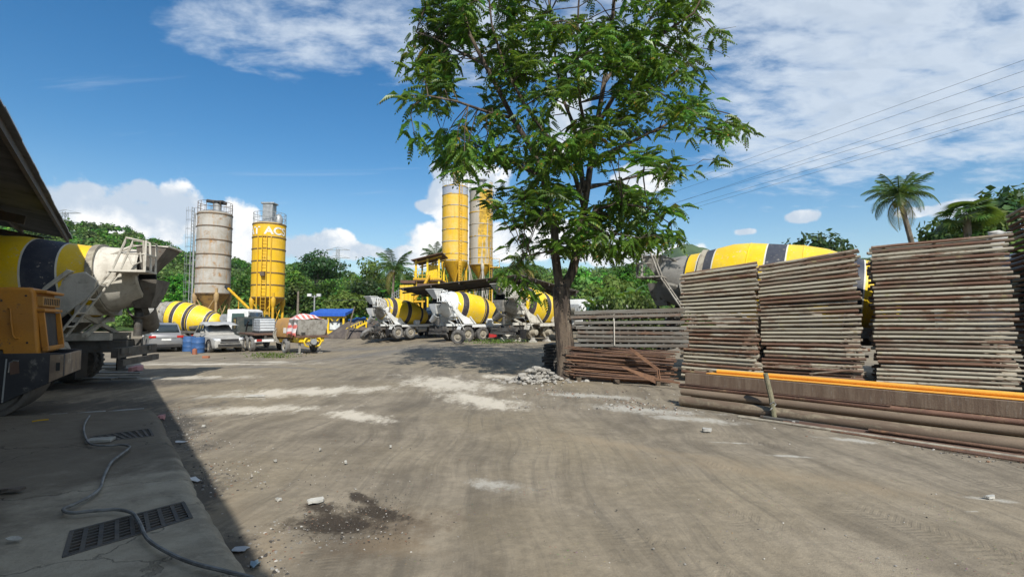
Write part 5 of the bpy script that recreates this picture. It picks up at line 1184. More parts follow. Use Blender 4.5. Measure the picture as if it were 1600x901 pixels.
# ------------------------------------------------------------ dark flatbed truck with tanks and hose
def flatbed():
    w = gd(427, 32.5); o = thing('flatbed_truck', 'dark grimy flatbed truck with water tanks and a coiled hose on its bed', 'truck', w, R(130)); m = M('dark_green_paint', (.035, .045, .04), (.055, .06, .05), .7, scale=2, rust=(.20, .18, .15), rust_lo=.56, rust_hi=.7)
    b = MB()
    for s in (-1, 1): b.box((3.1, s*.42, .86), (6.2, .12, .26))
    for x in (.2, 1.5, 3, 4.5, 6): b.box((x, 0, .86), (.12, .84, .2))
    b.build('chassis', m_frame, o)
    MB().box((2.1, 0, 1.08), (4.2, 2.2, .12)).build('bed', m_rust_d, o, bevel=.02)
    b = MB(); x0 = 4.45
    b.loft([[(x0, y, .8), (x0+1.7, y, .75), (x0+1.75, y, 1.5), (x0+1.5, y, 2.15), (x0+.1, y, 2.2)] for y in (-1.1, -1.05, 1.05, 1.1)]); c = b.build('cab', m, o, bevel=.05)
    for s in (-1, 1):
        b = MB(); b.prism([(x0+.5, 1.4), (x0+1.5, 1.4), (x0+1.35, 2.02), (x0+.5, 2.02)], s*1.105-.012, s*1.105+.012); b.build('window', m_glass, c)
        for x in (.85, 2.0): wheel(o, (x, s*1.0, .48), .48, .28, s, m_rubber_g)
        wheel(o, (5.3, s*1.0, .48), .48, .28, s, m_rubber_g)
        b = MB(); b.loft([[(x_, s*.85, z), (x_, s*1.2, z), (x_, s*1.2, z-.03), (x_, s*.85, z-.03)] for x_, z in ((4.7, .6), (4.8, 1.0), (5.3, 1.12), (5.8, 1.0), (5.9, .6))]); b.build('fender', m, o)
    MB().box((x0-.04, 0, 1.85), (.03, 1.4, .4)).build('rear_window', m_glass, c)
    MB().box((.02, 0, .7), (.12, 2.1, .16)).build('bumper', m_white, o)
    for s in (-1, 1): MB().box((-.05, s*.8, .72), (.04, .3, .12)).build('tail_light', m_red_l, o)
    M4 = Matrix.Translation(o.location) @ Matrix.Rotation(R(130), 4, 'Z')
    m_ibc = M('translucent_tank', (.55, .58, .60), (.42, .46, .49), .5, scale=3)
    for i, (x, y) in enumerate(((2.6, -.05), (1.35, .1))):
        t = thing('water_container', ('caged pale water tank on the flatbed nearest its cab', 'caged pale water tank on the rear of the flatbed')[i], 'tank', M4 @ Vector((x, y, 1.14)), R(130)); MB().box((0, 0, .5), (.95, .95, .85)).build('tank', m_ibc, t, bevel=.08); MB().box((0, 0, .05), (1.05, 1.05, .1)).build('pallet', m_dark, t)
        for k in range(5):
            z = .15+.18*k; MB().tube([(-.5, -.5, z), (.5, -.5, z), (.5, .5, z), (-.5, .5, z), (-.5, -.5, z)], .014, 4, False).build('cage_bar', m_galv, t)
        for k in range(4):
            for a, e in ((-.5, None), (.5, None)): MB().bar((-.5+.33*k, a, .1), (-.5+.33*k, a, .88), .025).build('cage_bar', m_galv, t)
    b = MB(); pts = []
    for i in range(150):
        a = i/150*2*math.pi*6.5; rr = .43+.05*math.sin(i*.37)+.012*(i % 11); pts.append((rr*math.cos(a), .10*math.sin(i*.05)+.004*(i-75)*.1, rr*math.sin(a)*.95))
    h = b.tube(pts, .028, 6).build('hose', M('pale_hose', (.36, .34, .29), (.28, .26, .22), .7)); h.location = M4 @ Vector((-.12, -.55, 1.02)); h.rotation_euler = (0, 0, R(130+80)); tag(h, 'pale hose coiled in loops hanging on the side of the flatbed', 'hose')
    for i in range(7):
        b = MB(); q = Vector((random.uniform(3.1, 4.2), random.uniform(-.8, .8), 1.2)); e = q+Vector((random.uniform(-1.6, -.4), random.uniform(-.3, .3), random.uniform(.3, 1.0)))
        t = b.tube([q, q.lerp(e, .5)+Vector((0, 0, .2)), e], .05, 6).build('pump_pipe', m_dark); t.matrix_world = M4; tag(t, ('longest','steepest','lowest','middle','rearmost','thinnest looking','topmost')[i]+' dark bent pump pipe in the jumble behind the flatbed cab', 'pipe', 'bent pipes on the flatbed')
flatbed()
# white road truck cab farther behind
# ------------------------------------------------------------ trailer concrete pump with striped tarpaulin
def trailer_pump():
    w = gd(486, 30.5); rz = R(134); o = thing('concrete_pump', 'yellow trailer concrete pump with grey hopper facing the yard', 'concrete pump', w, rz); m_tan = M('faded_orange_tan', (.50, .27, .07), (.42, .23, .08), .65, scale=1.2, rust=(.30, .2, .1), rust_lo=.58, rust_hi=.7, drip=(.36, .22, .1))
    b = MB(); rings = []
    for x, sh in ((1.0, .06), (1.08, 0), (3.7, 0), (3.8, .08)):
        rings.append([(x, -.72+sh, .92+sh), (x, .72-sh, .92+sh), (x, .74-sh, 1.7), (x, .6-sh, 2.05-sh), (x, .3, 2.12-sh), (x, -.3, 2.12-sh), (x, -.6+sh, 2.05-sh), (x, -.74+sh, 1.7)])
    b.loft(rings); b.build('engine_cover', m_tan, o, smooth=40, bevel=.02)
    for k in range(4): MB().box((1.9+.12*k, .745, 1.35), (.05, .02, .32)).build('vent_louvre', m_white, o)
    b = MB(); 
    for s in (-1, 1): b.box((2.0, s*.5, .72), (4.0, .12, .2))
    for x in (.1, 1.6, 3.6): b.box((x, 0, .72), (.12, 1.0, .18))
    b.bar((3.9, 0, .72), (5.0, 0, .62), .12); b.build('frame', m_yellow_old, o)
    for s in (-1, 1): wheel(o, (1.55, s*.85, .42), .42, .26, s, m_rubber_g)
    b = MB(); rg = []
    for z, xa, xb, y in ((2.0, -.35, 1.0, .92), (1.15, -.22, .85, .80), (1.05, -.15, .75, .62)): rg.append([(xa, -y, z), (xb, -y, z), (xb, y, z), (xa, y, z)])
    b.loft(rg+[[(x*.95+.02, y*.95, z+.01) for x, y, z in r] for r in rg[::-1]], cap=False); b.build('hopper', m_cement, o, bevel=.02)
    MB().box((.33, 0, 1.12), (1.0, 1.2, .03)).build('hopper_floor', m_cement, o)
    MB().box((-.2, 0, 1.02), (.25, 1.9, .12)).build('hopper_lip', m_rust_d, o)
    b = MB(); b.box((.25, 0, .85), (.9, 1.5, .36)); b.build('valve_housing', m_yellow, o, bevel=.06)
    for s in (-1, 1):
        b = MB(); b.tube([(-.18, s*.18, .95), (-.30, s*.42, .9), (-.32, s*.52, .72), (-.28, s*.42, .5), (-.2, s*.2, .42)], .055, 8); b.build('guard_hoop', m_yellow, o)
        b = MB(); b.bar((.1, s*.6, .8), (.1, s*.6, .06), .1); b.box((.1, s*.6, .04), (.3, .3, .05)); b.build('support_leg', m_cement, o)
    b = MB(); b.lathe([(.12, 0), (.2, .05), (.2, .12), (.13, .14), (.13, .4), (.18, .42), (.18, .5), (0, .5)], (-.0, 0, .72), (-1, 0, 0), 14); b.build('outlet_pipe', m_galv, o)
    for k in range(6): a = k*1.047; MB().cyl((-.34, math.cos(a)*.30, .70+math.sin(a)*.22), (-.42, math.cos(a)*.30, .70+math.sin(a)*.22), .03, n=6).build('bolt', m_galv, o)
    MB().box((-.26, .55, 1.22), (.03, .22, .1)).build('grip_plate', m_dark, o)
    b = MB(); b.cyl((4.2, 0, .0), (4.2, 0, .7), .05, n=8); b.build('jockey_leg', m_galv, o)
    # striped tarpaulin: stripes are printed, so they follow the cloth
    mt = bpy.data.materials.new('striped_tarp'); mt.use_nodes = True; t = NT(mt.node_tree); bs = t.n['Principled BSDF']; tc = t.new('ShaderNodeTexCoord'); sp = t.new('ShaderNodeSeparateXYZ'); t.link(tc.outputs['UV'], sp.inputs[0])
    wv = t.math('FRACT', t.math('MULTIPLY', sp.outputs[1], 11.0)); f = t.step(wv, .44, .56); f2 = t.math('MULTIPLY', f, t.step(t.noise(tc.outputs['UV'], 6, 4), .30, .5, .45, 1.0)); t.link(t.mix(f2, (.62, .55, .52), (.58, .13, .10)), bs.inputs['Base Color']); bs.inputs['Roughness'].default_value = .6
    nu, nv = 26, 22; V = []; g = random.Random(3)
    prof = [(-1.0, .95), (-.86, 1.6), (-.80, 2.05), (-.4, 2.28), (0, 2.36), (.4, 2.3), (.80, 2.1), (.90, 1.7), (.98, 1.05)]
    for i in range(nu):
        for j in range(nv):
            u, v = i/(nu-1), j/(nv-1); k = v*(len(prof)-1); a = int(min(k, len(prof)-2)); y = prof[a][0]+(prof[a+1][0]-prof[a][0])*(k-a); z = prof[a][1]+(prof[a+1][1]-prof[a][1])*(k-a)
            k_ = min(1, u/.4); z = 2.03+(z-2.03)*k_*k_*(3-2*k_) if z > 2.03 else z; x = -.18+1.45*u; z += .035*math.sin(u*9+v*4)+.03*math.sin(v*17+u*5); y *= 1+.05*math.sin(u*11+v*6)
            if abs(y) > .8 : x += .10*math.sin(z*6)
            if v < .03 or v > .97: z += .12*math.sin(u*12)
            V.append((x, y, z))
    me = raw_mesh('tarpaulin', np.array(V), np.array([(i*nv+j, (i+1)*nv+j, (i+1)*nv+j+1, i*nv+j+1) for i in range(nu-1) for j in range(nv-1)]), mt, smooth=True)
    uv = me.uv_layers.new(name='UVMap'); li = np.zeros(len(me.loops), np.int32); me.loops.foreach_get('vertex_index', li); uv.data.foreach_set('uv', np.stack([(li//nv)/(nu-1), (li % nv)/(nv-1)], -1).astype(np.float32).ravel())
    tp = link('tarpaulin', me, loc=o.location, rot=(0, 0, rz)); tp.modifiers.new('t', 'SOLIDIFY').thickness = .01; tag(tp, 'red and white striped tarpaulin draped over the trailer concrete pump', 'tarpaulin')
trailer_pump()

# ------------------------------------------------------------ tyres
def loose_tyre(label, px, py, dx, dz, rot, Rw=.48, w=.26, m=None, group='spare tyres by the rear mixer truck', rim=False, z=None):
    p = gp(px, py); ty, rm = wheel_meshes(Rw, w, m or m_rubber_g); o = link('tyre', ty, None, (p.x+dx, p.y, (Rw if z is None else z)+dz)); o.rotation_euler = rot; tag(o, label, 'tyre', group)
    if rim: link('rim', rm, o)
    return o
row = ['leftmost', 'second', 'third', 'fourth', 'fifth', 'sixth', 'seventh']
for i in range(7):
    loose_tyre(f'{row[i]} of the grey tyres leaning in a row before the rear mixer truck', 572+6.4*i, 529.5-.5*i, 0, -.06 if i else -.13, (R(8), R(20*i), R(62-5*i)) if i else (R(38), 0, R(60)), .50, .26)
for i in range(4): loose_tyre(('bottom', 'second lowest', 'second highest', 'top')[i]+' tyre of the flat pile behind the free standing wheel', 640, 522, 0, 0, (R(90), 0, i), .52, .27, z=.15+.28*i)
loose_tyre('free standing wheel with dark hub leaning on the flat tyre pile', 637, 525.5, 0, -.01, (R(8), 0, R(-5)), .50, .28, rim=True)
loose_tyre('truck wheel leaning at the rear of the white tailed mixer truck', 716, 537.5, 0, 0, (R(6), 0, R(-12)), .46, .28, m_rubber, 'spare wheels', rim=True)
# green crate and small clutter behind the white mixer
w = gp(684, 523); o = thing('plastic_crate', 'lime green plastic crate right of the small dark blue car', 'crate', (w.x, w.y, 0), .3); mg = M('lime_plastic', (.24, .48, .03), rough=.5, bump=0)
for s in (-1, 1): MB().box((0, s*.3, .4), (.8, .04, .8)).build('side_panel', mg, o); MB().box((s*.4, 0, .4), (.04, .6, .8)).build('end_panel', mg, o)
MB().box((0, 0, .05), (.8, .6, .06)).build('base', mg, o)
for k in range(4): MB().box((0, -.33, .15+.18*k), (.76, .02, .05)).build('rib', mg, o)
drum_barrel('blue drum behind the lime green crate', 690, 56, .0, .4, 1.3, m_blue, 'drums by the white mixer')
w = gp(770, 527); o = thing('red_box', 'red box on the ground between the two shelter mixer trucks', 'box', (w.x-.1, w.y+.4, 0), .4); MB().box((0, 0, .4), (.7, .6, .8)).build('body', M('red_paint', (.42, .03, .03), (.3, .03, .03), .5), o, bevel=.03); MB().box((0, 0, .83), (.74, .64, .06)).build('lid', m_dark, o)
# sacks
ms = M('cement_sack', (.50, .48, .43), (.40, .38, .34), .9, bump=.3)
k = 0
for lay, n in ((0, 3), (1, 3), (2, 2)):
    for i in range(n):
        w = gp(800, 534); o = thing('cement_sack', f'{("left", "middle", "right")[i]} grey sack in the {("bottom", "middle", "top")[lay]} layer of the sack pile by the jacked mixer', 'sack', (w.x-.55+.62*i+.2*(lay == 2), w.y+.1*i, .17*lay), random.uniform(-.15, .15), 'sacks near the jacked mixer truck')
        b = MB(); b.loft([[(x, -.2*q, .085-.07*q), (x, .2*q, .085-.07*q), (x, .23*q, .085), (x, .2*q, .085+.085*q), (x, -.2*q, .085+.085*q), (x, -.23*q, .085)] for x, q in ((-.31, .35), (-.26, .8), (-.1, 1), (.1, 1), (.26, .8), (.31, .35))]); b.build('sack', ms, o, smooth=60); b = MB(); b.box((.32, 0, .085), (.03, .3, .02)); b.build('seam', m_cream, o)
# ------------------------------------------------------------ stacks of steel scaffold frames
def pipe_mat(name, grey, brown, lo, hi, moss=True):
    m = bpy.data.materials.new(name); m.use_nodes = True; t = NT(m.node_tree); b = t.n['Principled BSDF']
    tc = t.new('ShaderNodeTexCoord'); oi = t.new('ShaderNodeObjectInfo'); rnd = oi.outputs['Random']
    cb = t.new('ShaderNodeCombineXYZ'); t.link(t.math('MULTIPLY', rnd, 71.0), cb.inputs[0]); t.link(t.math('MULTIPLY', rnd, 23.0), cb.inputs[1])
    v = t.vmath('ADD', tc.outputs['Object'], cb.outputs[0]); vs = t.mapping(v, (.55, 3, 3))
    n = t.noise(vs, 2.0, 8, .7, .3); n2 = t.noise(v, 14, 5, .7); n3 = t.noise(vs, .9, 3, .5)
    # each pipe is greyer or browner than the next
    bias = t.math('MULTIPLY', t.math('SUBTRACT', t.math('FRACT', t.math('MULTIPLY', rnd, 7.31)), .5), .30)
    f = t.step(t.math('ADD', t.math('ADD', n, bias), t.math('MULTIPLY', t.math('SUBTRACT', n2, .5), .25)), lo, hi)
    c = t.mix(f, grey, brown)
    c = t.mix(t.step(n3, .45, .65, 0, .55), c, tuple(x*.62 for x in grey))
    c = t.mix(t.step(n2, .58, .72, 0, .75), c, (.075, .045, .03))
    orange = t.step(t.noise(vs, 5.0, 6, .7), .60, .70); c = t.mix(t.math('MULTIPLY', orange, .7), c, (.22, .095, .04))
    if moss: c = t.mix(t.step(t.noise(v, 3.5, 4, .6), .60, .70, 0, .45), c, (.30, .28, .13))
    t.link(c, b.inputs['Base Color']); b.inputs['Roughness'].default_value = .7; b.inputs['Metallic'].default_value = .1; b.inputs['Specular IOR Level'].default_value = .35
    bn = t.new('ShaderNodeBump'); bn.inputs['Strength'].default_value = .35; bn.inputs['Distance'].default_value = .01; t.link(t.math('ADD', n, n2), bn.inputs['Height']); t.link(bn.outputs[0], b.inputs['Normal'])
    return m
m_pipe = pipe_mat('weathered_pipe', (.345, .315, .245), (.145, .079, .050), .445, .595)
m_pipe_b = pipe_mat('browner_pipe', (.29, .26, .20), (.13, .07, .046), .385, .545)
ORD = ['top', 'second', 'third', 'fourth', 'fifth', 'sixth', 'seventh', 'eighth', 'ninth', 'tenth', 'eleventh', 'twelfth', 'thirteenth', 'fourteenth', 'fifteenth', 'sixteenth', 'seventeenth', 'eighteenth', 'nineteenth', 'twentieth',
       'twenty first', 'twenty second', 'twenty third', 'twenty fourth', 'twenty fifth', 'twenty sixth', 'twenty seventh', 'twenty eighth', 'twenty ninth', 'thirtieth', 'thirty first', 'thirty second', 'thirty third', 'thirty fourth', 'thirty fifth']
def pipe_mesh(L, r, seed):
    b = MB(); g = random.Random(seed); n = 10
    pts = [(L*i/5, g.uniform(-.004, .004), g.uniform(-.004, .004)) for i in range(6)]
    b.tube(pts, r, n, False)
    # hollow ends
    for x, s in ((0, 1), (L, -1)):
        y0, z0 = pts[0 if s > 0 else -1][1:]; vs = []
        for rr, dx in ((r, 0), (r*.82, 0), (r*.80, .12)):
            vs += [(x+s*dx, y0+math.cos(2*math.pi*j/n)*rr, z0+math.sin(2*math.pi*j/n)*rr) for j in range(n)]
        b.add(vs, [(k*n+j, k*n+(j+1) % n, (k+1)*n+(j+1) % n, (k+1)*n+j) for k in range(2) for j in range(n)]+[tuple(range(2*n, 3*n))])
    return b
def frame_stack(what, pL, pR, z0, z1, n, depth, seed, tilt_l=0.0, tilt_r=0.0, mats=(m_pipe, m_pipe_b), r=.0352, group=None):
    """n flat frames: a long pipe along each side, joined by cross pipes; piled one on another"""
    g = random.Random(seed); d = Vector((pR.x-pL.x, pR.y-pL.y, 0)); L = d.length; rz = math.atan2(d.y, d.x); dz = (z1-z0)/n
    variants = [[pipe_mesh(L*k, r, seed*10+i).mesh('pipe', m, 50) for m in mats] for i, k in enumerate((1.0, .985, 1.02))]
    cross = [MB().tube([(0, 0, 0), (0, depth, 0)], r*.72, 8).mesh('crosspipe', m, 50) for m in mats]
    sw = 0.0
    for i in range(n):
        z = z0+dz*(i+.5); f = i/(n-1); k = n-1-i
        sw = sw*.8+g.uniform(-.014, .014)
        off = g.uniform(-.018, .018)+sw+(g.uniform(.03, .10) if g.random() < .06 else 0); v = g.choice(variants); mi = 0 if g.random() < .66 else 1
        o = thing('scaffold_frame', f'{ORD[k]} steel pipe frame from the top of the {what}', 'scaffold frame', (pL.x, pL.y, z), rz+g.uniform(-.012, .012), group)
        dx = Vector((math.cos(rz), math.sin(rz), 0))*off+Vector((-math.sin(rz), math.cos(rz), 0))*g.uniform(-.03, .03); o.location += dx
        ang = math.atan2(tilt_r*f*f-tilt_l*(1-f), L)+g.uniform(-.0035, .0035); o.rotation_euler = (g.uniform(-.006, .006), -ang, rz+g.uniform(-.010, .010))
        link('pipe', v[mi], o, (0, 0, 0)); link('pipe', g.choice(variants)[g.randint(0, 1)], o, (g.uniform(-.07, .05), depth, 0))
        for dd_ in (.30, .66): link('pipe', g.choice(variants)[g.randint(0, 1)], o, (g.uniform(-.08, .05), depth*dd_, .0))
        for x in (.10+g.uniform(0, .06), .5, .90+g.uniform(-.03, .05)): link('crosspipe', cross[g.randint(0, 1)], o, (x*L, 0, .012))
P2 = lambda px, Y: Vector((at(px, 500, Y).x, Y, 0))
frame_stack('left tall stack', P2(1063, 13.3), P2(1182, 12.3), .12, at(1062, 428, 13.3).z, 28, 1.15, 1, tilt_l=.06, tilt_r=.16, group='scaffold frames in the left tall stack')
frame_stack('middle tall stack', P2(1189, 12.8), P2(1345, 11.7), .10, at(1188, 414, 12.8).z, 31, 1.15, 2, tilt_l=.02, tilt_r=.27, group='scaffold frames in the middle tall stack')
frame_stack('widest tall stack on the right', P2(1366, 12.0), P2(1586, 10.7), .10, at(1356, 384, 12.0).z, 34, 1.15, 3, tilt_l=0, tilt_r=.10, group='scaffold frames in the widest stack')
frame_stack('stack at the right edge', P2(1583, 11.7), P2(1720, 9.9), .10, 4.0, 34, 1.2, 4, tilt_l=0, tilt_r=.55, mats=(m_pipe_b, m_rust_d), group='scaffold frames in the stack at the right edge')
# short pipe offcuts leaning over the top left of the left stack
def loose_pipe(label, a, b_, r, m, cat='pipe', name='steel_pipe', group=None, n=10):
    a, b_ = Vector(a), Vector(b_); d = b_-a; o = link(name, pipe_mesh(d.length, r, int(a.x*100) % 97).mesh(name, m, 50), None, a); o.rotation_euler = d.to_track_quat('X', 'Z').to_euler(); return tag(o, label, cat, group)
tl = P2(1075, 13.3); loose_pipe('loose grey pipe lying across the top of the left tall stack', (tl.x, tl.y+.05, at(1062, 428, 13.3).z+.0), (P2(1187, 12.4).x, 12.45, at(1062, 428, 13.3).z+.20), .038, m_pipe, group='loose pipes on the stacks')
a = P2(1290, 11.9); loose_pipe('thin pipe leaning across the foot of the middle tall stack', (P2(1262, 11.95).x, 11.95, .33), (P2(1330, 11.55).x, 11.55, .46), .022, m_pipe_b, group='loose pipes on the stacks')
# white scrap and rag at the top right corner of the widest stack
q = at(1566, 362, 10.75)
b = MB(); rows = [[(.14*i-.07*(j % 2), .05*j, -.06*j*j*.5+.03*math.sin(i*2+j)) for j in range(5)] for i in range(4)]; b.loft(rows, cap=False, closed=False)
o = b.build('plastic_scrap', m_white, loc=(q.x-.1, q.y+.1, q.z+.02)); tag(o, 'white plastic scrap caught on the top right corner of the widest stack', 'scrap'); o.modifiers.new('t', 'SOLIDIFY').thickness = .01

# ------------------------------------------------------------ long steel pile in front: pipes, a brown channel, an orange beam
E_DIR = Vector((.66, -.75, 0)).normalized(); E_N = Vector((-.75, -.66, 0)).normalized()*1.0   # towards the yard
p0 = gp(1062, 634); LEN = 8.6
def along(s, n, z): return p0+E_DIR*s-E_N*n+Vector((0, 0, z))
m_bigp = M('dusty_brown_pipe', (.205, .155, .108), (.135, .095, .066), .75, scale=1.5, rust=(.27, .225, .155), rust_lo=.50, rust_hi=.66, bump=.15, stretch=(.3, 2, 2), vary=.2)
m_chan = M('brown_streaked_steel', (.14, .094, .064), (.19, .138, .096), .8, scale=2.0, rust=(.27, .22, .175), rust_lo=.56, rust_hi=.68, rust_scale=7, bump=.2, stretch=(6, 6, .5))
loose_pipe('thick pale brown pipe at the bottom of the long pile in front of the stacks', along(.02, .02, .098), along(LEN, .02, .098), .092, m_bigp, group='thick pipes of the long pile')
loose_pipe('middle thick rusty pipe of the long pile in front of the stacks', along(.0, .09, .254), along(LEN, .09, .254), .067, m_bigp, group='thick pipes of the long pile')
loose_pipe('uppermost thick rusty pipe of the long pile under the brown channel', along(-.06, .11, .360), along(LEN, .11, .360), .042, M('red_brown_pipe', (.19, .105, .07), (.13, .07, .05), .75, scale=2, rust=(.28, .18, .11), rust_lo=.5, rust_hi=.62), group='thick pipes of the long pile')
loose_pipe('hidden thick pipe at the back of the long pile', along(.1, .34, .13), along(LEN, .34, .13), .12, m_bigp, group='thick pipes of the long pile')
loose_pipe('second hidden pipe at the back of the long pile', along(.15, .36, .325), along(LEN, .36, .325), .072, m_bigp, group='thick pipes of the long pile')
def profile_bar(name, label, s0, s1, n, z, poly, m, cat, group=None, bevel=.004):
    """poly in (towards the back, up)"""
    o_ = along(s0, n, z); rz = math.atan2(E_DIR.y, E_DIR.x); b = MB(); k = len(poly); L = s1-s0
    vs = [(x, a, c) for x in (0, L) for a, c in poly]; b.add(vs, [tuple(range(k-1, -1, -1)), tuple(range(k, 2*k))]+[(i, (i+1) % k, k+(i+1) % k, k+i) for i in range(k)])
    o = b.build(name, m, loc=o_, bevel=bevel); o.rotation_euler = (0, 0, rz); return tag(o, label, cat, group)
C_ = [(0, 0), (.085, 0), (.085, .012), (.010, .012), (.010, .183), (.085, .183), (.085, .195), (0, .195)]
profile_bar('steel_channel', 'brown streaked steel channel standing on edge along the front of the long pile', .06, LEN, .10, .406, C_, m_chan, 'steel beam')
H_ = [(0, 0), (.24, 0), (.24, .014), (.128, .014), (.128, .206), (.24, .206), (.24, .22), (0, .22), (0, .206), (.112, .206), (.112, .014), (0, .014)]
profile_bar('steel_beam', 'wide bright orange steel beam lying behind the brown channel', .42, LEN+.1, .20, .400, H_, m_orange2, 'steel beam')
loose_pipe('long orange pipe lying on top of the orange beam', along(.55, .37, .655), along(LEN+.1, .37, .655), .034, m_orange2, group=None)
profile_bar('flat_bar', 'thin flat bar lying under the brown channel', -.02, 3.2, .06, .392, [(0, 0), (.09, 0), (.09, .012), (0, .012)], m_rust_d, 'steel bar')
# stake
a, e = gp(1212, 656), None; st = thing('wooden_stake', 'mossy wooden stake driven upright in front of the long steel pile', 'stake', a); e = at(1196, 583, a.y-.02)-a
MB().tube([(0, 0, -.15), e*.5+Vector((.008, 0, 0)), e], [.042, .04, .036], 9).build('stake', M('mossy_wood', (.22, .20, .13), (.15, .15, .09), .9, scale=4, rust=(.28, .24, .17), rust_lo=.5, rust_hi=.65, bump=.6)); COL.objects['stake'].parent = st
MB().tube([e*.35+Vector((-.05, -.03, 0)), e*.35+Vector((.0, -.06, .04)), e*.35+Vector((.05, -.03, .0)), e*.30+Vector((-.06, -.03, -.06))], .006, 5).build('wire_tie', m_galv, st)
# rods on the ground in front
g = random.Random(5)
for i, (s0, s1, n, z, r, m) in enumerate([(1.5, LEN, -.10, .03, .026, m_frame), (2.1, LEN, -.17, .03, .030, m_rust_d), (1.9, LEN, -.25, .025, .022, m_rust_d), (1.25, LEN, -.33, .025, .022, m_rim), (2.6, LEN, -.41, .022, .018, m_rust), (3.0, LEN, -.22, .075, .022, m_rust), (3.4, LEN, -.48, .02, .015, m_rust_d)]):
    loose_pipe(('grey', 'dark', 'slim dark', 'outer grey', 'thin rusty', 'upper rusty', 'outermost thin dark')[i]+' steel rod lying on the ground along the foot of the long pile', along(s0, n, z), along(s1, n-.02*i, z), r, m, 'rod', 'steel_rod', 'rods on the ground')

# ------------------------------------------------------------ grey ladder frames, rusty rods and dark panels beside the tree
def plank_pile():
    pL, pR = P2(899, 13.6), P2(1072, 12.75); d = (pR-pL); L = d.length; rz = math.atan2(d.y, d.x)
    mg = M('grey_weathered_steel', (.165, .158, .138), (.11, .092, .072), .7, scale=2.5, rust=(.15, .10, .07), rust_lo=.58, rust_hi=.72, bump=.2, stretch=(.4, 3, 3))
    m_gr = M('rust_streaked_grey', (.17, .155, .13), (.12, .085, .062), .75, scale=2.5, rust=(.17, .095, .058), rust_lo=.46, rust_hi=.62, bump=.2, stretch=(.4, 3, 3))
    lv = [(.885, .0), (1.015, .05), (1.12, .03), (1.23, .045), (1.345, .03), (1.475, -.06), (1.62, -.10), (1.735, -.06)]
    nm = ['bottom', 'second', 'third', 'fourth', 'fifth', 'sixth', 'seventh', 'top']
    for i, (z, dx) in enumerate(lv):
        o = thing('ladder_beam', f'{nm[i]} grey steel ladder beam from below in the low pile beside the tree', 'ladder beam', (pL.x+dx, pL.y, z), rz+random.uniform(-.012, .012), 'grey ladder beams beside the tree')
        o.rotation_euler.y = R((-.6, -.2, .1, .2, .0, -.6, -1.2, -1.4)[i])
        for y in (0, .25, .5, .75, 1.0):
            b = MB(); b.box((L/2+.04*math.sin(i*3+y*5), y, .02), (L*(1.0 if i else 1.02), .05, .074 if i < 7 else .10)); b.build('side_rail', (m_rust_d if (i*3+int(y*4)) % 4 == 1 and y else mg) if y else (m_gr if i in (6, 3) else mg), o, bevel=.006)
        for k in range(13):
            b = MB(); x = L*(.04+.92*k/12); b.bar((x-.06, .0, -.035), (x+.12, .97, -.035), .045, .04); b.build('rung', m_rust_d if (i*5+k) % 4 == 0 else mg, o)
    for x, z in ((.55, 1.55), (2.2, 1.6)):
        pass
    # pale strap round the pile
    q = pL+d*.36; b = MB(); n_ = Vector((d.y, -d.x, 0)).normalized()
    b.tube([q+n_*-.3+Vector((0, 0, 1.72)), q+n_*.03+Vector((0, 0, 1.70)), q+n_*.055+Vector((.02, 0, 1.5)), q+n_*.05+Vector((.02, 0, .92))], .016, 6); tag(b.build('strap', m_cream), 'pale rope hanging over the front of the grey ladder beams', 'rope')
plank_pile()
g = random.Random(12)
RB = P2(884, 13.5); RE = P2(1052, 12.35); dd = RE-RB
for i in range(64):
    z = .10+.80*(i/64)+g.uniform(-.02, .02); n_ = g.uniform(-.05, .5) if i % 2 else g.uniform(-.06, .06); s0 = g.uniform(-.02, .12); s1 = g.uniform(.85, 1.03)
    nv = Vector((-dd.y, dd.x, 0)).normalized(); a = RB+dd*s0+nv*n_+Vector((0, 0, z+g.uniform(-.02, .03))); e = RB+dd*s1+nv*(n_+g.uniform(-.1, .1))+Vector((0, 0, max(.04, z*.93-.04+g.uniform(-.05, .04))))
    mid = (a+e)/2+Vector((0, 0, g.uniform(-.03, .01)))
    r = g.choice((.011, .014, .018, .022)); o = MB().tube([Vector((0, 0, 0)), mid-a, e-a], r, 7).build('rusty_rod', g.choice((m_rust, m_rust, m_rust_d, M('orange_rust', (.22, .118, .066), (.15, .08, .048), .85, scale=5, bump=.3))), loc=a)
    tag(o, 'thin rusty steel rod in the tangled pile right of the tree trunk', 'rod', 'rusty rods beside the tree')
# bent angle irons over the rods
b = MB(); a, m_, e = at(985, 543, 12.5), at(1028, 575, 12.2), at(1030, 592, 12.15)
for p, q in ((a, m_), (m_, e)): b.bar(p, q, .07, .012); b.bar(p+Vector((0, -.03, -.03)), q+Vector((0, -.03, -.03)), .012, .07)
tag(b.build('angle_iron', M('orange_rust', (.27, .125, .06))), 'bent orange rusty angle iron hooked over the rods', 'angle iron')
b = MB(); a, e = at(972, 572, 12.3), at(1024, 592, 12.0); f = at(1062, 598, 11.6)
b.add([a, e+Vector((0, 0, .06)), e+Vector((0, -.02, -.10)), a+Vector((0, 0, -.03)), a+Vector((0, .02, 0)), e+Vector((0, .02, .06)), e+Vector((0, 0, -.10)), a+Vector((0, .02, -.03))], [(0, 3, 2, 1), (4, 5, 6, 7), (0, 1, 5, 4), (2, 3, 7, 6), (1, 2, 6, 5), (0, 4, 7, 3)]); b.bar(e, f, .04, .04)
tag(b.build('bracket', M('orange_rust', (.27, .125, .06))), 'long triangular rusty bracket lying over the rods', 'bracket')
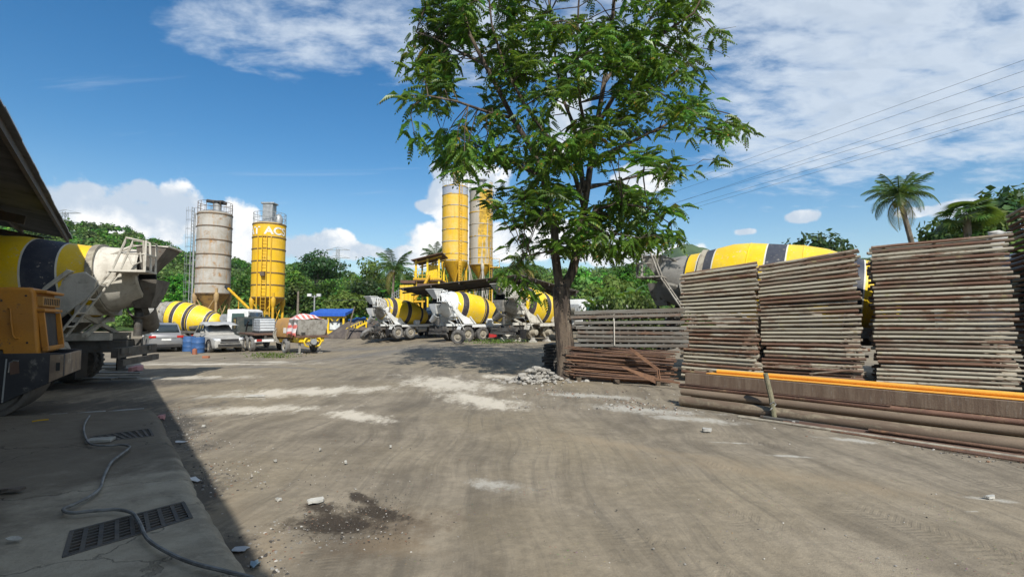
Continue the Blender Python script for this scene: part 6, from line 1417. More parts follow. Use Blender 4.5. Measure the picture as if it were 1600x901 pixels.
for i in range(3):
    b = MB(); c = RB+dd*(.12+.36*i)+Vector((0, .25, .05)); b.box((0, 0, 0), (.12, .9, .10)); o = b.build('timber_bearer', M('dark_timber', (.10, .075, .05), (.07, .05, .035), .9, bump=.4), loc=c, bevel=.008); tag(o, ('left', 'middle', 'right')[i]+' dark timber bearer under the rusty rods', 'timber')
# dark panels stacked left of the trunk
g = random.Random(4); A0 = P2(848, 15.6); A1 = P2(884, 15.2)
md = M('dark_form_panel', (.060, .055, .048), (.10, .092, .08), .85, scale=6, rust=(.17, .16, .14), rust_lo=.56, rust_hi=.68, bump=.5)
for i in range(9):
    o = thing('form_panel', f'{ORD[8-i]} dark ribbed form panel from the top of the pile left of the trunk', 'form panel', (A0.x+g.uniform(-.05, .05), A0.y, .04+.095*i), R(-14)+g.uniform(-.06, .06), 'dark form panels left of the trunk'); L = 1.25+g.uniform(-.1, .1)
    MB().box((L/2, .6, .03), (L, 1.2, .02)).build('plate', md, o)
    for k in range(5): MB().box((L*(.04+.23*k), .6, -.005), (.035, 1.2, .06)).build('rib', md, o)
    for y in (0, 1.2): MB().box((L/2, y, .0), (L, .03, .07)).build('edge', md, o)
# broken concrete heap at the foot of the tree
def rock_mesh(seed, s=(1, 1, .7), cuts=7):
    gg = np.random.default_rng(seed); n, k = 8, 5; V = []
    for j in range(k):
        for i in range(n):
            t = math.pi*(j+.5)/k; p = 2*math.pi*i/n; V.append((math.sin(t)*math.cos(p), math.sin(t)*math.sin(p), math.cos(t)))
    V = np.array(V)
    for _ in range(cuts):
        d = gg.normal(size=3); d /= np.linalg.norm(d); h = gg.uniform(.45, .75); q = V@d; V = V-np.outer(np.clip(q-h, 0, None), d)
    V = V*np.array(s); F = [(j*n+i, (j+1)*n+i, (j+1)*n+(i+1) % n, j*n+(i+1) % n) for j in range(k-1) for i in range(n)]
    return V, F, n, k
def rock_to(b, seed, c, s, rz, mi=0):
    V, F, n, k = rock_mesh(seed, s); q = Matrix.Rotation(rz, 3, 'Z') @ Matrix.Rotation(seed*1.3 % .8-.4, 3, 'X')
    b.add([q @ Vector(v)+Vector(c) for v in V], F+[tuple(range(n)), tuple((k-1)*n+i for i in range(n-1, -1, -1))], mi)
m_rub = M('broken_concrete', (.37, .35, .31), (.24, .225, .20), .9, scale=4, rust=(.20, .19, .17), rust_lo=.56, rust_hi=.7, bump=.5, bscale=18)
w = gp(842, 598); g = random.Random(8)
o = thing('rubble_heap', 'pale heap of broken concrete at the foot of the street tree', 'rubble', (w.x, w.y+.2, 0)); b = MB()
for i in range(240):
    rr = abs(g.gauss(0, .42)); a = g.uniform(0, 6.28); s = g.uniform(.02, .075); b_z = max(0, .26-.36*rr)*g.random()
    rock_to(b, i, (rr*1.35*math.cos(a), rr*.9*math.sin(a), b_z+s*.3), (s*1.3, s, s*.7), a)
x = b.build('small_pieces', m_rub, o, smooth=25); x['kind'] = 'stuff'
for i in range(22):
    rr = abs(g.gauss(0, .3)); a = g.uniform(0, 6.28); s = g.uniform(.06, .13); b = MB(); rock_to(b, 300+i, (0, 0, 0), (s*1.4, s, s*.55), a)
    b.build('chunk', m_rub, o, smooth=25, loc=(rr*1.3*math.cos(a), rr*.7*math.sin(a), .06+max(0, .30-.5*rr)))
# ------------------------------------------------------------ the street tree
def street_tree():
    g = random.Random(21); nr = np.random.default_rng(21); Y0 = 13.9; base = gp(887, 590); base.y = Y0
    o = thing('street_tree', 'tall forked street tree with feathery dark green leaves in the middle of the yard', 'tree', (base.x, base.y, 0)); B = Vector(o.location)
    def pl(lst): return [at(px, py, Y0+dy)-B for px, py, dy in lst]
    b = MB()
    trunk = [Vector((0, 0, -.2)), Vector((-.01, 0, .0))]+pl([(885, 560, 0), (881, 515, 0), (878, 470, 0), (877, 448, 0)])
    tz = [p.z for p in trunk]; trr = [.36, .30, .255, .235, .235, .23]; zz = np.linspace(trunk[0].z, trunk[-1].z, 46); tp = [Vector((np.interp(z, tz, [p.x for p in trunk]), np.interp(z, tz, [p.y for p in trunk]), z)) for z in zz]
    b.tube(tp, [float(np.interp(z, tz, trr)) for z in zz], 40)
    for i in range(46*40):
        k, j = divmod(i, 40); v = Vector(b.v[i]); c0 = tp[k]; dv = v-c0; a = 2*math.pi*j/40; f = 1+.16*(float(fbm(np.array([math.cos(a)*3.2+5]), np.array([math.sin(a)*3.2+zz[k]*.55+5]), 4, 3)[0])-.47)+.05*math.cos(a*3+zz[k]*.8)
        if zz[k] < .45: f *= 1+.22*(.45-zz[k])*(1+math.cos(a*5))
        b.v[i] = tuple(c0+dv*f)
    if False: b.tube(trunk, trr, 16)
    LIMBS = [
     ([(875, 452, 0), (869, 400, -.05), (866, 352, -.1), (858, 325, -.1), (848, 275, -.2), (828, 228, -.4), (803, 185, -.6), (778, 140, -.8), (756, 100, -1.0), (735, 55, -1.2), (715, -5, -1.3), (700, -70, -1.4)], .135, .03),
     ([(880, 452, 0), (893, 425, .1), (905, 385, .15), (910, 340, .2), (916, 295, .3), (925, 250, .4), (934, 195, .4), (944, 130, .5), (955, 60, .5), (962, -20, .6), (968, -110, .6)], .15, .04),
     ([(911, 320, .2), (897, 275, -.3), (878, 245, -.7), (848, 205, -1.1), (820, 165, -1.4), (790, 110, -1.7), (770, 40, -2.0), (760, -40, -2.2)], .075, .02),
     ([(912, 300, .25), (903, 230, .8), (893, 190, 1.1), (878, 150, 1.5), (868, 90, 1.9), (858, 20, 2.2), (850, -70, 2.4)], .08, .02),
     ([(922, 262, .4), (950, 240, .9), (985, 222, 1.3), (1030, 200, 1.7), (1070, 180, 2.0), (1110, 170, 2.2), (1140, 178, 2.3)], .07, .015),
     ([(934, 195, .4), (965, 140, -.2), (1000, 90, -.6), (1040, 50, -1.0), (1085, 20, -1.3), (1110, -30, -1.5)], .07, .018),
     ([(909, 345, .2), (940, 325, -.4), (975, 318, -1.0), (1010, 325, -1.4), (1045, 348, -1.7)], .055, .012),
     ([(944, 130, .5), (985, 70, 1.4), (1030, 10, 2.0), (1060, -60, 2.4)], .06, .015),
     ([(866, 352, -.1), (842, 338, .4), (815, 320, .8), (790, 318, 1.1), (770, 325, 1.2)], .05, .012),
     ([(848, 275, -.2), (815, 262, .4), (770, 240, 1.0), (720, 215, 1.4), (690, 205, 1.6)], .055, .012),
     ([(803, 185, -.6), (760, 175, -1.2), (715, 160, -1.6), (670, 150, -2.0), (645, 165, -2.1)], .05, .012),
     ([(756, 100, -1.0), (715, 80, -.4), (680, 60, .0), (650, 50, .2)], .045, .012),
     ([(925, 250, .4), (905, 160, -.6), (900, 90, -1.2), (905, 10, -1.6), (910, -80, -1.8)], .06, .015),
     ([(916, 295, .3), (955, 285, 1.0), (1000, 275, 1.8), (1050, 262, 2.3), (1085, 258, 2.5)], .05, .012),
     ([(907, 370, .15), (930, 372, -.6), (965, 365, -1.2), (1000, 372, -1.6)], .04, .01),
     ([(868, 390, -.05), (845, 395, -.5), (820, 400, -.8), (805, 415, -1.0)], .035, .01)]
    J = []
    for lst, r0, r1 in LIMBS:
        P = pl(lst); n = len(P); P = [p+(Vector((g.uniform(-.03, .03), g.uniform(-.03, .03), 0)) if 0 < i < n-1 else Vector()) for i, p in enumerate(P)]
        b.tube(P, [r0+(r1-r0)*(i/(n-1))**.8 for i in range(n)], 9 if r0 > .07 else 7)
        for i in range(1, n):
            for f in (.33, .66, 1): J.append((P[i-1].lerp(P[i], f), r0+(r1-r0)*(i/(n-1))))
    JP = np.array([tuple(p) for p, _ in J])
    # crown outline in the picture plane at the trunk's distance; clusters fill its depth
    POLY = [(668, -130), (645, -60), (652, 0), (655, 60), (648, 100), (655, 160), (672, 215), (700, 250), (735, 268), (752, 300), (775, 335), (785, 380), (800, 415), (850, 430), (868, 440), (915, 425), (945, 408), (985, 392), (1030, 372), (1052, 352),
            (1040, 318), (1070, 285), (1082, 258), (1110, 250), (1138, 220), (1150, 200), (1120, 175), (1092, 150), (1072, 120), (1090, 85), (1105, 40), (1085, 0), (1080, -70), (1040, -150), (860, -190)]
    def inside(x, y):
        c = False; j = len(POLY)-1
        for i in range(len(POLY)):
            (xi, yi), (xj, yj) = POLY[i], POLY[j]
            if (yi > y) != (yj > y) and x < (xj-xi)*(y-yi)/(yj-yi)+xi: c = not c
            j = i
        return c
    HOLES = [(880, 182, 24, 30), (1000, 278, 26, 16), (800, 280, 26, 24), (905, 60, 16, 14), (842, 150, 14, 20), (720, 120, 18, 26), (1060, 150, 22, 16), (960, 60, 12, 20), (770, 45, 14, 12), (690, 190, 14, 14), (830, 360, 20, 14), (1040, 235, 18, 12), (985, 350, 16, 8), (760, 200, 14, 14), (1090, 215, 14, 8), (890, 20, 14, 14), (735, 250, 10, 8)]
    cl = []; tries = 0
    while len(cl) < 470 and tries < 9000:
        tries += 1; x, y = g.uniform(630, 1160), g.uniform(-190, 440)
        if not inside(x, y): continue
        if any(((x-hx)/rx)**2+((y-hy)/ry)**2 < 1.5 for hx, hy, rx, ry in HOLES): continue
        if vnoise(np.array([x/34.]), np.array([y/34.]), 6)[0] < .36 and y < 330: continue
        rx = min(1, abs(x-890)/260); dep = 2.9*math.sqrt(max(.06, 1-rx*rx*.85)); yy = g.uniform(-dep, dep)
        if x < 800 and y > 285 and g.random() < .55: continue
        if y > 400 and g.random() < .8: continue
        if y > 330: yy *= .55
        cl.append((x+yy*(800-x)*.0, y, yy))
    # sprays that hang out at the rim
    cl += [(1150, 195, 2.3), (1165, 205, 2.2), (1120, 250, 2.4), (1128, 215, 2.3), (1050, 368, -1.7), (1040, 378, -1.6), (640, 150, -2.1), (648, 210, -1.8), (690, 250, 1.5), (1092, 118, -.5), (1125, 60, -1.2), (700, 262, 1.0), (635, 95, .2), (790, 440, -1.0), (815, 452, -1.0), (840, 455, -.8)]
    # compound leaf, 13 leaflets hanging from an arching stalk
    def leaf_tpl(seed):
        q = random.Random(seed); V = []; F = []; Ls = q.uniform(.38, .50); pr = 7
        for i in range(pr+1):
            s = (i+1)/(pr+1); x = Ls*s; z = .10*s-.20*s*s
            for sd in ((-1, 1) if i < pr else (0,)):
                l = .082*(1-.35*abs(s-.55)); w = l*.30
                dirv = Vector((.45, sd*.9, -.30)) if sd else Vector((1, 0, -.4)); dirv.normalize(); side = dirv.cross(Vector((0, 0, 1))).normalized(); dn = Vector((0, 0, -.02))
                o_ = Vector((x, 0, z)); k = len(V); V += [o_, o_+dirv*l*.28+side*w*.92+dn*.3, o_+dirv*l*.70+side*w*.95+dn*.6, o_+dirv*l+dn*1.2, o_+dirv*l*.70-side*w*.95+dn*.6, o_+dirv*l*.28-side*w*.92+dn*.3]; F += [(k, k+1, k+2, k+3), (k, k+3, k+4, k+5)]
        k = len(V); V += [Vector((0, .004, 0)), Vector((0, -.004, 0)), Vector((Ls*.5, 0, .05)), Vector((Ls, 0, -.10))]; F.append((k, k+1, k+3, k+2))
        return np.array([tuple(v) for v in V]), np.array(F)
    T = [leaf_tpl(i) for i in range(4)]
    for ci, (x, y, yy) in enumerate(cl):
        c = at(x, y, Y0+yy)-B
        i = int(np.argmin(((JP-np.array(tuple(c)))**2).sum(1)+np.clip(JP[:, 2]-c.z, 0, 9)*.6)); s, r = J[i]
        m = s.lerp(c, .5)+Vector((g.uniform(-.1, .1), g.uniform(-.1, .1), .12)); tip = c+(c-s)*.08; b.tube([s, m, tip], [min(r*.5, .022), .013, .006], 5)
        VV = []; FF = []; nl = g.randint(12, 18); off = 0; d0 = (tip-m).normalized()
        for q in range(nl):
            f = q/nl; o_ = m.lerp(tip, .25+.8*f)+Vector((g.gauss(0, .13), g.gauss(0, .13), g.gauss(0, .10))); az = q*2.4+g.uniform(-.4, .4)
            dv = Vector((math.cos(az), math.sin(az), g.uniform(-.55, .25)))+d0*.5; dv.normalize(); sx = dv.cross(Vector((0, 0, 1))).normalized(); up = sx.cross(dv)
            V, F = T[g.randint(0, 3)]; sc = g.uniform(.75, 1.15)
            roll = g.uniform(-.5, .5); a2 = sx*math.cos(roll)+up*math.sin(roll); u2 = up*math.cos(roll)-sx*math.sin(roll)
            Mx = np.array([tuple(dv), tuple(-a2), tuple(u2)])*sc; VV.append(V@Mx+np.array(tuple(o_-c))); FF.append(F+off); off += len(V)
        link('leafy_twig', raw_mesh('leafy_twig', np.concatenate(VV), np.concatenate(FF), m_leaf_tree), o, c) if ci < 0 else POOL.append((np.concatenate(VV)+np.array(tuple(c)), np.concatenate(FF), y))
    # bare reddish shoots at the right rim
    for (x, y, yy, x2, y2) in ((1090, 60, -1.2, 1150, 42), (1095, 75, -1.0, 1140, 90), (1085, 95, -.8, 1120, 125)): b.tube([at(x, y, Y0+yy)-B, at((x+x2)/2, (y+y2)/2-4, Y0+yy)-B, at(x2, y2, Y0+yy)-B], [.012, .008, .004], 5)
    b.build('trunk', m_bark, o, smooth=60)
    # leaves: the largest sprays as parts, the rest as the leafy mass
    POOL.sort(key=lambda t: -len(t[0])); big = POOL[:280]; rest = POOL[280:]
    for V, F, _ in big:
        c = V.mean(0); link('leafy_twig', raw_mesh('leafy_twig', V-c, F, m_leaf_tree), o, Vector(c))
    off = 0; VV = []; FF = []
    for V, F, _ in rest: VV.append(V); FF.append(F+off); off += len(V)
    f = link('foliage', raw_mesh('foliage', np.concatenate(VV), np.concatenate(FF), m_leaf_tree), o); f['kind'] = 'stuff'
POOL = []
street_tree()
# ------------------------------------------------------------ raised concrete apron, gratings, cable
def slab_material():
    m = bpy.data.materials.new('worn_concrete'); m.use_nodes = True; t = NT(m.node_tree); b = t.n['Principled BSDF']; p = t.new('ShaderNodeTexCoord').outputs['Object']
    n1 = t.noise(p, .8, 9, .68, .3); n2 = t.noise(p, 4.5, 9, .72, .2); n3 = t.noise(p, 40, 4, .7); n4 = t.noise(t.mapping(p, loc=(4, 2, 0)), 1.1, 8, .7, .5)
    c = t.mix(t.step(n1, .40, .60), (.34, .305, .235), (.215, .19, .145)); c = t.mix(t.step(n2, .46, .66, 0, .7), c, (.36, .325, .255))
    c = t.mix(t.step(n4, .52, .68, 0, .6), c, (.085, .074, .058)); c = t.mix(t.step(n3, .5, .8, 0, .4), c, (.10, .09, .07))
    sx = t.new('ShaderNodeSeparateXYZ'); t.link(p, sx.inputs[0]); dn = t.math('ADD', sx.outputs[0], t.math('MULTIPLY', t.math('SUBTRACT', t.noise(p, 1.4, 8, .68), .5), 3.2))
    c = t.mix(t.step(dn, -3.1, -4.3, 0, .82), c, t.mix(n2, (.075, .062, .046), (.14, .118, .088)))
    # worn pale lip and hairline cracks
    w = t.vmath('ADD', p, t.vmath('SCALE', t.new('ShaderNodeTexNoise').outputs['Color'], 0.0)); cn = t.new('ShaderNodeTexNoise'); t.link(p, cn.inputs['Vector']); cn.inputs['Scale'].default_value = 2.2; cn.inputs['Detail'].default_value = 6
    v = t.new('ShaderNodeTexVoronoi', feature='DISTANCE_TO_EDGE'); v.inputs['Scale'].default_value = .55; t.link(t.vmath('ADD', p, t.vmath('SCALE', t.vmath('SUBTRACT', cn.outputs['Color'], (.5, .5, .5)), .7)), v.inputs['Vector'])
    crack = t.step(v.outputs['Distance'], .007, .001); c = t.mix(t.math('MULTIPLY', crack, .4), c, (.03, .027, .022))
    t.link(c, b.inputs['Base Color']); b.inputs['Roughness'].default_value = .85; b.inputs['Specular IOR Level'].default_value = .25
    bn = t.new('ShaderNodeBump'); bn.inputs['Strength'].default_value = .6; bn.inputs['Distance'].default_value = .03
    t.link(t.math('SUBTRACT', t.math('ADD', t.math('MULTIPLY', n2, .7), t.math('MULTIPLY', n3, .25)), t.math('MULTIPLY', crack, .5)), bn.inputs['Height']); t.link(bn.outputs[0], b.inputs['Normal']); return m
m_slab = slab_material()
SZ = .10
edge = [(60, 652), (150, 648), (236, 640), (250, 668), (268, 705), (284, 740), (298, 772), (318, 805), (345, 850), (372, 905), (400, 960), (440, 1060)]
def apron():
    top = [gp(x, y, SZ) for x, y in edge]; g = random.Random(3)
    # dense outline with a worn, rounded lip
    P = []
    for i in range(len(top)-1):
        for k in range(6): q = top[i].lerp(top[i+1], k/6); P.append(q+Vector((g.uniform(-.012, .012), g.uniform(-.012, .012), 0)))
    P.append(top[-1]); n = len(P); inner = Vector((-9, 3.0, SZ)); rows = []
    nrm = []
    for i in range(n):
        d = (P[min(i+1, n-1)]-P[max(i-1, 0)]); nrm.append(Vector((-d.y, d.x, 0)).normalized() if True else None)
    for i in range(n): 
        if nrm[i].dot(Vector((1, 0.4, 0))) < 0: nrm[i] = -nrm[i]
    for out, z in ((.10, -.06), (.075, .02), (.045, .065), (.0, .092), (-.06, .10), (-.15, .10)):
        rows.append([P[i]+nrm[i]*out*(1+.12*math.sin(i*.9)) + Vector((0, 0, z-SZ)) for i in range(n)])
    # far inner boundary
    rows2 = [[p.lerp(Vector((-9.5, min(max(p.y, .2), 7.4), SZ)), f) for p in rows[-1]] for f in (.04, .12, .25, .45, .7, 1.0)]
    b = MB(); allr = rows+rows2; k = len(allr[0]); vs = [p for r_ in allr for p in r_]
    for i, v in enumerate(vs):
        if i >= 5*k: vs[i] = Vector((v.x, v.y, SZ+.012*(float(fbm(np.array([v.x*1.3]), np.array([v.y*1.3]), 3, 4)[0])-.45)))
    fs = [(i*k+j, (i+1)*k+j, (i+1)*k+j+1, i*k+j+1) for i in range(len(allr)-1) for j in range(k-1)]
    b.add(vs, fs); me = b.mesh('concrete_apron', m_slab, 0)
    import bmesh
    bm = bmesh.new(); bm.from_mesh(me)
    for cs in GRATES:
        Q = [gp(x, y, SZ) for x, y in cs]; cen = sum(Q, Vector())/4; rad = max((q-cen).length for q in Q)+.45; planes = []
        for i in range(4):
            e = (Q[(i+1) % 4]-Q[i]).normalized(); nn = Vector((-e.y, e.x, 0))
            if nn.dot(cen-Q[i]) < 0: nn = -nn
            planes.append((Q[i], nn))
        for co, nn in planes:
            fsel = [f for f in bm.faces if min((v.co-cen).length for v in f.verts) < 1.6 and all(v.co.z > .05 for v in f.verts)]
            geo = list({v for f in fsel for v in f.verts})+list({e for f in fsel for e in f.edges})+fsel
            bmesh.ops.bisect_plane(bm, geom=geo, plane_co=co, plane_no=nn, dist=1e-5)
        kill = [f for f in bm.faces if all((f.calc_center_median()-co).dot(nn) > 0 for co, nn in planes)]
        bmesh.ops.delete(bm, geom=kill, context='FACES')
    bm.to_mesh(me); bm.free(); me.polygons.foreach_set('use_smooth', [True]*len(me.polygons)); me.update(); me.set_sharp_from_angle(angle=R(70))
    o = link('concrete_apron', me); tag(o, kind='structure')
GRATES = [((97, 872), (110, 829), (287, 783), (301, 809)), ((172, 688), (140, 682), (234, 669), (240, 681))]
apron()
m_iron = M('cast_iron', (.060, .056, .050), (.095, .085, .07), .7, scale=6, rust=(.13, .08, .05), rust_lo=.56, rust_hi=.7, bump=.3)
def grate(label, c0, c1, c2, c3, nl, nc, rotpatch=True):
    """corners on the slab top: near-left, far-left, far-right, near-right"""
    P = [gp(x, y, SZ) for x, y in (c0, c1, c2, c3)]; o = thing('drain_grate', label, 'grate', sum(P, Vector())/4, 0, 'drain grates in the apron'); C0 = Vector(o.location)
    Q = lambda u, v: (P[0].lerp(P[3], u)).lerp(P[1].lerp(P[2], u), v)-C0
    corners = [Q(u, v) for u, v in ((0, 0), (1, 0), (1, 1), (0, 1))]
    b = MB(); lo = [c+Vector((0, 0, -.088)) for c in corners]; hi = [c+Vector((0, 0, .004)) for c in corners]
    b.add(lo+hi, [(0, 1, 2, 3)]+[(i, (i+1) % 4, 4+(i+1) % 4, 4+i) for i in range(4)]); b.build('pit', m_cement_d, o)
    for (u0, v0), (u1, v1) in (((0, .03), (1, .03)), ((0, .97), (1, .97)), ((.012, .05), (.012, .95)), ((.988, .05), (.988, .95))):
        b = MB(); b.bar(Q(u0, v0)+Vector((0, 0, -.008)), Q(u1, v1)+Vector((0, 0, -.008)), .026, .026); b.build('frame_bar', m_iron, o)
    for i in range(1, nc):
        u = i/nc; b = MB(); b.bar(Q(u, .04)+Vector((0, 0, -.011)), Q(u, .96)+Vector((0, 0, -.011)), .026, .026); b.build('cross_bar', m_iron, o)
    for j in range(1, nl):
        v = j/nl; b = MB(); b.bar(Q(.01, v)+Vector((0, 0, -.013)), Q(.99, v)+Vector((0, 0, -.013)), .018, .024); b.build('bar', m_iron, o)
grate('large cast iron drain grate in the concrete apron at the bottom left', (97, 872), (110, 829), (287, 783), (301, 809), 8, 8)
grate('small farther drain grate in the concrete apron', (172, 688), (140, 682), (234, 669), (240, 681), 7, 8)
# pale slab piece beside the small grate
q = gp(157, 690, SZ); o = tag(MB().box((0, 0, .02), (.26, .17, .04)).build('tile', M('pale_slab', (.36, .355, .32), (.26, .255, .23), .9), loc=(q.x, q.y, SZ+.004), bevel=.008), 'pale flat tile lying beside the small drain grate', 'tile'); o.rotation_euler.z = .35
# cable
pts = [(370, 240), (352, 270), (345, 300), (356, 340), (375, 360), (410, 366), (450, 367), (500, 363), (535, 370), (525, 385), (490, 410), (460, 435), (440, 470), (425, 505), (415, 540), (395, 562), (370, 580), (335, 598), (300, 615), (272, 626), (260, 635), (275, 645), (310, 648), (365, 642), (420, 638), (475, 634), (520, 640), (548, 650), (565, 672), (580, 700), (592, 730), (605, 752), (625, 772), (660, 795), (710, 822), (760, 845), (820, 865), (900, 885), (980, 905), (1060, 925)]
P = []
for x, y in pts:
    q = gp(x/2.643, 560+y/2.643, SZ+.02); P.append(q)
# above the big grate the cable rides on the bars
sm = []
for i in range(len(P)-1):
    p_, a, e, n_ = P[max(i-1, 0)], P[i], P[i+1], P[min(i+2, len(P)-1)]
    for k in range(4):
        t = k/4; sm.append(.5*((2*a)+(e-p_)*t+(2*p_-5*a+4*e-n_)*t*t+(3*a-p_-3*e+n_)*t**3)+Vector((0, 0, .022)))
tag(MB().tube(sm, .0125, 7).build('power_cable', M('grey_cable', (.20, .205, .20), (.12, .12, .115), .6, scale=8)), 'grey power cable snaking over the concrete apron and across the drain grate', 'cable')

# ------------------------------------------------------------ road roller standing in the shed
def roller():
    Y = 8.35; ang = R(31); c_, s_ = math.cos(ang), math.sin(ang); cx = at(66, 500, Y).x
    o = thing('road_roller', 'orange road roller with dark skirt and steel drum at the left edge', 'road roller', (cx, Y, 0), ang)
    def X(px): k = (px-800)/F_PX; return (cx-k*Y)/(k*s_-c_)
    def Z(py, px=50): return at(px, py, Y+s_*X(px)).z
    def XZ(*pts): return [(X(a), Z(b_, a)) for a, b_ in pts]
    wd = 1.3
    b = MB(); prof = XZ((-260, 452), (20, 448), (48, 449), (54, 454), (65, 545), (66, 553), (10, 556), (8, 546), (-260, 546))
    rings = []
    for y, ins in ((0, .035), (.03, .006), (.06, 0), (wd-.04, 0), (wd, .03)): rings.append([(x-(ins if i in (1, 2, 3, 4, 5) else 0), y, z-(ins if i < 4 else 0)) for i, (x, z) in enumerate(prof)])
    b.loft(rings); hood = b.build('engine_hood', m_orange, o, smooth=35, bevel=.012)
    # rear end of the hood: lid, slotted vent box, framed radiator opening
    xt, xb = X(55), X(66); zt, zb = Z(458), Z(545)
    def rear(z): return xt+(xb-xt)*(zt-z)/(zt-zb)
    b = MB(); b.box((xt+.02, wd/2, Z(455)), (.22, wd*.94, .05)); b.build('top_lid', m_orange, o, bevel=.015)
    m_tan = M('tan_orange', (.42, .22, .05), (.33, .17, .04), .6)
    b = MB(); b.box((rear(Z(472))+.01, wd/2, Z(470)), (.12, wd*.88, .17)); vb = b.build('vent_box', m_tan, o, bevel=.015)
    for k in range(9): MB().box((rear(Z(471))+.073, .16+.12*k, Z(470)), (.012, .035, .11)).build('vent_slot', m_dark, vb)
    b = MB(); b.box((rear(Z(485))+.02, wd/2, Z(484)), (.14, wd*.94, .045)); b.build('ledge', m_orange, o, bevel=.01)
    z0, z1 = Z(488), Z(546)
    MB().loft([[(rear(z)+.012, .16, z), (rear(z)+.012, wd-.16, z), (rear(z)-.05, wd-.16, z), (rear(z)-.05, .16, z)] for z in (z1, z0)]).build('radiator', m_dark, o)
    for y in (.10, wd-.10): MB().bar((rear(z0)+.03, y, z0), (rear(z1)+.05, y, z1), .07, .08).build('opening_frame', m_orange, o, bevel=.008)
    MB().bar((rear(z1)+.05, .06, z1), (rear(z1)+.05, wd-.06, z1), .07, .07).build('opening_sill', m_orange, o, bevel=.008)
    MB().tube([(X(14), .0, Z(482)), (X(18), -.05, Z(483)), (X(20), -.055, Z(500)), (X(24), -.055, Z(522)), (X(28), -.05, Z(528)), (X(32), .005, Z(528))], .013, 7).build('grab_handle', m_orange, o)
    for px, py in ((2, 470), (2, 530), (40, 462), (46, 535)): MB().lathe([(.016, 0), (.016, .012), (0, .014)], (X(px), .002, Z(py)), (0, -1, 0), 8).build('bolt', m_dark, o)
    MB().bar((X(-40), -.002, Z(500)), (X(-40), -.002, Z(548)), .012, .01).build('panel_seam', m_dark, o)
    m_sk = M('scuffed_navy_steel', (.022, .023, .028), (.04, .04, .045), .55, scale=1.5, rust=(.26, .24, .21), rust_lo=.58, rust_hi=.70, rust_scale=2.4, bump=.15)
    sk = XZ((-260, 556), (92, 551), (106, 552), (106, 588), (12, 630), (-30, 634), (-260, 640))
    for y0, y1 in ((-.05, .02), (wd-.02, wd+.04)): MB().prism(sk, y0, y1).build('side_skirt', m_sk, o, bevel=.012)
    xr = X(106); m_tn = M('scuffed_tan_steel', (.26, .19, .13), (.16, .12, .09), .7, scale=3, rust=(.42, .36, .28), rust_lo=.54, rust_hi=.66)
    rp = MB().box((xr-.02, wd/2, Z(570, 106)), (.05, wd-.05, .36)).build('rear_plate', m_tn, o, bevel=.01)
    MB().prism(XZ((84, 554), (105, 553), (105, 587), (84, 597)), -.056, -.05).build('worn_corner', m_tn, o)
    MB().box((X(97), -.06, Z(572, 97)), (.05, .014, .13)).build('slot', m_dark, o)
    MB().bar((X(17), -.055, Z(560, 17)), (X(14), -.055, Z(628, 14)), .018).build('seam', m_galv, o)
    MB().prism(XZ((22, 564), (36, 562), (38, 582), (24, 585)), -.06, -.05).build('rust_patch', m_rust_d, o)
    MB().tube([(X(21), -.058, Z(580)), (X(22), -.062, Z(565)), (X(28), -.062, Z(562)), (X(36), -.06, Z(563))], .010, 6).build('weld_strip', m_chrome, o)
    MB().box((X(-60), wd/2, .80), (1.4, wd*.7, .45)).build('frame', m_dark, o)
    b = MB(); c = Vector((X(10)-.25, .03, .62)); b.lathe([(0, .04), (.20, .0), (.52, .02), (.56, -.02), (.62, 0), (.62, wd-.06), (.56, wd-.04), (0, wd-.06)], c, (0, 1, 0), 48); b.build('drum', M('worn_steel_drum', (.15, .135, .12), (.09, .082, .075), .6, metal=.3, scale=2, rust=(.2, .15, .11), rust_lo=.55, rust_hi=.7), o, smooth=30)
    MB().lathe([(0, 0), (.14, 0), (.18, .05), (.18, .12), (0, .12)], c+Vector((0, -.05, 0)), (0, 1, 0), 20).build('hub', m_dark, o)
    MB().lathe([(0, 0), (.58, 0), (.62, .03), (.62, wd-.06), (0, wd-.06)], c+Vector((-2.3, 0, 0)), (0, 1, 0), 40).build('drum', m_dark, o)
roller()

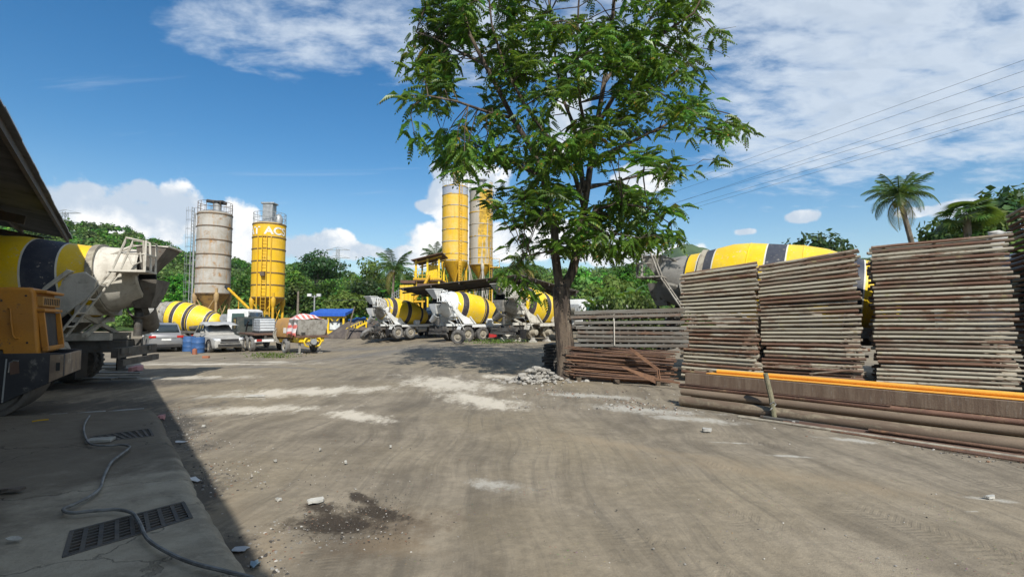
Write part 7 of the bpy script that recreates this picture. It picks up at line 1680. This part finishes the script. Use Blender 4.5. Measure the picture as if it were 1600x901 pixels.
# ------------------------------------------------------------ clutter on the ground
def clutter():
    g = random.Random(31)
    # gravel and crumbs: nobody could count them
    mats = [M('grey_gravel', (.24, .23, .21), (.15, .14, .125), .9, scale=4), M('pale_gravel', (.46, .44, .40), (.36, .34, .31), .9, scale=4), M('brown_gravel', (.20, .115, .07), (.14, .085, .06), .9, scale=4), M('dark_gravel', (.06, .055, .05), (.04, .036, .033), .9, scale=4)]
    bs = [MB() for _ in mats]
    def sprinkle(n, fn, smin, smax, wts):
        for i in range(n):
            p = fn(); s = smin+(smax-smin)*g.random()**3; k = g.choices(range(4), wts)[0]
            V = []; a = g.uniform(0, 6.28)
            for q in range(5): t = a+q*1.2566; V.append(Vector((math.cos(t)*s*g.uniform(.7, 1.2), math.sin(t)*s*g.uniform(.6, 1.0), 0)))
            top = Vector((g.uniform(-.2, .2)*s, g.uniform(-.2, .2)*s, s*g.uniform(.35, .8)))
            bs[k].add([v+p for v in V]+[v*.6+top+p for v in V], [(j, (j+1) % 5, 5+(j+1) % 5, 5+j) for j in range(5)]+[(5, 6, 7, 8, 9)])
    def px_area(x0, x1, y0, y1, pw=1.0):
        def f():
            q = gp(g.uniform(x0, x1), y0+(y1-y0)*g.random()**pw); return Vector((q.x, q.y, .0))
        return f
    sprinkle(480, px_area(330, 620, 600, 860), .004, .010, (6, 2.2, .7, 1.5))
    sprinkle(420, px_area(240, 420, 590, 760), .005, .012, (5, 3, .7, 1))
    sprinkle(380, px_area(380, 1500, 620, 890), .004, .011, (5, 2, 1, 3))
    sprinkle(420, px_area(470, 640, 770, 850), .003, .009, (2, .25, 1.5, 8))
    def near_pile():
        q = along(g.uniform(-3.4, 6.5), -.18-abs(g.gauss(0, .28)), 0); return Vector((q.x, q.y, 0))
    sprinkle(1500, near_pile, .006, .024, (4, 1.6, 3, 3))
    def lip():
        i = g.uniform(2, len(edge)-2.01); k = int(i); q = gp(edge[k][0], edge[k][1]).lerp(gp(edge[k+1][0], edge[k+1][1]), i-k); return Vector((q.x+.15+abs(g.gauss(0, .22)), q.y+.1+g.gauss(0, .1), 0))
    sprinkle(1000, lip, .006, .018, (5, 1.2, 1.5, 4))
    def tree_foot():
        q = gp(g.uniform(800, 1080), g.uniform(588, 640)); return Vector((q.x, q.y, 0))
    sprinkle(700, tree_foot, .007, .026, (4, 2.5, 3, 2))
    nm = ('grey', 'pale', 'reddish brown', 'dark')
    for b, m, n_ in zip(bs, mats, nm): tag(b.build('gravel', m, smooth=0), f'{n_} gravel and crumbs strewn over the yard', 'gravel', kind='stuff')
    # countable bits
    def flat(name, label, px, py, w, h, m, cat, rz=0, z=0, t=.02, curl=0.02, group=None):
        q = gp(px, py, z); b = MB(); n = 9; pts = []; gg = random.Random(int(px*7+py)); 
        out = [Vector((math.cos(2*math.pi*i/n)*w/2*gg.uniform(.7, 1.15), math.sin(2*math.pi*i/n)*h/2*gg.uniform(.7, 1.15), gg.uniform(0, curl))) for i in range(n)]
        b.add([v for v in out]+[v+Vector((0, 0, t)) for v in out], [tuple(range(n-1, -1, -1)), tuple(range(n, 2*n))]+[(i, (i+1) % n, n+(i+1) % n, n+i) for i in range(n)])
        o = b.build(name, m, loc=(q.x, q.y, z+.006), smooth=20); o.rotation_euler.z = rz; return tag(o, label, cat, group)
    mp = M('mortar_scrap', (.44, .43, .39), (.34, .33, .30), .9, scale=5, bump=.4); mw = M('white_paper', (.62, .63, .63), (.5, .51, .52), .8); mpk = M('pink_rag', (.50, .26, .27), (.38, .2, .2), .9)
    flat('mortar_slab', 'pale flat mortar slab left of the dark oily stain', 494, 786, .17, .065, mp, 'mortar', R(38))
    flat('mortar_slab', 'small pale mortar flake left of the larger slab near the stain', 436, 785, .06, .03, mp, 'mortar', .3)
    flat('stone', 'round pale stone on the road in front of the stake', 1104, 675, .13, .09, mp, 'stone', 0, t=.04)
    flat('stone', 'long pale scrap lying on the road at the far left', 398, 620, .50, .12, mp, 'scrap', .25)
    flat('paper_scrap', 'torn white paper in the shade left of the shadow edge', 305, 752, .16, .07, mw, 'paper', -.4, t=.004, curl=.03)
    flat('paper_scrap', 'pale crumpled paper near the lip of the apron', 282, 692, .16, .06, mw, 'paper', .3, t=.004, curl=.03)
    flat('paper_scrap', 'grey plastic sheet scrap beside the apron near the shadow edge', 375, 860, .12, .1, M('grey_film', (.30, .32, .34), (.22, .23, .25), .5), 'plastic', 0, t=.004, curl=.02)
    flat('paper_scrap', 'bluish scrap of plastic at the bottom of the shadow edge', 398, 888, .07, .06, M('blue_film', (.20, .30, .38), (.3, .34, .38), .5), 'plastic', 0, t=.005, curl=.04)
    flat('rag', 'crumpled pink rag beside the apron corner', 252, 657, .14, .12, mpk, 'rag', 0, t=.05, curl=.05)
    flat('rag', 'larger pink rag hanging by the planks under the mixer truck', 213, 580, .30, .5, mpk, 'rag', 0, t=.12, curl=.06)
    flat('leaf_scrap', 'pale round leaf lying on the apron at the left', 22, 845, .10, .055, mp, 'leaf', .2, z=SZ+.012, t=.004)
    flat('stone', 'dark lump of dirt on the apron at the left edge', 16, 770, .20, .10, m_gravel, 'dirt lump', .2, z=SZ, t=.02, curl=.03)
    for i, (x, y, w_) in enumerate(((1546, 780, .10), (1245, 652, .05), (1240, 662, .05), (955, 634, .08), (1022, 640, .06), (540, 725, .05), (430, 722, .04), (318, 668, .06), (500, 705, .04), (610, 700, .04))):
        flat('stone', ('pale chip on the bright patch at the far right of the road', 'pale chip right of the stake, upper one', 'pale chip right of the stake, lower one', 'pale lump below the rods beside the tree', 'pale lump between the rubble and the long pile', 'pale chip in the middle of the road above the stain', 'tiny pale chip on the gravelly part left of the road centre',
             'pale chip beside the lip of the apron in the sun', 'small pale chip above the stain, left', 'small pale chip above the stain, right')[i], x, y, w_, w_*.6, mp, 'stone', i, t=.02)
    # planks and flattened cartons under the mixer truck
    mpl = M('weathered_plank', (.26, .25, .23), (.17, .165, .15), .9, scale=3, stretch=(.3, 3, 3), bump=.3)
    for i, (x, y, L, rz) in enumerate(((170, 592, 1.5, .12), (185, 586, 1.3, .05), (165, 580, 1.2, .2), (195, 578, 1.1, .0), (160, 573, 1.6, .1), (150, 598, 1.0, -.1))):
        q = gp(x, y); o = MB().box((0, 0, .02), (L, .20, .035)).build('plank', mpl, loc=(q.x, q.y, .02+.035*(i % 3)), bevel=.004); o.rotation_euler.z = rz
        tag(o, ('nearest', 'second', 'third', 'fourth', 'farthest', 'darkest short')[i]+' weathered plank on the ground below the shaded mixer chute', 'plank', 'planks below the mixer chute')
    q = gp(130, 640, .02); b = MB(); 
    for k in range(3): 
        a = gp(60+50*k, 650-3*k, .02); e = gp(105+60*k, 646-4*k, .03); o = MB().tube([a, (a+e)/2+Vector((0, 0, .01)), e], .012, 6).build('thin_rod', m_galv); tag(o, ('left', 'middle', 'right')[k]+' thin pale rod lying along the far edge of the apron', 'rod', 'rods at the apron edge')
    o = MB().tube([gp(50, 658, .12), gp(62, 656, .13), gp(76, 655, .13)], .010, 6).build('yellow_rod', m_yellow_old); tag(o, 'yellow stick lying on the far edge of the apron', 'stick')
clutter()
# weeds
def weeds(label, px, py, n, spread, h, seed):
    g = np.random.default_rng(seed); q = gp(px, py); P = np.stack([q.x+g.normal(size=n)*spread, q.y+g.normal(size=n)*spread*.6, float(dip(q.x, q.y))+g.random(n)*h], -1); N = g.normal(size=(n, 3))+np.array([0, 0, .6]); V, F = leaf_quads(P, N, .12, g, .35)
    tag(link('weeds', raw_mesh('weeds', V, F, m_leaf_pale)), label, 'weeds', kind='stuff')
weeds('weeds growing beside the flatbed truck wheels', 425, 545, 500, .7, .25, 3); weeds('weeds by the rear of the jacked mixer truck', 775, 536, 600, .9, .25, 4); weeds('green weeds at the foot of the gravel heap', 548, 523, 300, 1.0, .2, 5); weeds('weeds among the grey frames behind the trunk', 910, 512, 300, .2, .5, 6)

# ------------------------------------------------------------ the moist air that softens the far hills
def haze():
    b = MB(); b.box((0, 380, 55), (2300, 1400, 130)); m = bpy.data.materials.new('haze_air'); m.use_nodes = True; t = NT(m.node_tree); t.n.clear(); out = t.new('ShaderNodeOutputMaterial'); v = t.new('ShaderNodeVolumePrincipled')
    v.inputs['Color'].default_value = (.80, .88, .97, 1); v.inputs['Density'].default_value = .00014; v.inputs['Anisotropy'].default_value = .2; t.link(v.outputs[0], out.inputs['Volume'])
    o = b.build('haze', m, smooth=0); tag(o, kind='stuff')
haze()
